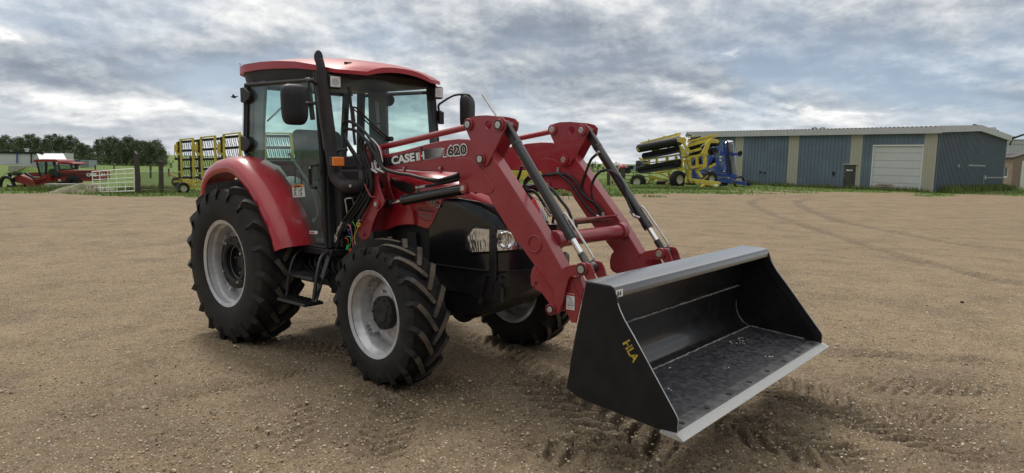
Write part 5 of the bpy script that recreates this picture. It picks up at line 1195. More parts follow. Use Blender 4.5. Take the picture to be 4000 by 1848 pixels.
o=bpy.data.objects.new('grass',me); col.objects.link(o); tag(o,'short green grass growing beyond the dirt yard','grass',kind='stuff')
# ================================================================ BACKGROUND
# ---------------- long blue shed
G1=gp('e',1168,1026); l1=(G1-WC).dot(HR); d1=(G1-WC).dot(H)
UL=(H*.756-HR*.655).normalized(); UG=(HR*.756+H*.655).normalized()   # along the long wall / along the gable wall
HE,HRG,LL,LG=4.75,5.22,21.2,17.6
def onwall(reg,x,y,off=0,gable=False):       # pixel -> (s,z) on the wall
    px,py=pix(reg,x,y); d=WF+WR*((px-2000)/FOC)-WU*((py-924)/FOC); n=(UG if not gable else UL)
    o=G1-n*off; t=(o-WC).dot(n)/d.dot(n); p=WC+d*t; return (p-G1).dot(UL if not gable else UG), p.z-G1.z
def W3(s,z,off=0): return G1+UL*s+Vector((0,0,z))-UG*off
def G3(s,z,off=0): return G1+UG*s+Vector((0,0,z))-UL*off
shed=empty('metal_shed',G1); tag(shed,'long low blue corrugated metal shed with beige panels on the right','shed')
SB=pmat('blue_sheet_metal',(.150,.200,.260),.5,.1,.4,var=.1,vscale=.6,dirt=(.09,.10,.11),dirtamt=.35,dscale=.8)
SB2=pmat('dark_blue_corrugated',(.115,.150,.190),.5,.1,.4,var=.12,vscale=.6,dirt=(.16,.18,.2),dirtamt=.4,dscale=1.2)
BG_=pmat('beige_sheet_metal',(.43,.42,.35),.55,0,.4,var=.06,vscale=1,dirt=(.30,.24,.15),dirtamt=.3,dscale=1)
RFM=pmat('galvanised_roof',(.42,.44,.46),.42,.5,var=.1,vscale=.5,dirt=(.3,.3,.29),dirtamt=.4,dscale=1)
DOORW=pmat('white_door_panel',(.60,.62,.64),.5,0,.4,var=.05,dirt=(.45,.43,.3),dirtamt=.25,dscale=1)
FSC=pmat('white_trim',(.50,.51,.52),.5,var=.08,dirt=(.35,.35,.34),dirtamt=.4)
def wbox(m,s0,s1,z0,z1,o0,o1,F=W3):
    c=[F(s,z,o) for s in(s0,s1) for z in(z0,z1) for o in(o0,o1)]
    return m.add(c,[(0,1,3,2),(4,6,7,5),(0,4,5,1),(2,3,7,6),(0,2,6,4),(1,5,7,3)])
def wb(name,mat,par,args,F=W3,**k):
    m=MB(); 
    for a in args: wbox(m,*a,F=F)
    for i,v in enumerate(m.v): m.v[i]=tuple(Vector(v)-G1)
    return m.build(name,mat,par,fix=True,**k)
strips=[]
for a,b in((('d',238,600),('d',345,600)),(('d',945,600),('d',1080,600)),(('d',1778,500),('d',1930,500)),(('e',1040,600),('e',1210,600))):
    s1=onwall(*a)[0]; s0=onwall(*b)[0]; strips.append((s0,s1))
dr0=onwall('e',1025,700)[0]; dr1=onwall('e',358,700)[0]; drz=onwall('e',700,400)[1]
ed0=onwall('d',1838,850)[0]; ed1=onwall('d',1690,850)[0]; edz=onwall('d',1760,660)[1]
zb_=-.3
# blue wall cut round the overhead door
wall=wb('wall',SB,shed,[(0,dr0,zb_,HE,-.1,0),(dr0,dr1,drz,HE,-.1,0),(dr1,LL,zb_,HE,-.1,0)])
ribs=[]
k=.15
while k<LL:
    top=HE; bot=zb_ if not(dr0-.05<k<dr1+.05) else drz+.02
    if not any(a-.04<k<b+.04 for a,b in strips) and not (ed0<k<ed1): ribs+= [(k-.035,k+.035,bot,top,0,.035)]
    k+=.305
wb('wall_ribs',SB,wall,ribs)
for a,b in strips:
    pn=wb('beige_panel',BG_,shed,[(a,b,zb_,HE,.002,.03)]); rr=[]
    for f in(.25,.5,.75): rr.append((a+(b-a)*f-.012,a+(b-a)*f+.012,zb_,HE,.03,.048))
    wb('panel_rib',BG_,pn,rr)
# overhead door
od=wb('overhead_door',DOORW,shed,[(dr0+.05,dr1-.05,zb_,drz-.03,-.09,-.05)]); H6=drz/6.0
wb('door_groove',pmat('grey_groove',(.28,.29,.30),.6),od,[(dr0+.05,dr1-.05,i*H6-.018,i*H6+.018,-.05,-.046) for i in range(1,6)])
wb('door_ridge',DOORW,od,[(dr0+.05,dr1-.05,i*H6/4-.012,i*H6/4+.012,-.05,-.04) for i in range(1,24) if i%4])
wb('door_frame',WPAINT,od,[(dr0-.02,dr0+.06,zb_,drz,-.05,.03),(dr1-.06,dr1+.02,zb_,drz,-.05,.03),(dr0-.02,dr1+.02,drz-.06,drz+.04,.031,.06)])
RS=bpy.data.materials.new('rust_stain'); RS.use_nodes=True; t=NT(RS.node_tree); b=t.n['Principled BSDF']; b.inputs['Roughness'].default_value=.8
cc_=t.n.new('ShaderNodeTexCoord').outputs['Object']; sc0,zc0=onwall('e',525,965); pc_=W3(sc0,zc0)-G1
vd=t.n.new('ShaderNodeVectorMath'); vd.operation='SUBTRACT'; t.l.new(cc_,vd.inputs[0]); vd.inputs[1].default_value=pc_
vs_=t.n.new('ShaderNodeVectorMath'); vs_.operation='MULTIPLY'; t.l.new(vd.outputs[0],vs_.inputs[0]); vs_.inputs[1].default_value=(1.15,1.15,2.2)
ln=t.n.new('ShaderNodeVectorMath'); ln.operation='LENGTH'; t.l.new(vs_.outputs[0],ln.inputs[0])
f=t.math('ADD',ln.outputs['Value'],t.math('MULTIPLY',t.math('SUBTRACT',t.noise(cc_,5,6,.7),.5),.8))
t.l.new(t.mix(t.ramp(f,[(.3,1),(1.0,0)]),t.mix(t.ramp(f,[(.9,1),(1.3,0)]),(.58,.60,.61),(.45,.40,.22)),(.11,.065,.04)),b.inputs['Base Color'])
wb('rusty_panel',RS,od,[(dr0+.06,dr1-.06,zb_,H6*.86,-.05,-.043)])
# small grey-black door
en=wb('entrance_door',pmat('charcoal_door',(.035,.036,.036),.5,dirt=(.16,.14,.10),dirtamt=.5,dscale=1.2),shed,[(ed0,ed1,zb_,edz,.03,.06)])
a=onwall('d',1728,722);b=onwall('d',1805,742); wb('door_sign',WHITE,en,[(b[0],a[0],b[1],a[1],.062,.066)])
wb('sign_print',GREYP,en,[(b[0]+.12+i*.14,b[0]+.22+i*.14,(a[1]+b[1])/2-.04,(a[1]+b[1])/2+.05,.067,.069) for i in range(int((a[0]-b[0]-.2)/.14))])
wb('door_hood',FSC,en,[(ed0-.15,ed1+.15,edz+.02,edz+.07,.03,.14)]); wb('door_handle',ZINC,en,[(ed1-.12,ed1-.05,1.0,1.06,.062,.11)]); wb('door_lock',ZINC,en,[(ed1-.12,ed1-.06,1.3,1.36,.062,.10)])
for q_ in(('d',583,752),('d',640,763)): s_,z_=onwall(*q_); wb('tap',BLK,shed,[(s_-.08,s_+.08,z_-.08,z_+.06,.03,.12)])
s_,z_=onwall('d',1553,773); wb('outlet_box',CAST,shed,[(s_-.09,s_+.09,z_-.14,z_+.12,.03,.12)])
# gable wall
gw=MB(); P_=[G3(0,zb_),G3(LG,zb_),G3(LG,HE),G3(LG/2,HRG+.02),G3(0,HE)]; P_=[p-G1 for p in P_]; Q_=[p+UL*.1 for p in P_]
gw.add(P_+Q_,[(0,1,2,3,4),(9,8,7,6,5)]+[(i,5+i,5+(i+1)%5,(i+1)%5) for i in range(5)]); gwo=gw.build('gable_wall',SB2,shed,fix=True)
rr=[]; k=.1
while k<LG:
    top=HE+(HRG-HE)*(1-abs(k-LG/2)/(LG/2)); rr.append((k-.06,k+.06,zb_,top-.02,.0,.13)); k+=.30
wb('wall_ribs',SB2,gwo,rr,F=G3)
s_,z_=onwall('e',1622,668,0,True); s2_,_=onwall('e',1845,670,0,True); wb('rail',FSC,gwo,[(s_,s2_,z_-.05,z_+.08,.06,.12)],F=G3)
a=onwall('e',2103,705,0,True); b=onwall('e',2140,825,0,True); sg=wb('notice_sign',WHITE,shed,[(a[0],b[0],b[1],a[1],.07,.09)],F=G3)
wb('sign_print',BLK,sg,[(a[0]+.15,b[0]-.15,b[1]+.12+i*(a[1]-b[1])/4.2,b[1]+.30+i*(a[1]-b[1])/4.2,.092,.10) for i in range(4)],F=G3)
s_,z_=onwall('e',1830,830,0,True); s2_,z2_=onwall('e',2140,825,0,True); wb('conduit',ZINC,gwo,[(s_,s2_,z_-.03,z_+.05,.07,.13),(s_-.12,s_-.04,zb_,z_,.07,.13)],F=G3); wb('meter_box',FSC,gwo,[(s_-.1,s_+.15,z_-.15,z_+.2,.07,.2)],F=G3)
s_,z_=onwall('e',1480,672,0,True); wb('wall_lamp',FSC,gwo,[(s_-.1,s_+.1,z_-.1,z_+.1,.07,.2)],F=G3)
# roof: two corrugated slopes, fascias
OV=.35
def slope(side):
    rr=MB(); n=70
    for i in range(n):
        sA=-OV+(LL+2*OV)*i/n; sB=-OV+(LL+2*OV)*(i+1)/n; w=(sB-sA)
        for (u0,u1,h0,h1) in((0,.25,0,.05),(.25,.45,.05,.05),(.45,.7,.05,0),(.7,1,0,0)):
            P0=[]
            for (u,hh) in((u0,h0),(u1,h1)):
                for g_,z_ in((-OV,HE-OV*(HRG-HE)/(LG/2)),(LG/2,HRG)):
                    g2=g_ if side else LG-g_; P0.append(G1+UL*(sA+w*u)+UG*g2+Vector((0,0,z_+.06+hh))-G1)
            rr.add(P0,[(0,1,3,2)])
    return rr.build('roof',RFM,shed)
r1=slope(True); slope(False)
def fpoint(g,z,s): return UL*s+UG*g+Vector((0,0,z))
m=MB(); zz=HE-OV*(HRG-HE)/(LG/2)
m.add([fpoint(-OV-.02,zz-.42,s) for s in(-OV,LL+OV)]+[fpoint(-OV-.02,zz+.05,s) for s in(LL+OV,-OV)]+[fpoint(-OV+.1,zz-.42,s) for s in(-OV,LL+OV)]+[fpoint(-OV+.1,zz+.05,s) for s in(LL+OV,-OV)],[(0,1,2,3),(7,6,5,4),(0,4,5,1),(1,5,6,2),(2,6,7,3),(3,7,4,0)])
m.build('eaves_trim',FSC,shed,fix=True)
m=MB()
for g0,g1,z0,z1 in((-OV,LG/2,zz,HRG),(LG+OV,LG/2,zz,HRG)):
    c=[fpoint(g0,z0-.36,-OV-.03),fpoint(g1,z1-.36,-OV-.03),fpoint(g1,z1+.12,-OV-.03),fpoint(g0,z0+.12,-OV-.03)]; c2=[p+UL*.3 for p in c]; m.add(c+c2,[(0,1,2,3),(7,6,5,4),(0,4,5,1),(1,5,6,2),(2,6,7,3),(3,7,4,0)])
m.build('gable_trim',FSC,shed,fix=True)
def proof(reg,x,y,g):                        # pixel -> point on a vertical plane g metres behind the long wall
    px,py=pix(reg,x,y); d=WF+WR*((px-2000)/FOC)-WU*((py-924)/FOC); t=(G1+UG*g-WC).dot(UG)/d.dot(UG); return WC+d*t-G1
def pside(reg,x,y,s_):
    px,py=pix(reg,x,y); d=WF+WR*((px-2000)/FOC)-WU*((py-924)/FOC); t=(G1+UL*s_-WC).dot(UL)/d.dot(UL); return WC+d*t-G1
p_=pside('e',1950,190,5); m=MB(); m.cyl(p_-Vector((0,0,.9)),p_,.32,n=16); m.cyl(p_,p_+Vector((0,0,.22)),.48,.40,n=16); m.build('roof_vent',FSC,r1,smooth=40)
p_=pside('e',2024,198,4); m=MB(); m.cyl(p_-Vector((0,0,1.2)),p_,.15,n=12); m.build('chimney_pipe',BLK,r1,smooth=40)
a=wp('e',2190,400,68)-G1;b=wp('e',2225,310,68)-G1;c=wp('e',2375,258,68)-G1; m=MB(); m.bar(a,b,.12); m.bar(b,c,.16); m.bar(wp('e',2235,315,68)-G1,wp('e',2225,290,68)-G1,.3); m.build('service_mast',CAST,shed)
# ---------------- birds
def bird(root,lab,loc,yaw,fly=False):
    m=MB(); L=.17
    rings=[]
    for t_,r_ in((-1,.012),(-.7,.03),(-.2,.062),(.3,.066),(.7,.045),(.85,.034),(1.05,.036),(1.2,.024),(1.32,.006)):
        z=.02+(.06 if t_>.6 else 0)*((t_-.6)/.6) + (.0 if t_<.6 else 0); rings.append([Vector((L*t_,r_*math.cos(a),z+r_*math.sin(a))) for a in np.linspace(0,2*math.pi,10,endpoint=False)])
    m.loft(rings)
    if fly:
        for s in(-1,1): m.add([(-.06,s*.04,.04),(.08,s*.04,.04),(.03,s*.34,.14),(-.05,s*.30,.12)],[(0,1,2,3)]); m.add([(-.05,s*.30,.121),(.03,s*.34,.141),(-.1,s*.58,.08)],[(0,1,2)])
    else:
        m.cyl((.0,.02,-.08),(.0,.02,-.02),.006,n=6); m.cyl((.0,-.02,-.08),(.0,-.02,-.02),.006,n=6)
    m.cyl((L*1.30,0,.075),(L*1.45,0,.068),.008,.001,n=6)
    o=m.build('bird',BLK if not fly else CAST,None,smooth=60); o.location=loc; o.rotation_euler=(0,0,yaw); tag(o,lab,'bird',None if fly else 'birds standing on the shed roof'); return o
bird(None,'dark pigeon on the shed roof edge above the middle blue wall',G1+proof('d',1162,228,-.1)+Vector((0,0,.08)),2.0)
bird(None,'dark pigeon with raised tail on the shed roof nearer the overhead door',G1+proof('d',1898,200,-.1)+Vector((0,0,.08)),2.6)
bird(None,'small bird flying in the sky left of the cab',wp('H',132,795,38),1.0,True)
# ---------------- small shed and white building to the right of the blue shed
def hut(name,lab,cat,c,yaw,w,dp,h,rise,mw,mr,extra=None,grp=None):
    o=empty(name,c,yaw); tag(o,lab,cat,grp); m=MB(); m.bx(-w/2,w/2,-dp/2,dp/2,-.3,h); 
    m.add([(-w/2,-dp/2,h),(w/2,-dp/2,h),(0,-dp/2,h+rise),(-w/2,dp/2,h),(w/2,dp/2,h),(0,dp/2,h+rise)],[(0,1,2),(5,4,3)]); m.build('wall',mw,o)
    m=MB(); e=.15
    for s in(-1,1):
        m.add([(s*(w/2+e),-dp/2-e,h-rise*e/(w/2)),(s*(w/2+e),dp/2+e,h-rise*e/(w/2)),(0,dp/2+e,h+rise),(0,-dp/2-e,h+rise)]+[(s*(w/2+e),-dp/2-e,h-rise*e/(w/2)+.1),(s*(w/2+e),dp/2+e,h-rise*e/(w/2)+.1),(0,dp/2+e,h+rise+.1),(0,-dp/2-e,h+rise+.1)],[(0,1,2,3),(7,6,5,4),(0,4,5,1),(1,5,6,2),(2,6,7,3),(3,7,4,0)])
    m.build('roof',mr,o,fix=True); return o
faceyaw=math.atan2(-H.y,-H.x)+math.pi/2        # local -y looks back at the camera
q_=wp('e',2215,945,74); ht=hut('garden_shed','small brown and white shed with peaked roof beside the blue shed','shed',(q_.x,q_.y,q_.z),faceyaw+.15,3.6,3.4,3.6-.55,.55,pmat('brown_boards',(.27,.20,.16),.8,var=.2),pmat('dark_shingles',(.09,.085,.085),.85))
m=MB(); m.bx(-.75,.95,-1.76,-1.70,-.2,2.75); dd=m.build('double_door',WPAINT,ht); m=MB(); m.bx(.07,.12,-1.775,-1.76,-.2,2.75); m.build('door_gap',BLK,dd); m=MB(); m.bx(-.1,0,-1.82,-1.76,1.2,1.5); m.build('handle',BLK,dd)
q_=wp('e',2600,880,95)
wbd=hut('white_building','plain white metal building cut off by the right picture edge','building',(q_.x,q_.y,q_.z),faceyaw-.25,26,14,5.4,.0001,pmat('white_sheet',(.52,.54,.57),.6,var=.05),RFM)
m=MB(); m.bx(-13.1,13.1,-7.08,-7.0,4.9,5.5); m.build('eaves_trim',FSC,wbd); m=MB(); m.bx(-10,-9,-7.06,-7.0,4.4,4.75); m.build('vent',BLK,wbd); m=MB(); m.bx(-13.05,13.05,-7.06,-7.0,-.3,.7); m.build('plinth',CAST,wbd)
m=MB()
for k in range(60): m.bx(-13+.44*k-.02,-13+.44*k+.02,-7.05,-7.0,.7,4.9)
m.build('wall_ribs',FSC,wbd)
# ---------------- trees
LEAF=bpy.data.materials.new('leaves'); LEAF.use_nodes=True; t=NT(LEAF.node_tree); b=t.n['Principled BSDF']
oi=t.n.new('ShaderNodeObjectInfo'); co=t.n.new('ShaderNodeTexCoord').outputs['Object']
c=t.mix(t.ramp(t.noise(co,.9,5,.6),[(.3,0),(.7,1)]),(.035,.062,.018),(.080,.118,.036)); c=t.mix(t.math('MULTIPLY',oi.outputs['Random'],.6),c,(.052,.092,.028)); c=t.mix(t.ramp(t.noise(co,4,4,.7),[(.55,0),(.75,.5)]),c,(.085,.11,.035)); t.l.new(c,b.inputs['Base Color']); b.inputs['Roughness'].default_value=.65
BARK=pmat('pale_bark',(.20,.185,.16),.9,var=.3,vscale=8)
def tree_mesh(seed,h,w,nl,style='poplar'):
    r_=random.Random(seed); tr=MB(); cr=MB()
    tr.tube([(0,0,-.5),(.1,0,h*.3),(r_.uniform(-.3,.3),r_.uniform(-.2,.2),h*.65),(r_.uniform(-.3,.3),0,h*.9)],.1,6,0,rs=[.16,.13,.08,.03])
    cl=[]
    for i in range(16):
        z=h*(.10+.84*r_.random()**.9); a=r_.uniform(0,6.28); rr=w*.5*(1-((z/h-.42)/.62)**2)*r_.uniform(.5,1.05); p=Vector((rr*math.cos(a),rr*math.sin(a),z)); cl.append((p,w*r_.uniform(.13,.25)))
        tr.tube([(0,0,max(.3,z-h*.22)),p*.55+Vector((0,0,z*.42)),p],.03,5,0,rs=[.05,.03,.012])
    cl.append((Vector((0,0,h*.93)),w*.13)); cl.append((Vector((0,0,h*.6)),w*.3)); 
    for i in range(nl):
        p,s=cl[r_.randrange(len(cl))]; d=Vector((r_.gauss(0,1),r_.gauss(0,1),r_.gauss(0,.8))); d=d.normalized()*s*(r_.random()**.4)*1.25; c_=p+d; L=r_.uniform(.10,.24)
        u=Vector((r_.gauss(0,1),r_.gauss(0,1),r_.gauss(0,.6))).normalized()*L; v=u.cross(Vector((r_.gauss(0,1),r_.gauss(0,1),r_.gauss(0,1)))).normalized()*L*.8
        cr.add([c_-u,c_-v*.6,c_+u,c_+v*.6],[(0,1,2,3)])
    return tr,cr
protos=[]
for i,(h,w,nl) in enumerate(((10,5.2,3600),(9,6,3600),(11,4.6,3200),(8,5.6,3000))):
    tr,cr=tree_mesh(100+i,h,w,nl); protos.append((tr,cr,h))
made={}
def tree(kind,loc,h,lab,grp,yaw,name='poplar_tree'):
    o=empty(name,loc,yaw); sc_=h/protos[kind][2]; o.scale=(sc_,sc_,sc_); tag(o,lab,'tree',grp)
    if kind in made:
        for part in made[kind]: c_=part.copy(); col.objects.link(c_); c_.parent=o
    else: made[kind]=[protos[kind][0].build('trunk',BARK,o,smooth=60),protos[kind][1].build('crown',LEAF,o)]
    return o
# one tree per visible crown: pixel of the top (region a), depth, width class
tl_=[(10,262,205,'tree with rounded top at the left picture edge'),(60,232,215,'tall tree second from the left edge'),(130,275,200,'low bushy tree behind the long white building'),(190,268,212,'tree behind the middle of the white building roof'),(250,258,205,'tree left of the tall pair above the white building'),(330,225,215,'tree rising on the left of the tall pair'),(385,208,220,'tallest dark tree above the white building'),(450,262,208,'tree right of the tallest dark tree'),(520,275,206,'low dark tree above the red cab'),(575,232,218,'thin-topped tree above the white building end'),(632,205,222,'tall sparse tree with pale branches'),(700,250,215,'tree right of the tall sparse one'),(745,270,220,'half-bare tree left of the leaning crowns'),(815,235,220,'tall half-bare tree with grey twigs'),(905,290,210,'dark pointed tree left of the gap'),(960,325,205,'lower dark tree nearing the gap'),(1005,345,205,'lowest tree before the gap in the row'),(1060,385,200,'small tree filling the gap'),(1130,272,205,'tree that starts the right-hand clump'),(1200,280,200,'tree with pale trunk in the right-hand clump'),(1270,252,208,'tallest tree of the right-hand clump'),(1345,265,203,'broad tree right of the tallest in the clump'),(1400,300,198,'shorter tree with white trunk in the clump'),(1455,255,205,'tall tree left of the big fence post'),(1520,262,205,'tree straight above the big fence post'),(1580,290,200,'tree just right of the big fence post'),(1640,305,203,'round tree between the two fence posts'),(1700,312,200,'tree above the second fence post'),(1760,320,203,'airy tree right of the second fence post'),(1810,318,205,'thin tree near the end of the row'),(1860,365,200,'drooping tree near the end of the row'),(1900,395,198,'last and lowest tree of the row by the yellow harrow')]
rt=random.Random(9)
for i,(x,y,dp,lab) in enumerate(tl_):
    px,py=pix('a',x,y); top=wp('a',x,y,dp); zg=gz((top.x,top.y)); tree(i%4 if y<300 else (1,3)[i%2],(top.x,top.y,zg),max(3,top.z-zg),lab,'trees in the row behind the field',rt.uniform(0,6.28))
BK=[', at the picture edge',', above the long white building',', behind the tall dark tree',', behind the low white roof',', over the red cab',', behind the thin-topped tree',', behind the half-bare trees',' nearest the gap',', filling the gap',', left in the right-hand clump',', behind the broad tree',', over the big fence post',', between the two posts',', by the yellow harrow']
for i in range(14):                           # second rank filling the row
    x=40+135*i; dp=228+rt.uniform(0,14); yy=300+rt.uniform(-15,35) if not(960<x<1090) else 400
    if x>1860: continue
    top=wp('a',x,yy,dp); zg=gz((top.x,top.y)); tree((1,3,0)[i%3],(top.x,top.y,zg),top.z-zg,'dark tree in the back rank'+BK[i],'trees in the back rank of the row',rt.uniform(0,6.28))
for x,y,dp,lab in(('d1300',150,84,'wind-bent tree top showing over the shed roof, the left one'),('d1410',150,84,'wind-bent tree top showing over the shed roof, the right one')):
    top=wp('d',int(x[1:]),y,dp); zg=gz((top.x,top.y)); tree(2,(top.x,top.y,zg),top.z-zg,lab,'tree tops over the shed roof',1.0)
for x,y,dp,lab in((-20,655,150,'bush at the left of the far yard, beside the loader arm'),(60,640,150,'tallest bush beyond the dirt yard'),(130,655,152,'broad bush beyond the dirt yard'),(195,690,155,'low bush nearest the far grey warehouse')):
    top=wp('c',x,y,dp); zg=gz((top.x,top.y)); tree(3,(top.x,top.y,zg),top.z-zg,lab,'bushes beyond the dirt yard',rt.uniform(0,6),'bush')
for x,y,dp,lab in((1990,555,175,'round bush in the far field by the yellow harrow'),(2010,530,300,'tiny distant bush beyond the far field'),(1930,520,260,'low distant bush in the far field')):
    top=wp('a',x,y,dp); zg=gz((top.x,top.y)); tree(3,(top.x,top.y,zg),max(1,top.z-zg),lab,'bushes in the far field',rt.uniform(0,6),'bush')
r_u=np.random.default_rng(17); UQ=MB()
for i in range(15000):
    x=-120+2030*r_u.random()
    lim=415+50*math.sin(x*.013)+30*math.sin(x*.041) if not(1000<x<1100) else 450
    y=lim+(620-lim)*r_u.random()**.8; c_=wp('a',x,y,206+12*r_u.random()); L=.16+.16*r_u.random(); u=Vector(r_u.normal(0,1,3)).normalized()*L; v=u.cross(Vector(r_u.normal(0,1,3))).normalized()*L*.8; UQ.add([c_-u,c_-v*.6,c_+u,c_+v*.6],[(0,1,2,3)])
tag(UQ.build('undergrowth',LEAF),'dense dark green undergrowth between the trunks of the tree row','undergrowth',kind='stuff')
# ---------------- boxes standing square to the view, at their own distance
def vbox(m,reg,x0,y0,x1,y1,dep,thick,skew=0):
    a=wp(reg,x0,y1,dep); b=wp(reg,x1,y1,dep+skew); c=wp(reg,x1,y0,dep+skew); d_=wp(reg,x0,y0,dep); back=H*thick
    P_=[a,b,c,d_,a+back,b+back,c+back,d_+back]; m.add(P_,[(0,1,2,3),(7,6,5,4),(0,4,5,1),(1,5,6,2),(2,6,7,3),(3,7,4,0)]); return m
WSH=pmat('white_sheet_wall',(.62,.63,.65),.55,var=.06,vscale=.5)
lw=MB(); vbox(lw,'a',-600,437,447,598,175,14); lwo=lw.build('white_machine_shed',WSH,None); tag(lwo,'long white machine shed at the far left behind the red windrower','shed')
m=MB(); a=wp('a',-600,424,174.8);b=wp('a',505,440,174.8); m.bar(a,b,.2,.55); m.build('eaves_trim',CAST,lwo)
for x in(197,362): m=MB(); m.bar(wp('a',x,440,174.7),wp('a',x,560,174.7),.35,.1); m.build('wall_post',BLUE if x==197 else CAST,lwo)
m=MB(); P_=[wp('a',430,447,174.5),wp('a',735,447,178),wp('a',775,520,174),wp('a',462,520,171)]; m.add(P_+[p-Vector((0,0,.15)) for p in P_],[(0,1,2,3),(7,6,5,4),(0,4,5,1),(1,5,6,2),(2,6,7,3),(3,7,4,0)]); m.build('sloping_roof',pmat('pale_roof',(.36,.39,.41),.5,.2),lwo)
for k in range(12):
    m=MB(); t0=k/11.5; m.bar(P_[0].lerp(P_[1],t0)+Vector((0,0,.05)),P_[3].lerp(P_[2],t0)+Vector((0,0,.05)),.12,.08); m.build('roof_rib',FSC,lwo)
m=MB(); a=wp('a',310,425,176); m.cyl(a,wp('a',310,392,176),.35,n=12); m.cyl(wp('a',310,398,176),wp('a',310,390,176),.6,n=12); m.build('roof_vent',FSC,lwo)
def ribbed(name,lab,cat,x0,y0,x1,y1,dep,mat,grp=None,nr=10):
    m=MB(); vbox(m,'a',x0,y0,x1,y1,dep,3); o=m.build(name,mat,None); tag(o,lab,cat,grp); m=MB()
    for k in range(nr+1):
        x=x0+(x1-x0)*k/nr; m.bar(wp('a',x,y0+2,dep-.03),wp('a',x,y1-2,dep-.03),.12,.06)
    m.build('panel_rib',mat,o); return o
ribbed('shipping_container','white container behind the red cab roof','container',672,516,815,596,160,WSH,'containers in a row at the far left')
ribbed('shipping_container','blue container between the white and grey ones','container',818,520,934,592,158,pmat('container_blue',(.07,.13,.20),.6,dirt=(.2,.2,.2),dirtamt=.3,dscale=.7),'containers in a row at the far left')
ribbed('shipping_container','pale grey container at the right end of the row','container',937,523,1033,606,156,pmat('container_grey',(.30,.34,.37),.6,dirt=(.4,.42,.4),dirtamt=.4,dscale=.7),'containers in a row at the far left')
# earth-covered concrete wedge
m=MB(); vbox(m,'a',95,588,335,652,78,2.5,2); tag(m.build('concrete_bunker',CONC),'low concrete bunker wall half covered by a grass mound','bunker')
m=MB()
a=wp('a',330,600,81); 
for i in range(1): pass
rings=[]
for k in range(9):
    t_=k/8; c_=wp('a',130+330*t_,655,80); hh=(wp('a',300,562,80).z-wp('a',300,655,80).z)*math.sin(math.pi*(.12+.8*t_))
    rings.append([c_+H*(-1.6+3.6*j/6)+Vector((0,0,hh*math.sin(math.pi*j/6)*1.0-.3)) for j in range(7)])
m.loft(rings,closed=False,cap=False); tag(m.build('grass_mound',GM,None,smooth=80),kind='structure')
at=bpy.data.objects['grass_mound'].data.attributes.new('grass','FLOAT','POINT'); at.data.foreach_set('value',[1.0]*63)
# red low implements in front of the far shed (left)
# ---------------- gate, posts, mesh fence
gt=empty('tubular_gate',wp('a',1320,880,39)); tag(gt,'white tubular steel gate standing open beside the big post','gate'); g0=gt.location
GWH=pmat('gate_white',(.86,.86,.84),.5)
m=MB(); dd=lambda x:38.2+(x-1070)/490*-2.4
def gpt(x,y): return wp('a',x,y,dd(x))-g0
tops=[(1070,657),(1155,648),(1250,642),(1348,636),(1448,630),(1557,622)]; bots=[(1084,896),(1168,893),(1265,889),(1360,886),(1456,882),(1560,880)]
fr=MB(); fr.tube([gpt(*tops[0]),gpt(*tops[-1]),gpt(*bots[-1]),gpt(*bots[0]),gpt(*tops[0])],.028,8); fr.build('gate_frame',GWH,gt,smooth=60)
for i in range(1,5): m=MB(); m.tube([gpt(*tops[i]),gpt(*bots[i])],.022,8); m.build('upright',GWH,gt,smooth=60)
for k in range(1,5):
    f_=k/5; m=MB(); a=(tops[0][0]+(bots[0][0]-tops[0][0])*f_,tops[0][1]+(bots[0][1]-tops[0][1])*f_); b=(tops[-1][0]+3*f_,tops[-1][1]+(bots[-1][1]-tops[-1][1])*f_); m.tube([gpt(*a),gpt(*b)],.020,8); m.build('rail',GWH,gt,smooth=60)
m=MB(); c=gpt(1098,917); m.lathe([(.03,-.03),(.085,-.045),(.115,-.03),(.115,.03),(.085,.045),(.03,.03)],'y',c,20); w_=m.build('gate_wheel',RUB,gt,smooth=50); m=MB(); m.bar(gpt(1084,896),gpt(1090,915),.04); m.build('caster_fork',CAST,gt)
def post(lab,reg,xt,yt_,xb,yb,dep,r,name='fence_post',grp='wooden fence posts beside the gate'):
    a=wp(reg,xb,yb,dep);b=wp(reg,xt,yt_,dep); m=MB(); n=8; P_=[a.lerp(b,i/n)+Vector((random.gauss(0,.006),random.gauss(0,.006),0)) for i in range(n+1)]; P_[0]-=Vector((0,0,.3)); m.tube(P_,r,12,0,rs=[r*(1.08-.12*i/n) for i in range(n+1)]); o=m.build(name,WOOD,None,smooth=50); tag(o,lab,'post',grp); return o
post('thick tall dark wooden post beside the white gate','a',1582,450,1608,915,36.8,.135)
post('thinner weathered post between the thick post and the yellow harrow','a',1871,532,1872,885,38.5,.125)
for x,y0,y1,dp,lab in((1105,577,615,80,'short far post above the left end of the white gate'),(1325,588,625,78,'short far post above the middle of the white gate'),(1750,575,688,52,'thin stake behind the mesh fence right of the thick post'),(1961,622,672,60,'thin far stake left of the yellow harrow')): post(lab,'a',x,y0,x,y1,dp,.07,'stake','thin stakes in the field')
fm=MB(); Z0=36.8; x0,x1,y0,y1=1600,2090,655,868; n=44
def fpt(u,v): return wp('a',x0+(x1-x0)*u,y0+(y1-y0)*v,37.2+1.9*u)
for k in range(-12,n):
    u0=k/n; u1=(k+12)/n
    for (ua,va,ub,vb) in((u0,0,u1,1),(u0,1,u1,0)):
        if ua<0: va=va+(vb-va)*(-ua)/(ub-ua); ua=0
        if ub>1: vb=va+(vb-va)*(1-ua)/(ub-ua); ub=1
        if ub>ua: fm.tube([fpt(ua,va),fpt(ub,vb)],.0055,3)
fo_=fm.build('mesh_fence',pmat('rusty_wire',(.16,.15,.13),.6,.5)); tag(fo_,'sagging chain link fence between the wooden posts','fence')
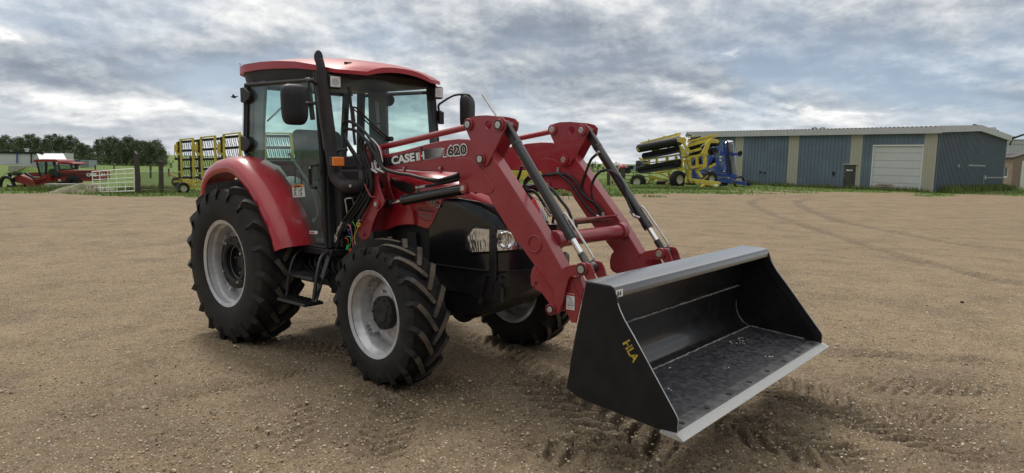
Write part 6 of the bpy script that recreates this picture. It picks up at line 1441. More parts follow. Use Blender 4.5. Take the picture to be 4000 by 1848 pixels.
m=MB(); m.tube([fpt(0,0),fpt(.5,.02),fpt(1,.01)],.006,5); m.tube([fpt(0,1),fpt(.5,.99),fpt(1,1)],.006,5); m.build('tension_wire',ZINC,fo_)
m=MB(); P_=[gp('a',x,y)+Vector((0,0,.05)) for x,y in((1650,858),(1800,858),(1900,862),(2080,868))]; m.tube(P_,.035,8); tag(m.build('yellow_pipe',YEL,None,smooth=50),'yellow pipe lying in the grass below the mesh fence','pipe')
# concrete block and gravel heap
m=MB(); a=gp('a',510,880); dp=depth(a)+4; vbox(m,'a',507,797,850,868,dp,.6,1.0); tag(m.build('concrete_block',CONC,None,bevel=.03),'long concrete block lying behind the gravel heap','block')
m=MB(); rings=[]
for k in range(21):
    t_=k/20; c_=gp('a',440+640*t_,905-4*t_); hh=.50*math.sin(math.pi*min(1,t_*1.02))**.6*(.75+.35*math.sin(5*t_)+.1*math.sin(17*t_)); rings.append([c_+H*(-.2+4.2*j/8)+Vector((0,0,hh*math.sin(math.pi*j/8)**.9+rd.uniform(-.04,.04)-.08)) for j in range(9)])
m.loft(rings,closed=False,cap=False); tag(m.build('gravel_heap',pmat('heap_gravel',(.27,.23,.18),.95,0,.2,var=.4,vscale=7,bump=1,bscale=14,dirt=(.09,.14,.04),dirtamt=.8,dscale=1.6,bdist=.05),None,smooth=80),'low heap of gravel and weeds between the windrower and the gate','heap')
# ---------------- far right strip between the arms: warehouse, gate, posts, poles, tanks
m=MB(); vbox(m,'c',360,668,618,722,230,20); fw=m.build('warehouse',pmat('grey_sheet',(.36,.38,.41),.6)); tag(fw,'grey warehouse far away beyond the tubular gate','warehouse')
m=MB(); vbox(m,'c',350,662,622,669,229,24); m.build('roof',FSC,fw); m=MB(); vbox(m,'c',540,678,590,722,229.8,.3); m.build('dock_door',CAST,fw); m=MB(); vbox(m,'c',400,648,446,664,232,8); m.build('roof_box',FSC,fw)
m=MB(); vbox(m,'c',425,712,540,738,130,2.5); m.sphere(wp('c',450,712,131),.9); fo3=m.build('parked_harvester',RED); tag(fo3,'blurred red machine parked before the far warehouse','machine')
m=MB()
for x in(440,480,520): m.cyl(wp('c',x,736,129.8),wp('c',x,736,129.5),.6,n=14)
m.build('wheel',RUB,fo3)
m=MB(); vbox(m,'c',562,726,612,740,128,2); m.bar(wp('c',560,726,129),wp('c',545,735,129),.2); tag(m.build('green_implement',pmat('green_paint',(.02,.14,.05),.5)),'low green implement right of the far red machine','machine')
def tank(x0,x1,y0,y1,dep,lab):
    a=wp('c',(x0+x1)/2,y1,dep); b=wp('c',(x0+x1)/2,y0,dep); r=(wp('c',x1,y1,dep)-wp('c',x0,y1,dep)).length/2; m=MB(); h=b.z-a.z
    m.lathe([(.01,0),(r,0),(r,h*.3),(r*1.02,h*.31),(r*1.02,h*.34),(r,h*.35),(r,h*.65),(r*1.02,h*.66),(r*1.02,h*.69),(r,h*.7),(r,h*.9),(r*.9,h*.97),(r*.3,h*1.02),(.01,h*1.03)],'z',(0,0,0),32); o=m.build('water_tank',pmat('black_poly_tank',(.02,.026,.034),.45),None,smooth=40); o.location=a; tag(o,lab,'tank','black tanks behind the disc machine')
tank(618,700,603,755,68,'round black tank partly clear at the left of the disc machine'); tank(700,790,603,755,70,'round black tank mostly hidden behind the disc gangs')
tg=empty('tubular_gate',wp('c',640,850,58)); tag(tg,'brown tubular gate behind the wheels of the yellow disc machine','gate'); g0=tg.location
for y0_,y1_ in((757,775),(803,820),(850,865),(895,905),(935,940)): m=MB(); m.tube([wp('c',475,y0_,58)-g0,wp('c',860,y1_,58)-g0],.035,6); m.build('rail',CAST,tg)
for x0_,x1_ in((480,480),(600,560),(640,600),(800,800)): m=MB(); m.tube([wp('c',x0_,760,58)-g0,wp('c',x1_,938,58)-g0],.03,6); m.build('upright',CAST,tg)
post('grey fence post close to the right-hand cylinder','c',262,752,262,945,52,.13,grp='fence posts beyond the right-hand arm'); post('far wooden post by the brown tubular gate','c',452,692,452,800,66,.2,grp='fence posts beyond the right-hand arm'); post('short stake in the grass left of the brown gate','c',313,872,313,920,55,.05,'stake','fence posts beyond the right-hand arm')
for yy in(790,850): m=MB(); m.tube([wp('c',-200,yy,52),wp('c',262,yy,52),wp('c',470,yy-5,57)],.012,4); tag(m.build('fence_wire',CAST),('upper' if yy==790 else 'lower')+' strand of wire running to the brown gate','wire','fence wires beyond the right-hand arm')
def pole(reg,x,yt_,yb,dep,lab):
    a=wp(reg,x,yb,dep);b=wp(reg,x,yt_,dep); m=MB(); m.cyl(a,b,.3,.22,n=8); o=m.build('utility_pole',CAST); tag(o,lab,'pole','distant utility poles'); m=MB(); m.bar(b-Vector((0,0,1.0))-HR*2.2,b-Vector((0,0,1.0))+HR*2.2,.3); m.build('crossarm',CAST,o)
pole('c',85,605,700,420,'utility pole left of the far warehouse'); pole('c',362,615,690,420,'utility pole standing over the far warehouse roof')
m=MB(); a=wp('e',1728,120,100); m.cyl(wp('e',1728,600,100),a,.2,.16,n=8); up=m.build('utility_pole',CAST); tag(up,'utility pole behind the shed ridge with one crossarm','pole'); m=MB(); m.bar(wp('e',1705,127,100),wp('e',1800,142,99),.18); m.build('crossarm',CAST,up)
# ================================================================ FARM MACHINES IN THE BACKGROUND
def mach(name,lab,cat,reg,x,y,dep):
    o=empty(name,wp(reg,x,y,dep)); tag(o,lab,cat); return o
class BGM:
    """builds parts of one machine from points seen at given distances"""
    def __init__(s,root,reg,k=1.0): s.k=k; s.r=root; s.reg=reg; s.o=root.location.copy()
    def p(s,x,y,d): return wp(s.reg,x,y,d)-s.o
    def bars(s,name,mat,segs,w=.12,h=None,par=None,one=True):
        out=None
        m=MB()
        for q in segs: m.bar(s.p(*q[0]),s.p(*q[1]),(q[2] if len(q)>2 else w)*s.k,(q[3] if len(q)>3 else (h or (q[2] if len(q)>2 else w)))*s.k)
        if name in('upright_beam','cab_frame','rear_frame','main_frame'): return split_build(m,{'cab_frame':'cab_post','rear_frame':'frame_beam','main_frame':'frame_beam'}.get(name,name),mat,par or s.r)[0]
        return m.build(name,mat,par or s.r)
    def tube(s,name,mat,pts,r,k=4,par=None,n=8): m=MB(); m.tube([s.p(*q) for q in pts],r,n,k); return m.build(name,mat,par or s.r,smooth=60)
    def plate(s,name,mat,poly,d,th=.06,par=None):
        m=MB(); P_=[s.p(x,y,(d if not callable(d) else d(x))) for x,y in poly]; Q_=[q+H*th for q in P_]; n=len(P_)
        m.add(P_+Q_,[tuple(range(n)),tuple(range(n,2*n))[::-1]]+[(i,n+i,n+(i+1)%n,(i+1)%n) for i in range(n)]); return m.build(name,mat,par or s.r,fix=True)
    def wheel(s,x,y,d,R,W,axis,hubr,hubm,par=None,name='wheel',lug=True,tm=RUB):
        c=s.p(x,y,d); ax=Vector(axis).normalized(); q=ax.to_track_quat('Y','Z').to_matrix(); hw=W/2
        m=MB(); m.lathe([(hubr,-hw*.8),(hubr*1.1,-hw*.95),(R*.8,-hw),(R*.94,-hw*.85),(R,-hw*.5),(R,hw*.5),(R*.94,hw*.85),(R*.8,hw),(hubr*1.1,hw*.95),(hubr,hw*.8)],'y',n=40)
        if lug:
            for sd in(-1,1):
                for k in range(20):
                    a=2*math.pi*(k+.5*(sd>0))/20; m.bar(((R*.99)*math.cos(a),sd*hw*.9,(R*.99)*math.sin(a)),(R*1.02*math.cos(a-.16),sd*.02,R*1.02*math.sin(a-.16)),.06,.06)
        m.v=[tuple(c+q@Vector(v)) for v in m.v]; o=m.build(name,tm,par or s.r,smooth=40)
        m=MB(); m.lathe([(hubr,-hw*.8),(hubr*.92,-hw*.72),(hubr*.85,-hw*.3),(hubr*.5,-hw*.25),(hubr*.3,-hw*.4),(hubr*.12,-hw*.45),(.005,-hw*.45)],'y',n=32); m.lathe([(hubr,hw*.8),(hubr*.85,hw*.3),(.005,hw*.3)],'y',n=32)
        m.v=[tuple(c+q@Vector(v)) for v in m.v]; m.build('rim',hubm,o,smooth=40); return o
    def gang(s,name,mat,a,b,R,n,th=.02,dish=.05,notch=0,par=None,edge=None):
        A_=s.p(*a);B_=s.p(*b); d=(B_-A_); u=d.normalized(); q=u.to_track_quat('Y','Z').to_matrix(); m=MB()
        ns=20
        for i in range(n):
            c=A_+d*(i/(n-1)); rr=[]
            for r_,o_ in((R*.15,0),(R*.7,dish*.4),(R,dish),(R,dish+th),(R*.7,dish*.4+th),(R*.15,th)):
                ring=[]
                for k in range(ns):
                    a_=2*math.pi*k/ns; r2=r_*(1-notch*(k%2)) if r_==R else r_; ring.append(c+q@Vector((r2*math.cos(a_),o_,r2*math.sin(a_))))
                rr.append(ring)
            m.loft(rr,cap=False)
        m.cyl(A_,B_,R*.16,n=10); return m.build(name,mat,par or s.r,smooth=35)
CREAM=pmat('cream_rim',(.66,.64,.52),.5,dirt=(.3,.26,.2),dirtamt=.4)
# ---------------- yellow folding disc
pt_=mach('disc_harrow','folded yellow disc machine with black rollers and big tyres left of the blue shed','disc machine','c',1170,960,54); g=BGM(pt_,'c',.78)
dL,dR=56.5,53.0
A3=(1,-.25,0)
side=(HR*.82-H*.57)                           # axis of the wheels: they face us a little from the right
fr_=lambda s_:s_
# rollers of the left wing
r1_=g.gang('packer_roller',DISC,(672,440,57),(1190,345,53.2),.36,26,.10,.0,0); g.bars('scraper_bar',YEL,[((690,372,57),(1215,240,53.2),.10,.12)],par=r1_)
m=MB()
for i in range(34):
    t_=i/33; a=g.p(690+525*t_,374-132*t_,57-3.8*t_); b=g.p(700+500*t_,408-95*t_+8,56.7-3.8*t_); m.cyl(a,b,.055,.012,n=6)
m.build('scraper_teeth',YEL,r1_)
g.bars('scraper_lug',YEL,[((785,350,56.2),(800,322,56.2),.12),((985,300,55),(1000,275,55),.12),((1150,262,54),(1160,238,54),.12)],par=r1_)
g.plate('roller_end_plate',YEL,[(640,440),(655,428),(675,435),(690,468),(670,478),(640,465)],56.6,.08,par=r1_)
g.gang('disc_gang',DISC,(722,548,56.8),(1195,452,53.4),.28,17,.03,.12); g.gang('disc_gang',DISC,(672,728,56.8),(1190,640,53.4),.34,22,.03,.10,.10)
g.gang('disc_gang',DISC,(1345,515,54.5),(1660,486,52.4),.28,10,.03,.12); g.gang('disc_gang',DISC,(900,905,57),(1010,905,56.6),.27,5,.04,.1,.1)
r2_=g.gang('packer_roller',DISC,(1350,425,54.8),(1690,352,52.4),.34,16,.10,.0,0)
m=MB()
for i in range(22):
    t_=i/21; a=g.p(1318+372*t_,352-92*t_,54.8-2.4*t_); b=g.p(1330+372*t_,392-78*t_,54.7-2.4*t_); m.cyl(a,b,.05,.012,n=6)
m.build('scraper_teeth',YEL,r2_); g.bars('scraper_bar',YEL,[((1310,350,54.8),(1700,256,52.4),.10,.14),((1320,408,54.6),(1640,318,52.3),.16,.30)],par=r2_)
g.bars('scraper_lug',YEL,[((1450,350,53.9),(1475,300,53.9),.18,.1),((1600,300,53),(1610,262,53),.2,.12),((1320,300,54.7),(1385,275,54.5),.10),((1385,300,54.5),(1400,250,54.5),.08)],par=r2_)
# end plates and swing arms
g.plate('roller_arm',YEL,[(1172,315),(1185,300),(1270,292),(1298,318),(1285,385),(1330,440),(1352,470),(1335,500),(1300,480),(1268,420),(1245,370),(1180,352)],52.8,.16)
g.plate('roller_arm',YEL,[(1600,330),(1625,308),(1725,325),(1738,350),(1722,372),(1620,368),(1590,440),(1575,500),(1540,540),(1500,500),(1540,420),(1565,360)],52.0,.16)
g.plate('fold_bracket',YEL,[(1205,400),(1235,410),(1330,520),(1358,575),(1340,600),(1290,590),(1250,545),(1230,490)],52.7,.18)
g.plate('fold_bracket',YEL,[(1480,500),(1580,490),(1592,520),(1570,540),(1565,690),(1530,695),(1525,560),(1500,540)],52.1,.2)
for x_,y_,d_ in((1192,322,52.6),(1688,345,51.9),(1235,430,52.6),(1292,500,52.6)):
    m=MB(); c=g.p(x_,y_,d_); m.cyl(c,c-H*.12,.09,n=14); m.build('pivot_pin',ZINC,pt_,smooth=40)
F=[('main_frame',[((1280,590,53),(1330,870,53.2),.30,.25),((1335,560,53),(1345,850,52.8),.22,.2),((1440,540,53),(1440,700,53),.24),((1545,520,52.4),(1545,690,52.4),.24),((1170,730,53.5),(1560,660,52.4),.22,.28),((1340,560,53),(1520,520,52.3),.2),((1340,490,53),(1490,445,52.4),.26,.24),((1230,690,53.5),(1240,560,53.5),.3,.2)]),
 ('wing_frame',[((690,600,57),(1240,520,53.6),.14,.16),((730,640,57),(1230,585,53.8),.12),((800,590,56.5),(805,660,56.5),.2),((900,575,56),(905,650,56),.22),((1040,560,55),(1040,620,55),.28),((1160,545,54),(1160,600,54),.26),((720,765,57),(1240,700,53.6),.14),((670,570,57.2),(730,605,57),.16,.2),((710,730,57.2),(730,780,57),.16),((850,470,56),(1180,432,54),.18,.1),((830,440,56),(865,490,56),.2),((1010,425,55),(1120,440,54.5),.3,.06)]),
 ('rear_frame',[((800,810,56),(1000,860,55.5),.22,.3),((820,880,56),(890,815,56),.26,.3),((790,890,56.2),(830,820,56.2),.26,.2),((930,770,56),(1060,820,55),.12),((1060,760,54.6),(1080,880,54.6),.22),((880,775,56.3),(1100,740,55),.14),((1030,900,54.8),(1060,940,54.8),.26,.2),((1600,690,52.4),(1680,650,52.2),.3,.24)]),
 ('depth_arm',[((1440,740,52.8),(1500,830,52.5),.18,.24),((1350,700,53),(1300,600,53),.3,.12),((1490,880,52.3),(1580,800,52.2),.10),((1420,730,53),(1540,700,52.5),.3,.2)])]
for nm_,sg_ in F: g.bars(nm_,YEL,sg_)
tg_=g.bars('tongue',YEL,[((1285,862,52.6),(1740,920,50.4),.30,.46)])
g.bars('jack_stand',YEL,[((1530,925,50.8),(1452,1005,50.6),.16,.22),((1440,1000,50.6),(1480,1008,50.5),.2,.08)]); g.bars('hitch',CAST,[((1740,925,50.3),(1765,935,50.2),.12,.2),((1720,950,50.3),(1725,985,50.3),.10)])
# lettering on the tongue
a=g.p(1322,897,52.2)+pt_.location; dirn=(g.p(1740,942,50.4)-g.p(1322,892,52.4)).normalized(); nb=Vector((0,0,1)).cross(dirn).normalized()
if nb.dot(H)>0: nb=-nb
org=wp('c',1322,896,52.25)-pt_.location+nb*.17
org=org-Vector((0,0,.0)); textm('maker_lettering','PRO-TILL',BLK,tg_,org,dirn,(0,0,1),.25,.010,.004,sx=.72); textm('model_number','36',GREYP,tg_,org+dirn*.98,dirn,(0,0,1),.25,.006,.004)
q1=MB(); o_=org+dirn*1.65; q1.bar(o_+Vector((0,0,.07)),o_+dirn*.22+Vector((0,0,.07)),.02,.08); q1.build('small_sticker',pmat('orange_sticker',(.7,.3,.03),.5),tg_)
q1=MB(); o_=org+dirn*2.35; q1.bar(o_+Vector((0,0,.07)),o_+dirn*.30+Vector((0,0,.07)),.02,.16); q1.build('small_sticker',WHITE,tg_)
wa=(HR*.50-H*.87)
g.wheel(652,885,56,.59,.62,-(-HR*.55-H*.84)*-1,.30,CREAM); g.wheel(1180,853,53.4,.64,.62,wa*-1*-1,.34,CREAM); g.wheel(1605,850,53.6,.58,.6,wa,.30,CREAM); g.wheel(1068,935,56,.27,.3,wa,.2,CREAM,lug=False)
g.wheel(1690,350,52.3,.34,.2,wa,.12,DISC,name='roller_end_disc',lug=False); g.wheel(1640,482,52.6,.30,.1,wa,.06,DISC,name='end_disc',lug=False); g.wheel(1190,638,53.2,.30,.1,wa,.06,DISC,name='end_disc',lug=False)
g.tube('hydraulic_hose',HOSE,[(1340,700,52.6),(1400,780,52.4),(1470,860,51.9),(1560,850,51.5),(1600,810,51.8)],.03); g.tube('hydraulic_hose',HOSE,[(1300,850,52.3),(1450,850,52),(1560,870,51.6)],.03); g.tube('hydraulic_hose',HOSE,[(1200,540,53),(1270,560,52.7),(1340,530,52.5),(1400,470,52.4)],.03)
g.bars('fold_cylinder',ZINC,[((1490,420,52.2),(1550,370,52.0),.12),((1290,660,52.8),(1310,720,52.8),.2)])
# ---------------- blue disc
bd_=mach('disc_harrow','blue disc machine with an upright row of shiny discs in front of the blue shed','disc machine','c',1800,950,57); g=BGM(bd_,'c',.68)
D=57
g.bars('mast',BLUE,[((1785,350,D),(1800,500,D),.34,.3),((1815,430,D),(1840,790,D),.36,.3),((1790,370,D),(1800,345,D),.5,.2)]); g.bars('disc_shaft',DISC,[((1838,345,D-.5),(1850,520,D-.5),.20),((1850,520,D-.5),(1890,795,D-.5),.20),((1862,600,D-.6),(1862,640,D-.6),.3),((1870,630,D-.6),(1875,760,D-.6),.26)])
g.gang('disc_gang',DISCW,(1852,335,D+.4),(1912,800,D+.4),.42,20,.03,.16)
g.bars('wing_frame',BLUE,[((1740,520,D),(1960,515,D-.6),.22,.3),((1900,545,D-.2),(1990,505,D-.6),.14),((1740,470,D),(1800,520,D),.3,.2),((1690,620,D),(1780,590,D),.3),((1600,640,D+.5),(1700,480,D+.5),.26,.2),((1500,640,D+.8),(1800,740,D),.3,.2),((1700,560,D),(1700,760,D),.28),((1720,640,D),(1780,760,D),.3),((1560,760,D),(1850,745,D),.3),((1400,700,D+.6),(1560,740,D),.26),((1590,480,D+.6),(1600,640,D+.6),.3)])
g.bars('main_frame',BLUE,[((1270,780,D+1),(1900,800,D-.3),.3,.36),((1300,830,D+.6),(1700,850,D),.34,.3),((1380,600,D+1),(1400,830,D+1),.26),((1300,640,D+1),(1500,640,D+1),.16),((1150,420,D+1),(1160,380,D+1),.5,.3),((1650,430,D+.5),(1720,470,D+.5),.5,.4),((1880,800,D-.4),(1960,830,D-.6),.5,.6),((1640,700,D),(1760,730,D),.4,.16),((1740,700,D),(1800,660,D),.12)])
g.bars('white_decal_plate',WHITE,[((1735,553,D-.2),(1765,553,D-.2),.05,.2),((1735,598,D-.2),(1765,598,D-.2),.05,.2),((1780,745,D-.3),(1815,745,D-.3),.05,.12),((1600,745,D-.3),(1625,745,D-.3),.05,.12)])
g.bars('tongue',BLUE,[((1700,868,D-.6),(1900,880,D-1.6),.34,.42),((1860,872,D-1.4),(2125,918,D-3.2),.30,.36)]); g.bars('hitch',CAST,[((2110,915,D-3.3),(2150,918,D-3.5),.18,.24),((2114,868,D-3.3),(2114,940,D-3.3),.16)]); g.bars('jack_stand',ZINC,[((2106,940,D-3.3),(2104,1002,D-3.3),.10)])
m=MB(); c=g.p(1995,902,D-2.6); rr=[c+HR*.42*math.cos(a)+Vector((0,0,.44*math.sin(a)))+H*.1*math.sin(3*a) for a in np.linspace(0,2*math.pi,29)]
for k in range(3): m.tube([p_+Vector((.03*k,0,.05*k)) for p_ in rr],.025,6,cap=False)
m.build('hose_loop',HOSE,bd_,smooth=60); g.tube('red_hose',pmat('red_hose',(.5,.06,.03),.5),[(1925,870,D-2.5),(1935,920,D-2.5),(1970,948,D-2.5)],.05)
g.bars('lamp_bracket',BLUE,[((1962,520,D-.7),(2010,530,D-.8),.34,.30),((1985,545,D-.7),(2025,535,D-.8),.16)]); g.wheel(2008,503,D-.8,.20,.2,wa,.1,DISC,name='gauge_wheel',lug=False)
g.wheel(1782,918,D-.4,.36,.4,wa,.2,DISC,name='wheel'); g.wheel(1350,935,D,.5,.4,wa,.2,DISC,name='wheel',lug=False); g.wheel(1445,640,D+.5,.5,.1,wa,.1,DISC,name='end_disc',lug=False); g.wheel(1640,610,D+1.2,.4,.3,wa,.1,DISC,name='gauge_wheel',lug=False)
for a_,b_ in(((1430,470,D+1),(1420,700,D+1)),((1480,560,D+1),(1660,560,D+.5)),((1200,400,D+1.5),(1230,620,D+1.5)),((1590,600,D+.3),(1620,520,D+.3))): g.bars('brace',BLUE,[(a_,b_,.2)])
g.tube('hydraulic_hose',HOSE,[(1640,870,D-.4),(1760,845,D-.6),(1900,850,D-1.5),(1960,880,D-2.3)],.045)
g.bars('folded_wing_tip',CAST,[((1282,275,D+1),(1310,262,D+1),.10),((1305,255,D+1),(1400,290,D+1),.12),((1320,330,D+1),(1420,300,D+1),.3,.16),((1400,300,D+1),(1480,285,D+1),.5,.12)])
# ---------------- yellow heavy harrow seen left of and through the cab
hr_=mach('heavy_harrow','upright yellow harrow with rows of black tines behind the red fender','harrow','b',640,915,40.5); g=BGM(hr_,'b',.82)
dz=lambda x:41-(x-560)*.0042
secs=[(612,752,283,268,720),(850,1008,258,240,735),(1112,1298,225,202,760),(1590,1905,205,212,780)]
for i,(x0,x1,yl,yr,yb) in enumerate(secs):
    d0,d1=dz(x0),dz(x1)
    sf=g.bars('section_frame',YEL,[((x0,yl,d0),(x0+18,yb,d0),.12,.14),((x1,yr,d1),(x1+16,yb+6,d1),.13,.14),((x0-10,yl+2,d0),(x1+12,yr+2,d1),.09,.09),((x0-30,yb-60,d0),(x0+40,yb-62,d0),.1)])
    for k in range(5):
        f_=.05+k*.235; ya=yl+(yb-yl)*f_+8; yc=yr+(yb-yr)*f_+6
        tb=g.bars('tine_bar',DISC,[((x0-20,ya,d0+.15),(x1+100,yc-3,d1+.15),.09)],par=sf); m=MB(); nn_=max(6,int((x1-x0+80)/22))
        for j in range(nn_):
            t_=j/(nn_-1); x=x0+10+(x1-x0+75)*t_; y=ya+(yc-ya)*t_; dd_=d0+(d1-d0)*t_+.12
            c=g.p(x,y-3,dd_); m.cyl(c-HR*.06,c+HR*.06,.085,n=8)
            ln_=(yb-yl)*.225; m.bar(g.p(x,y,dd_),g.p(x+ln_*.20,y+ln_*(1.0 if (j+k)%2 else .78),dd_+.1),.028)
        m.build('tines',DISC,tb)
g.bars('upright_beam',DISC,[((590,305,41),(600,740,41),.13),((825,280,40),(835,745,40),.13),((1090,250,38.8),(1098,520,38.8),.13),((728,480,40.5),(740,800,40.5),.10)])
for x_ in(563,798,1065):
    d_=dz(x_)-.1; cy_=g.bars('fold_cylinder',YEL,[((x_,345,d_),(x_-2,412,d_),.22,.22),((x_+6,312,d_),(x_+2,345,d_),.1),((x_-4,412,d_),(x_+20,460,d_),.14),((x_+20,458,d_),(x_+62,445,d_),.16)]); g.tube('hydraulic_hose',HOSE,[(x_-14,340,d_),(x_-24,400,d_),(x_-20,460,d_),(x_-6,495,d_)],.018,par=cy_)
    g.bars('red_clamp',RED,[((x_+30,408,d_),(x_+55,408,d_),.1)],par=cy_)
    g.bars('white_plate',WHITE,[((x_+58,372,d_-.1),(x_+60,420,d_-.1),.09,.03)],par=cy_)
g.bars('tool_beam',YEL,[((530,772,41),(600,765,41),.13,.16),((600,745,41),(850,770,40),.10,.16),((600,775,40.9),(840,800,39.9),.09,.1),((690,790,40.6),(740,830,40.4),.26,.18),((735,828,40.4),(850,832,40),.12,.2),((480,690,41),(585,722,41),.12,.1)])
g.bars('amber_marker',ORANGE,[((474,690,41),(498,694,41),.12,.14)]); g.bars('black_marker',BLK,[((545,508,41),(575,508,41),.14,.18)])
g.wheel(640,850,40.2,.355,.26,(HR*.72-H*.69),.19,CREAM,lug=False); g.wheel(572,775,41.8,.33,.22,(HR*.72-H*.69),.15,DISC,lug=False)
g.tube('hydraulic_hose',HOSE,[(600,740,40.9),(640,790,40.6),(720,800,40.4),(840,770,40)],.02); g.bars('far_boom',YEL,[((1905,270,36),(1990,225,38),.14),((1960,240,38),(2030,235,39),.1),((1890,215,35.5),(1912,470,35.5),.13)])
# ---------------- red windrower
wr_=mach('windrower','old red windrower with black header, parked at the far left on the grass','windrower','a',430,890,58); g=BGM(wr_,'a'); D=58
RD3=pmat('faded_red_paint',(.25,.025,.022),.5,0,.4,.1,var=.15,dirt=(.15,.05,.04),dirtamt=.4,dscale=.8)
bo_=g.plate('body',RD3,[(700,640),(1098,640),(1100,745),(1070,765),(940,770),(700,760),(560,770),(430,800),(440,745),(540,700),(690,720)],D,2.2)
g.plate('grille',pmat('grille_red',(.09,.018,.018),.6,bump=.5,bscale=8),[(888,650),(1086,650),(1086,735),(895,728)],D-.03,.06,par=bo_)
for yy in(685,690): pass
g.bars('grille_strip',RD3,[((888,686,D-.06),(1086,690,D-.06),.03,.08)],par=bo_)
cb2=g.plate('cab_roof',RD3,[(375,545),(400,516),(500,511),(640,514),(668,525),(680,545),(600,545),(400,543)],D-.1,2.3)
g.bars('cab_frame',BLK,[((425,545,D),(470,705,D),.09),((535,545,D),(535,715,D),.2,.1),((625,545,D),(690,715,D),.3,.1),((430,705,D),(700,715,D),.12),((425,545,D+2),(470,705,D+2),.1),((625,545,D+2),(690,700,D+2),.14)])
g.plate('cab_glass',GLASSB,[(428,548),(530,548),(532,705),(470,702)],D+.02,.02); g.plate('cab_glass',GLASSB,[(540,548),(622,548),(682,712),(542,712)],D+.02,.02); g.plate('operator_seat',BLK,[(560,640),(600,620),(640,640),(640,710),(560,710)],D+.9,.6)
g.plate('header_deck',RD3,[(150,722),(228,690),(390,772),(392,818),(345,822),(150,770)],D-1.2,.5); g.plate('header_deck',RD3,[(285,690),(330,668),(455,665),(480,700),(430,715),(300,710)],D+.8,.6)
g.bars('lift_arm',RD3,[((395,770,D-.8),(540,712,D-.6),.28,.3),((400,745,D-.8),(480,735,D-.8),.3,.2),((420,830,D-.8),(400,770,D-.8),.3,.3),((560,690,D-.4),(565,770,D-.4),.4,.3),((230,840,D-1),(280,840,D-1),.6,.5),((430,790,D-.6),(560,770,D-.4),.3,.4)])
g.tube('reel_hoop',BLK,[(155,745,D-1.4),(90,720,D-1.4),(40,725,D-1.4),(10,770,D-1.4),(5,830,D-1.4),(30,878,D-1.4),(60,888,D-1.4)],.16)
g.bars('reel_arm',DISC,[((110,690,D-1.3),(190,870,D-1.3),.2),((60,885,D-1.4),(200,870,D-1.4),.26,.3),((130,810,D-1.4),(100,880,D-1.4),.5,.3),((170,690,D-1.1),(250,680,D-1),.5,.2),((105,690,D-1.3),(135,680,D-1.3),.3,.2),((290,670,D-.9),(400,740,D-.9),.16),((180,820,D-1.2),(210,880,D-1.2),.5,.3)])
g.wheel(420,855,D-.3,.95,.5,(HR*.1-H*.99),.4,DISC,name='drive_wheel'); g.wheel(860,795,D,.7,.4,(HR*.1-H*.99),.3,DISC,name='rear_wheel',lug=False)
g.bars('exhaust_stack',CAST,[((888,632,D+.8),(888,595,D+.8),.22),((870,583,D+.8),(908,583,D+.8),.16,.28)])
a=wp('a',697,711,D-.05)-wr_.location; b=wp('a',886,710,D-.05)-wr_.location; 
dd_=(b-a).normalized(); textm('side_lettering','8825HP',BLK,bo_,a-H*.06,dd_,(0,0,1),.40,.012,.004,sx=1.05); textm('side_lettering','CASE',WHITE,bo_,a+dd_*2.3-H*.06,dd_,(0,0,1),.36,.02,.004,sx=1.0); textm('side_lettering','IH',WHITE,bo_,a+dd_*3.55-H*.06,dd_,(0,0,1),.36,.015,.004)
g.bars('reflector',WHITE,[((550,736,D-.5),(573,736,D-.5),.05,.14),((680,756,D-.1),(705,756,D-.1),.05,.14)])
# second cab behind it
t2=mach('parked_tractor','red-roofed tractor cab showing behind the windrower','tractor','a',750,780,66); g=BGM(t2,'a'); D=66
g.plate('cab_roof',RD3,[(660,560),(680,545),(760,544),(830,549),(848,563),(845,574),(665,568)],D,2.0); g.plate('cab_glass',GLASSB,[(672,572),(828,574),(840,632),(690,632)],D+.05,.02); g.bars('cab_post',BLK,[((825,572,D),(845,630,D),.16),((672,572,D),(700,650,D),.12),((680,634,D),(850,632,D),.2)]); g.plate('body',RD3,[(690,650),(900,650),(900,760),(690,760)],D+.2,1.2); g.bars('mirror',BLK,[((848,622,D),(858,628,D),.2)])
g.wheel(760,790,D,.8,.4,(HR*.1-H*.99),.4,DISC,lug=False)
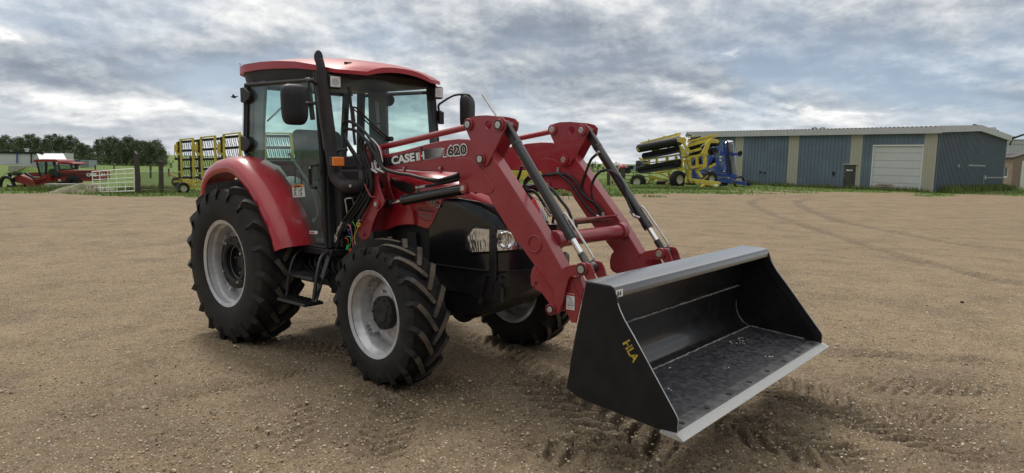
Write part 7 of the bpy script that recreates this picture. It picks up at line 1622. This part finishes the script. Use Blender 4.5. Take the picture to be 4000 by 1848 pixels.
# ---------------- yellow machine glimpsed between the loader arms, and the small stand
ym=mach('yellow_implement','yellow folded implement glimpsed between the near loader arm and its hoses','implement','E',560,450,62); g=BGM(ym,'E'); D=62
g.plate('hood',YEL,[(450,392),(520,400),(640,405),(640,415),(560,420),(540,440),(450,425)],D,1.4); g.bars('frame',YEL,[((450,440,D),(640,470,D),.35),((480,400,D),(520,470,D),.3),((560,410,D),(600,465,D),.25),((450,470,D),(640,480,D),.3)]); g.wheel(520,485,D,.5,.4,wa,.25,CREAM,lug=False)
ss=mach('wire_stand','small bent wire stand with a red clamp, out on the dirt beyond the arms','stand','E',757,565,27); g=BGM(ss,'E'); D=depth(gp('E',757,566)); g.o=Vector((0,0,0)); ss.location=(0,0,0)
g.tube('wire_leg',CAST,[(742,568,D),(745,540,D),(760,528,D),(773,540,D),(776,566,D)],.012); g.bars('cross_bar',CAST,[((742,535,D),(776,536,D),.02)]); g.bars('red_clamp',RED,[((745,528,D),(768,508,D),.08,.06)])
# low weeds along the shed walls and round the machines (uncountable)
r_=np.random.default_rng(5); V=[]
def weeds(P0,P1,n,h,spread=.4):
    for i in range(n):
        t_=r_.random(); c=P0.lerp(P1,t_)+Vector((r_.normal(0,spread),r_.normal(0,spread),0)); c.z=gz(c)+.05; hh=h*(.4+.9*r_.random())*(.6+.6*math.sin(t_*23)**2); a=r_.uniform(0,6.28); w=.035
        V.extend([(c.x-w*math.cos(a),c.y-w*math.sin(a),c.z-.05),(c.x+w*math.cos(a),c.y+w*math.sin(a),c.z-.05),(c.x+r_.normal(0,.25)*hh,c.y+r_.normal(0,.25)*hh,c.z+hh)])
weeds(G1-UG*.3,G1+UL*24-UG*.3,2600,.30,.25); weeds(G1-UL*.5+UG*.5,G1+UG*18-UL*.5,6000,.42,.35)
weeds(gp('a',1560,905),gp('a',1700,905),900,.35,.5); weeds(gp('a',1700,890),gp('a',2080,890),2500,.3,.6); weeds(gp('c',600,978),gp('c',1700,988),3000,.14,.4); weeds(gp('a',450,880),gp('a',1060,895),1500,.3,.6); weeds(gp('a',120,575),gp('a',420,600),10,.3,1)
me=bpy.data.meshes.new('weeds'); V=np.array(V,dtype=np.float32); n=len(V)//3; me.vertices.add(n*3); me.vertices.foreach_set('co',V.ravel()); me.loops.add(n*3); me.loops.foreach_set('vertex_index',np.arange(n*3,dtype=np.int32)); me.polygons.add(n); me.polygons.foreach_set('loop_start',(np.arange(n)*3).astype(np.int32)); me.update(calc_edges=True); me.materials.append(GB)
o=bpy.data.objects.new('weeds',me); col.objects.link(o); tag(o,'taller weeds along the shed walls, fence and parked machines','weeds',kind='stuff')
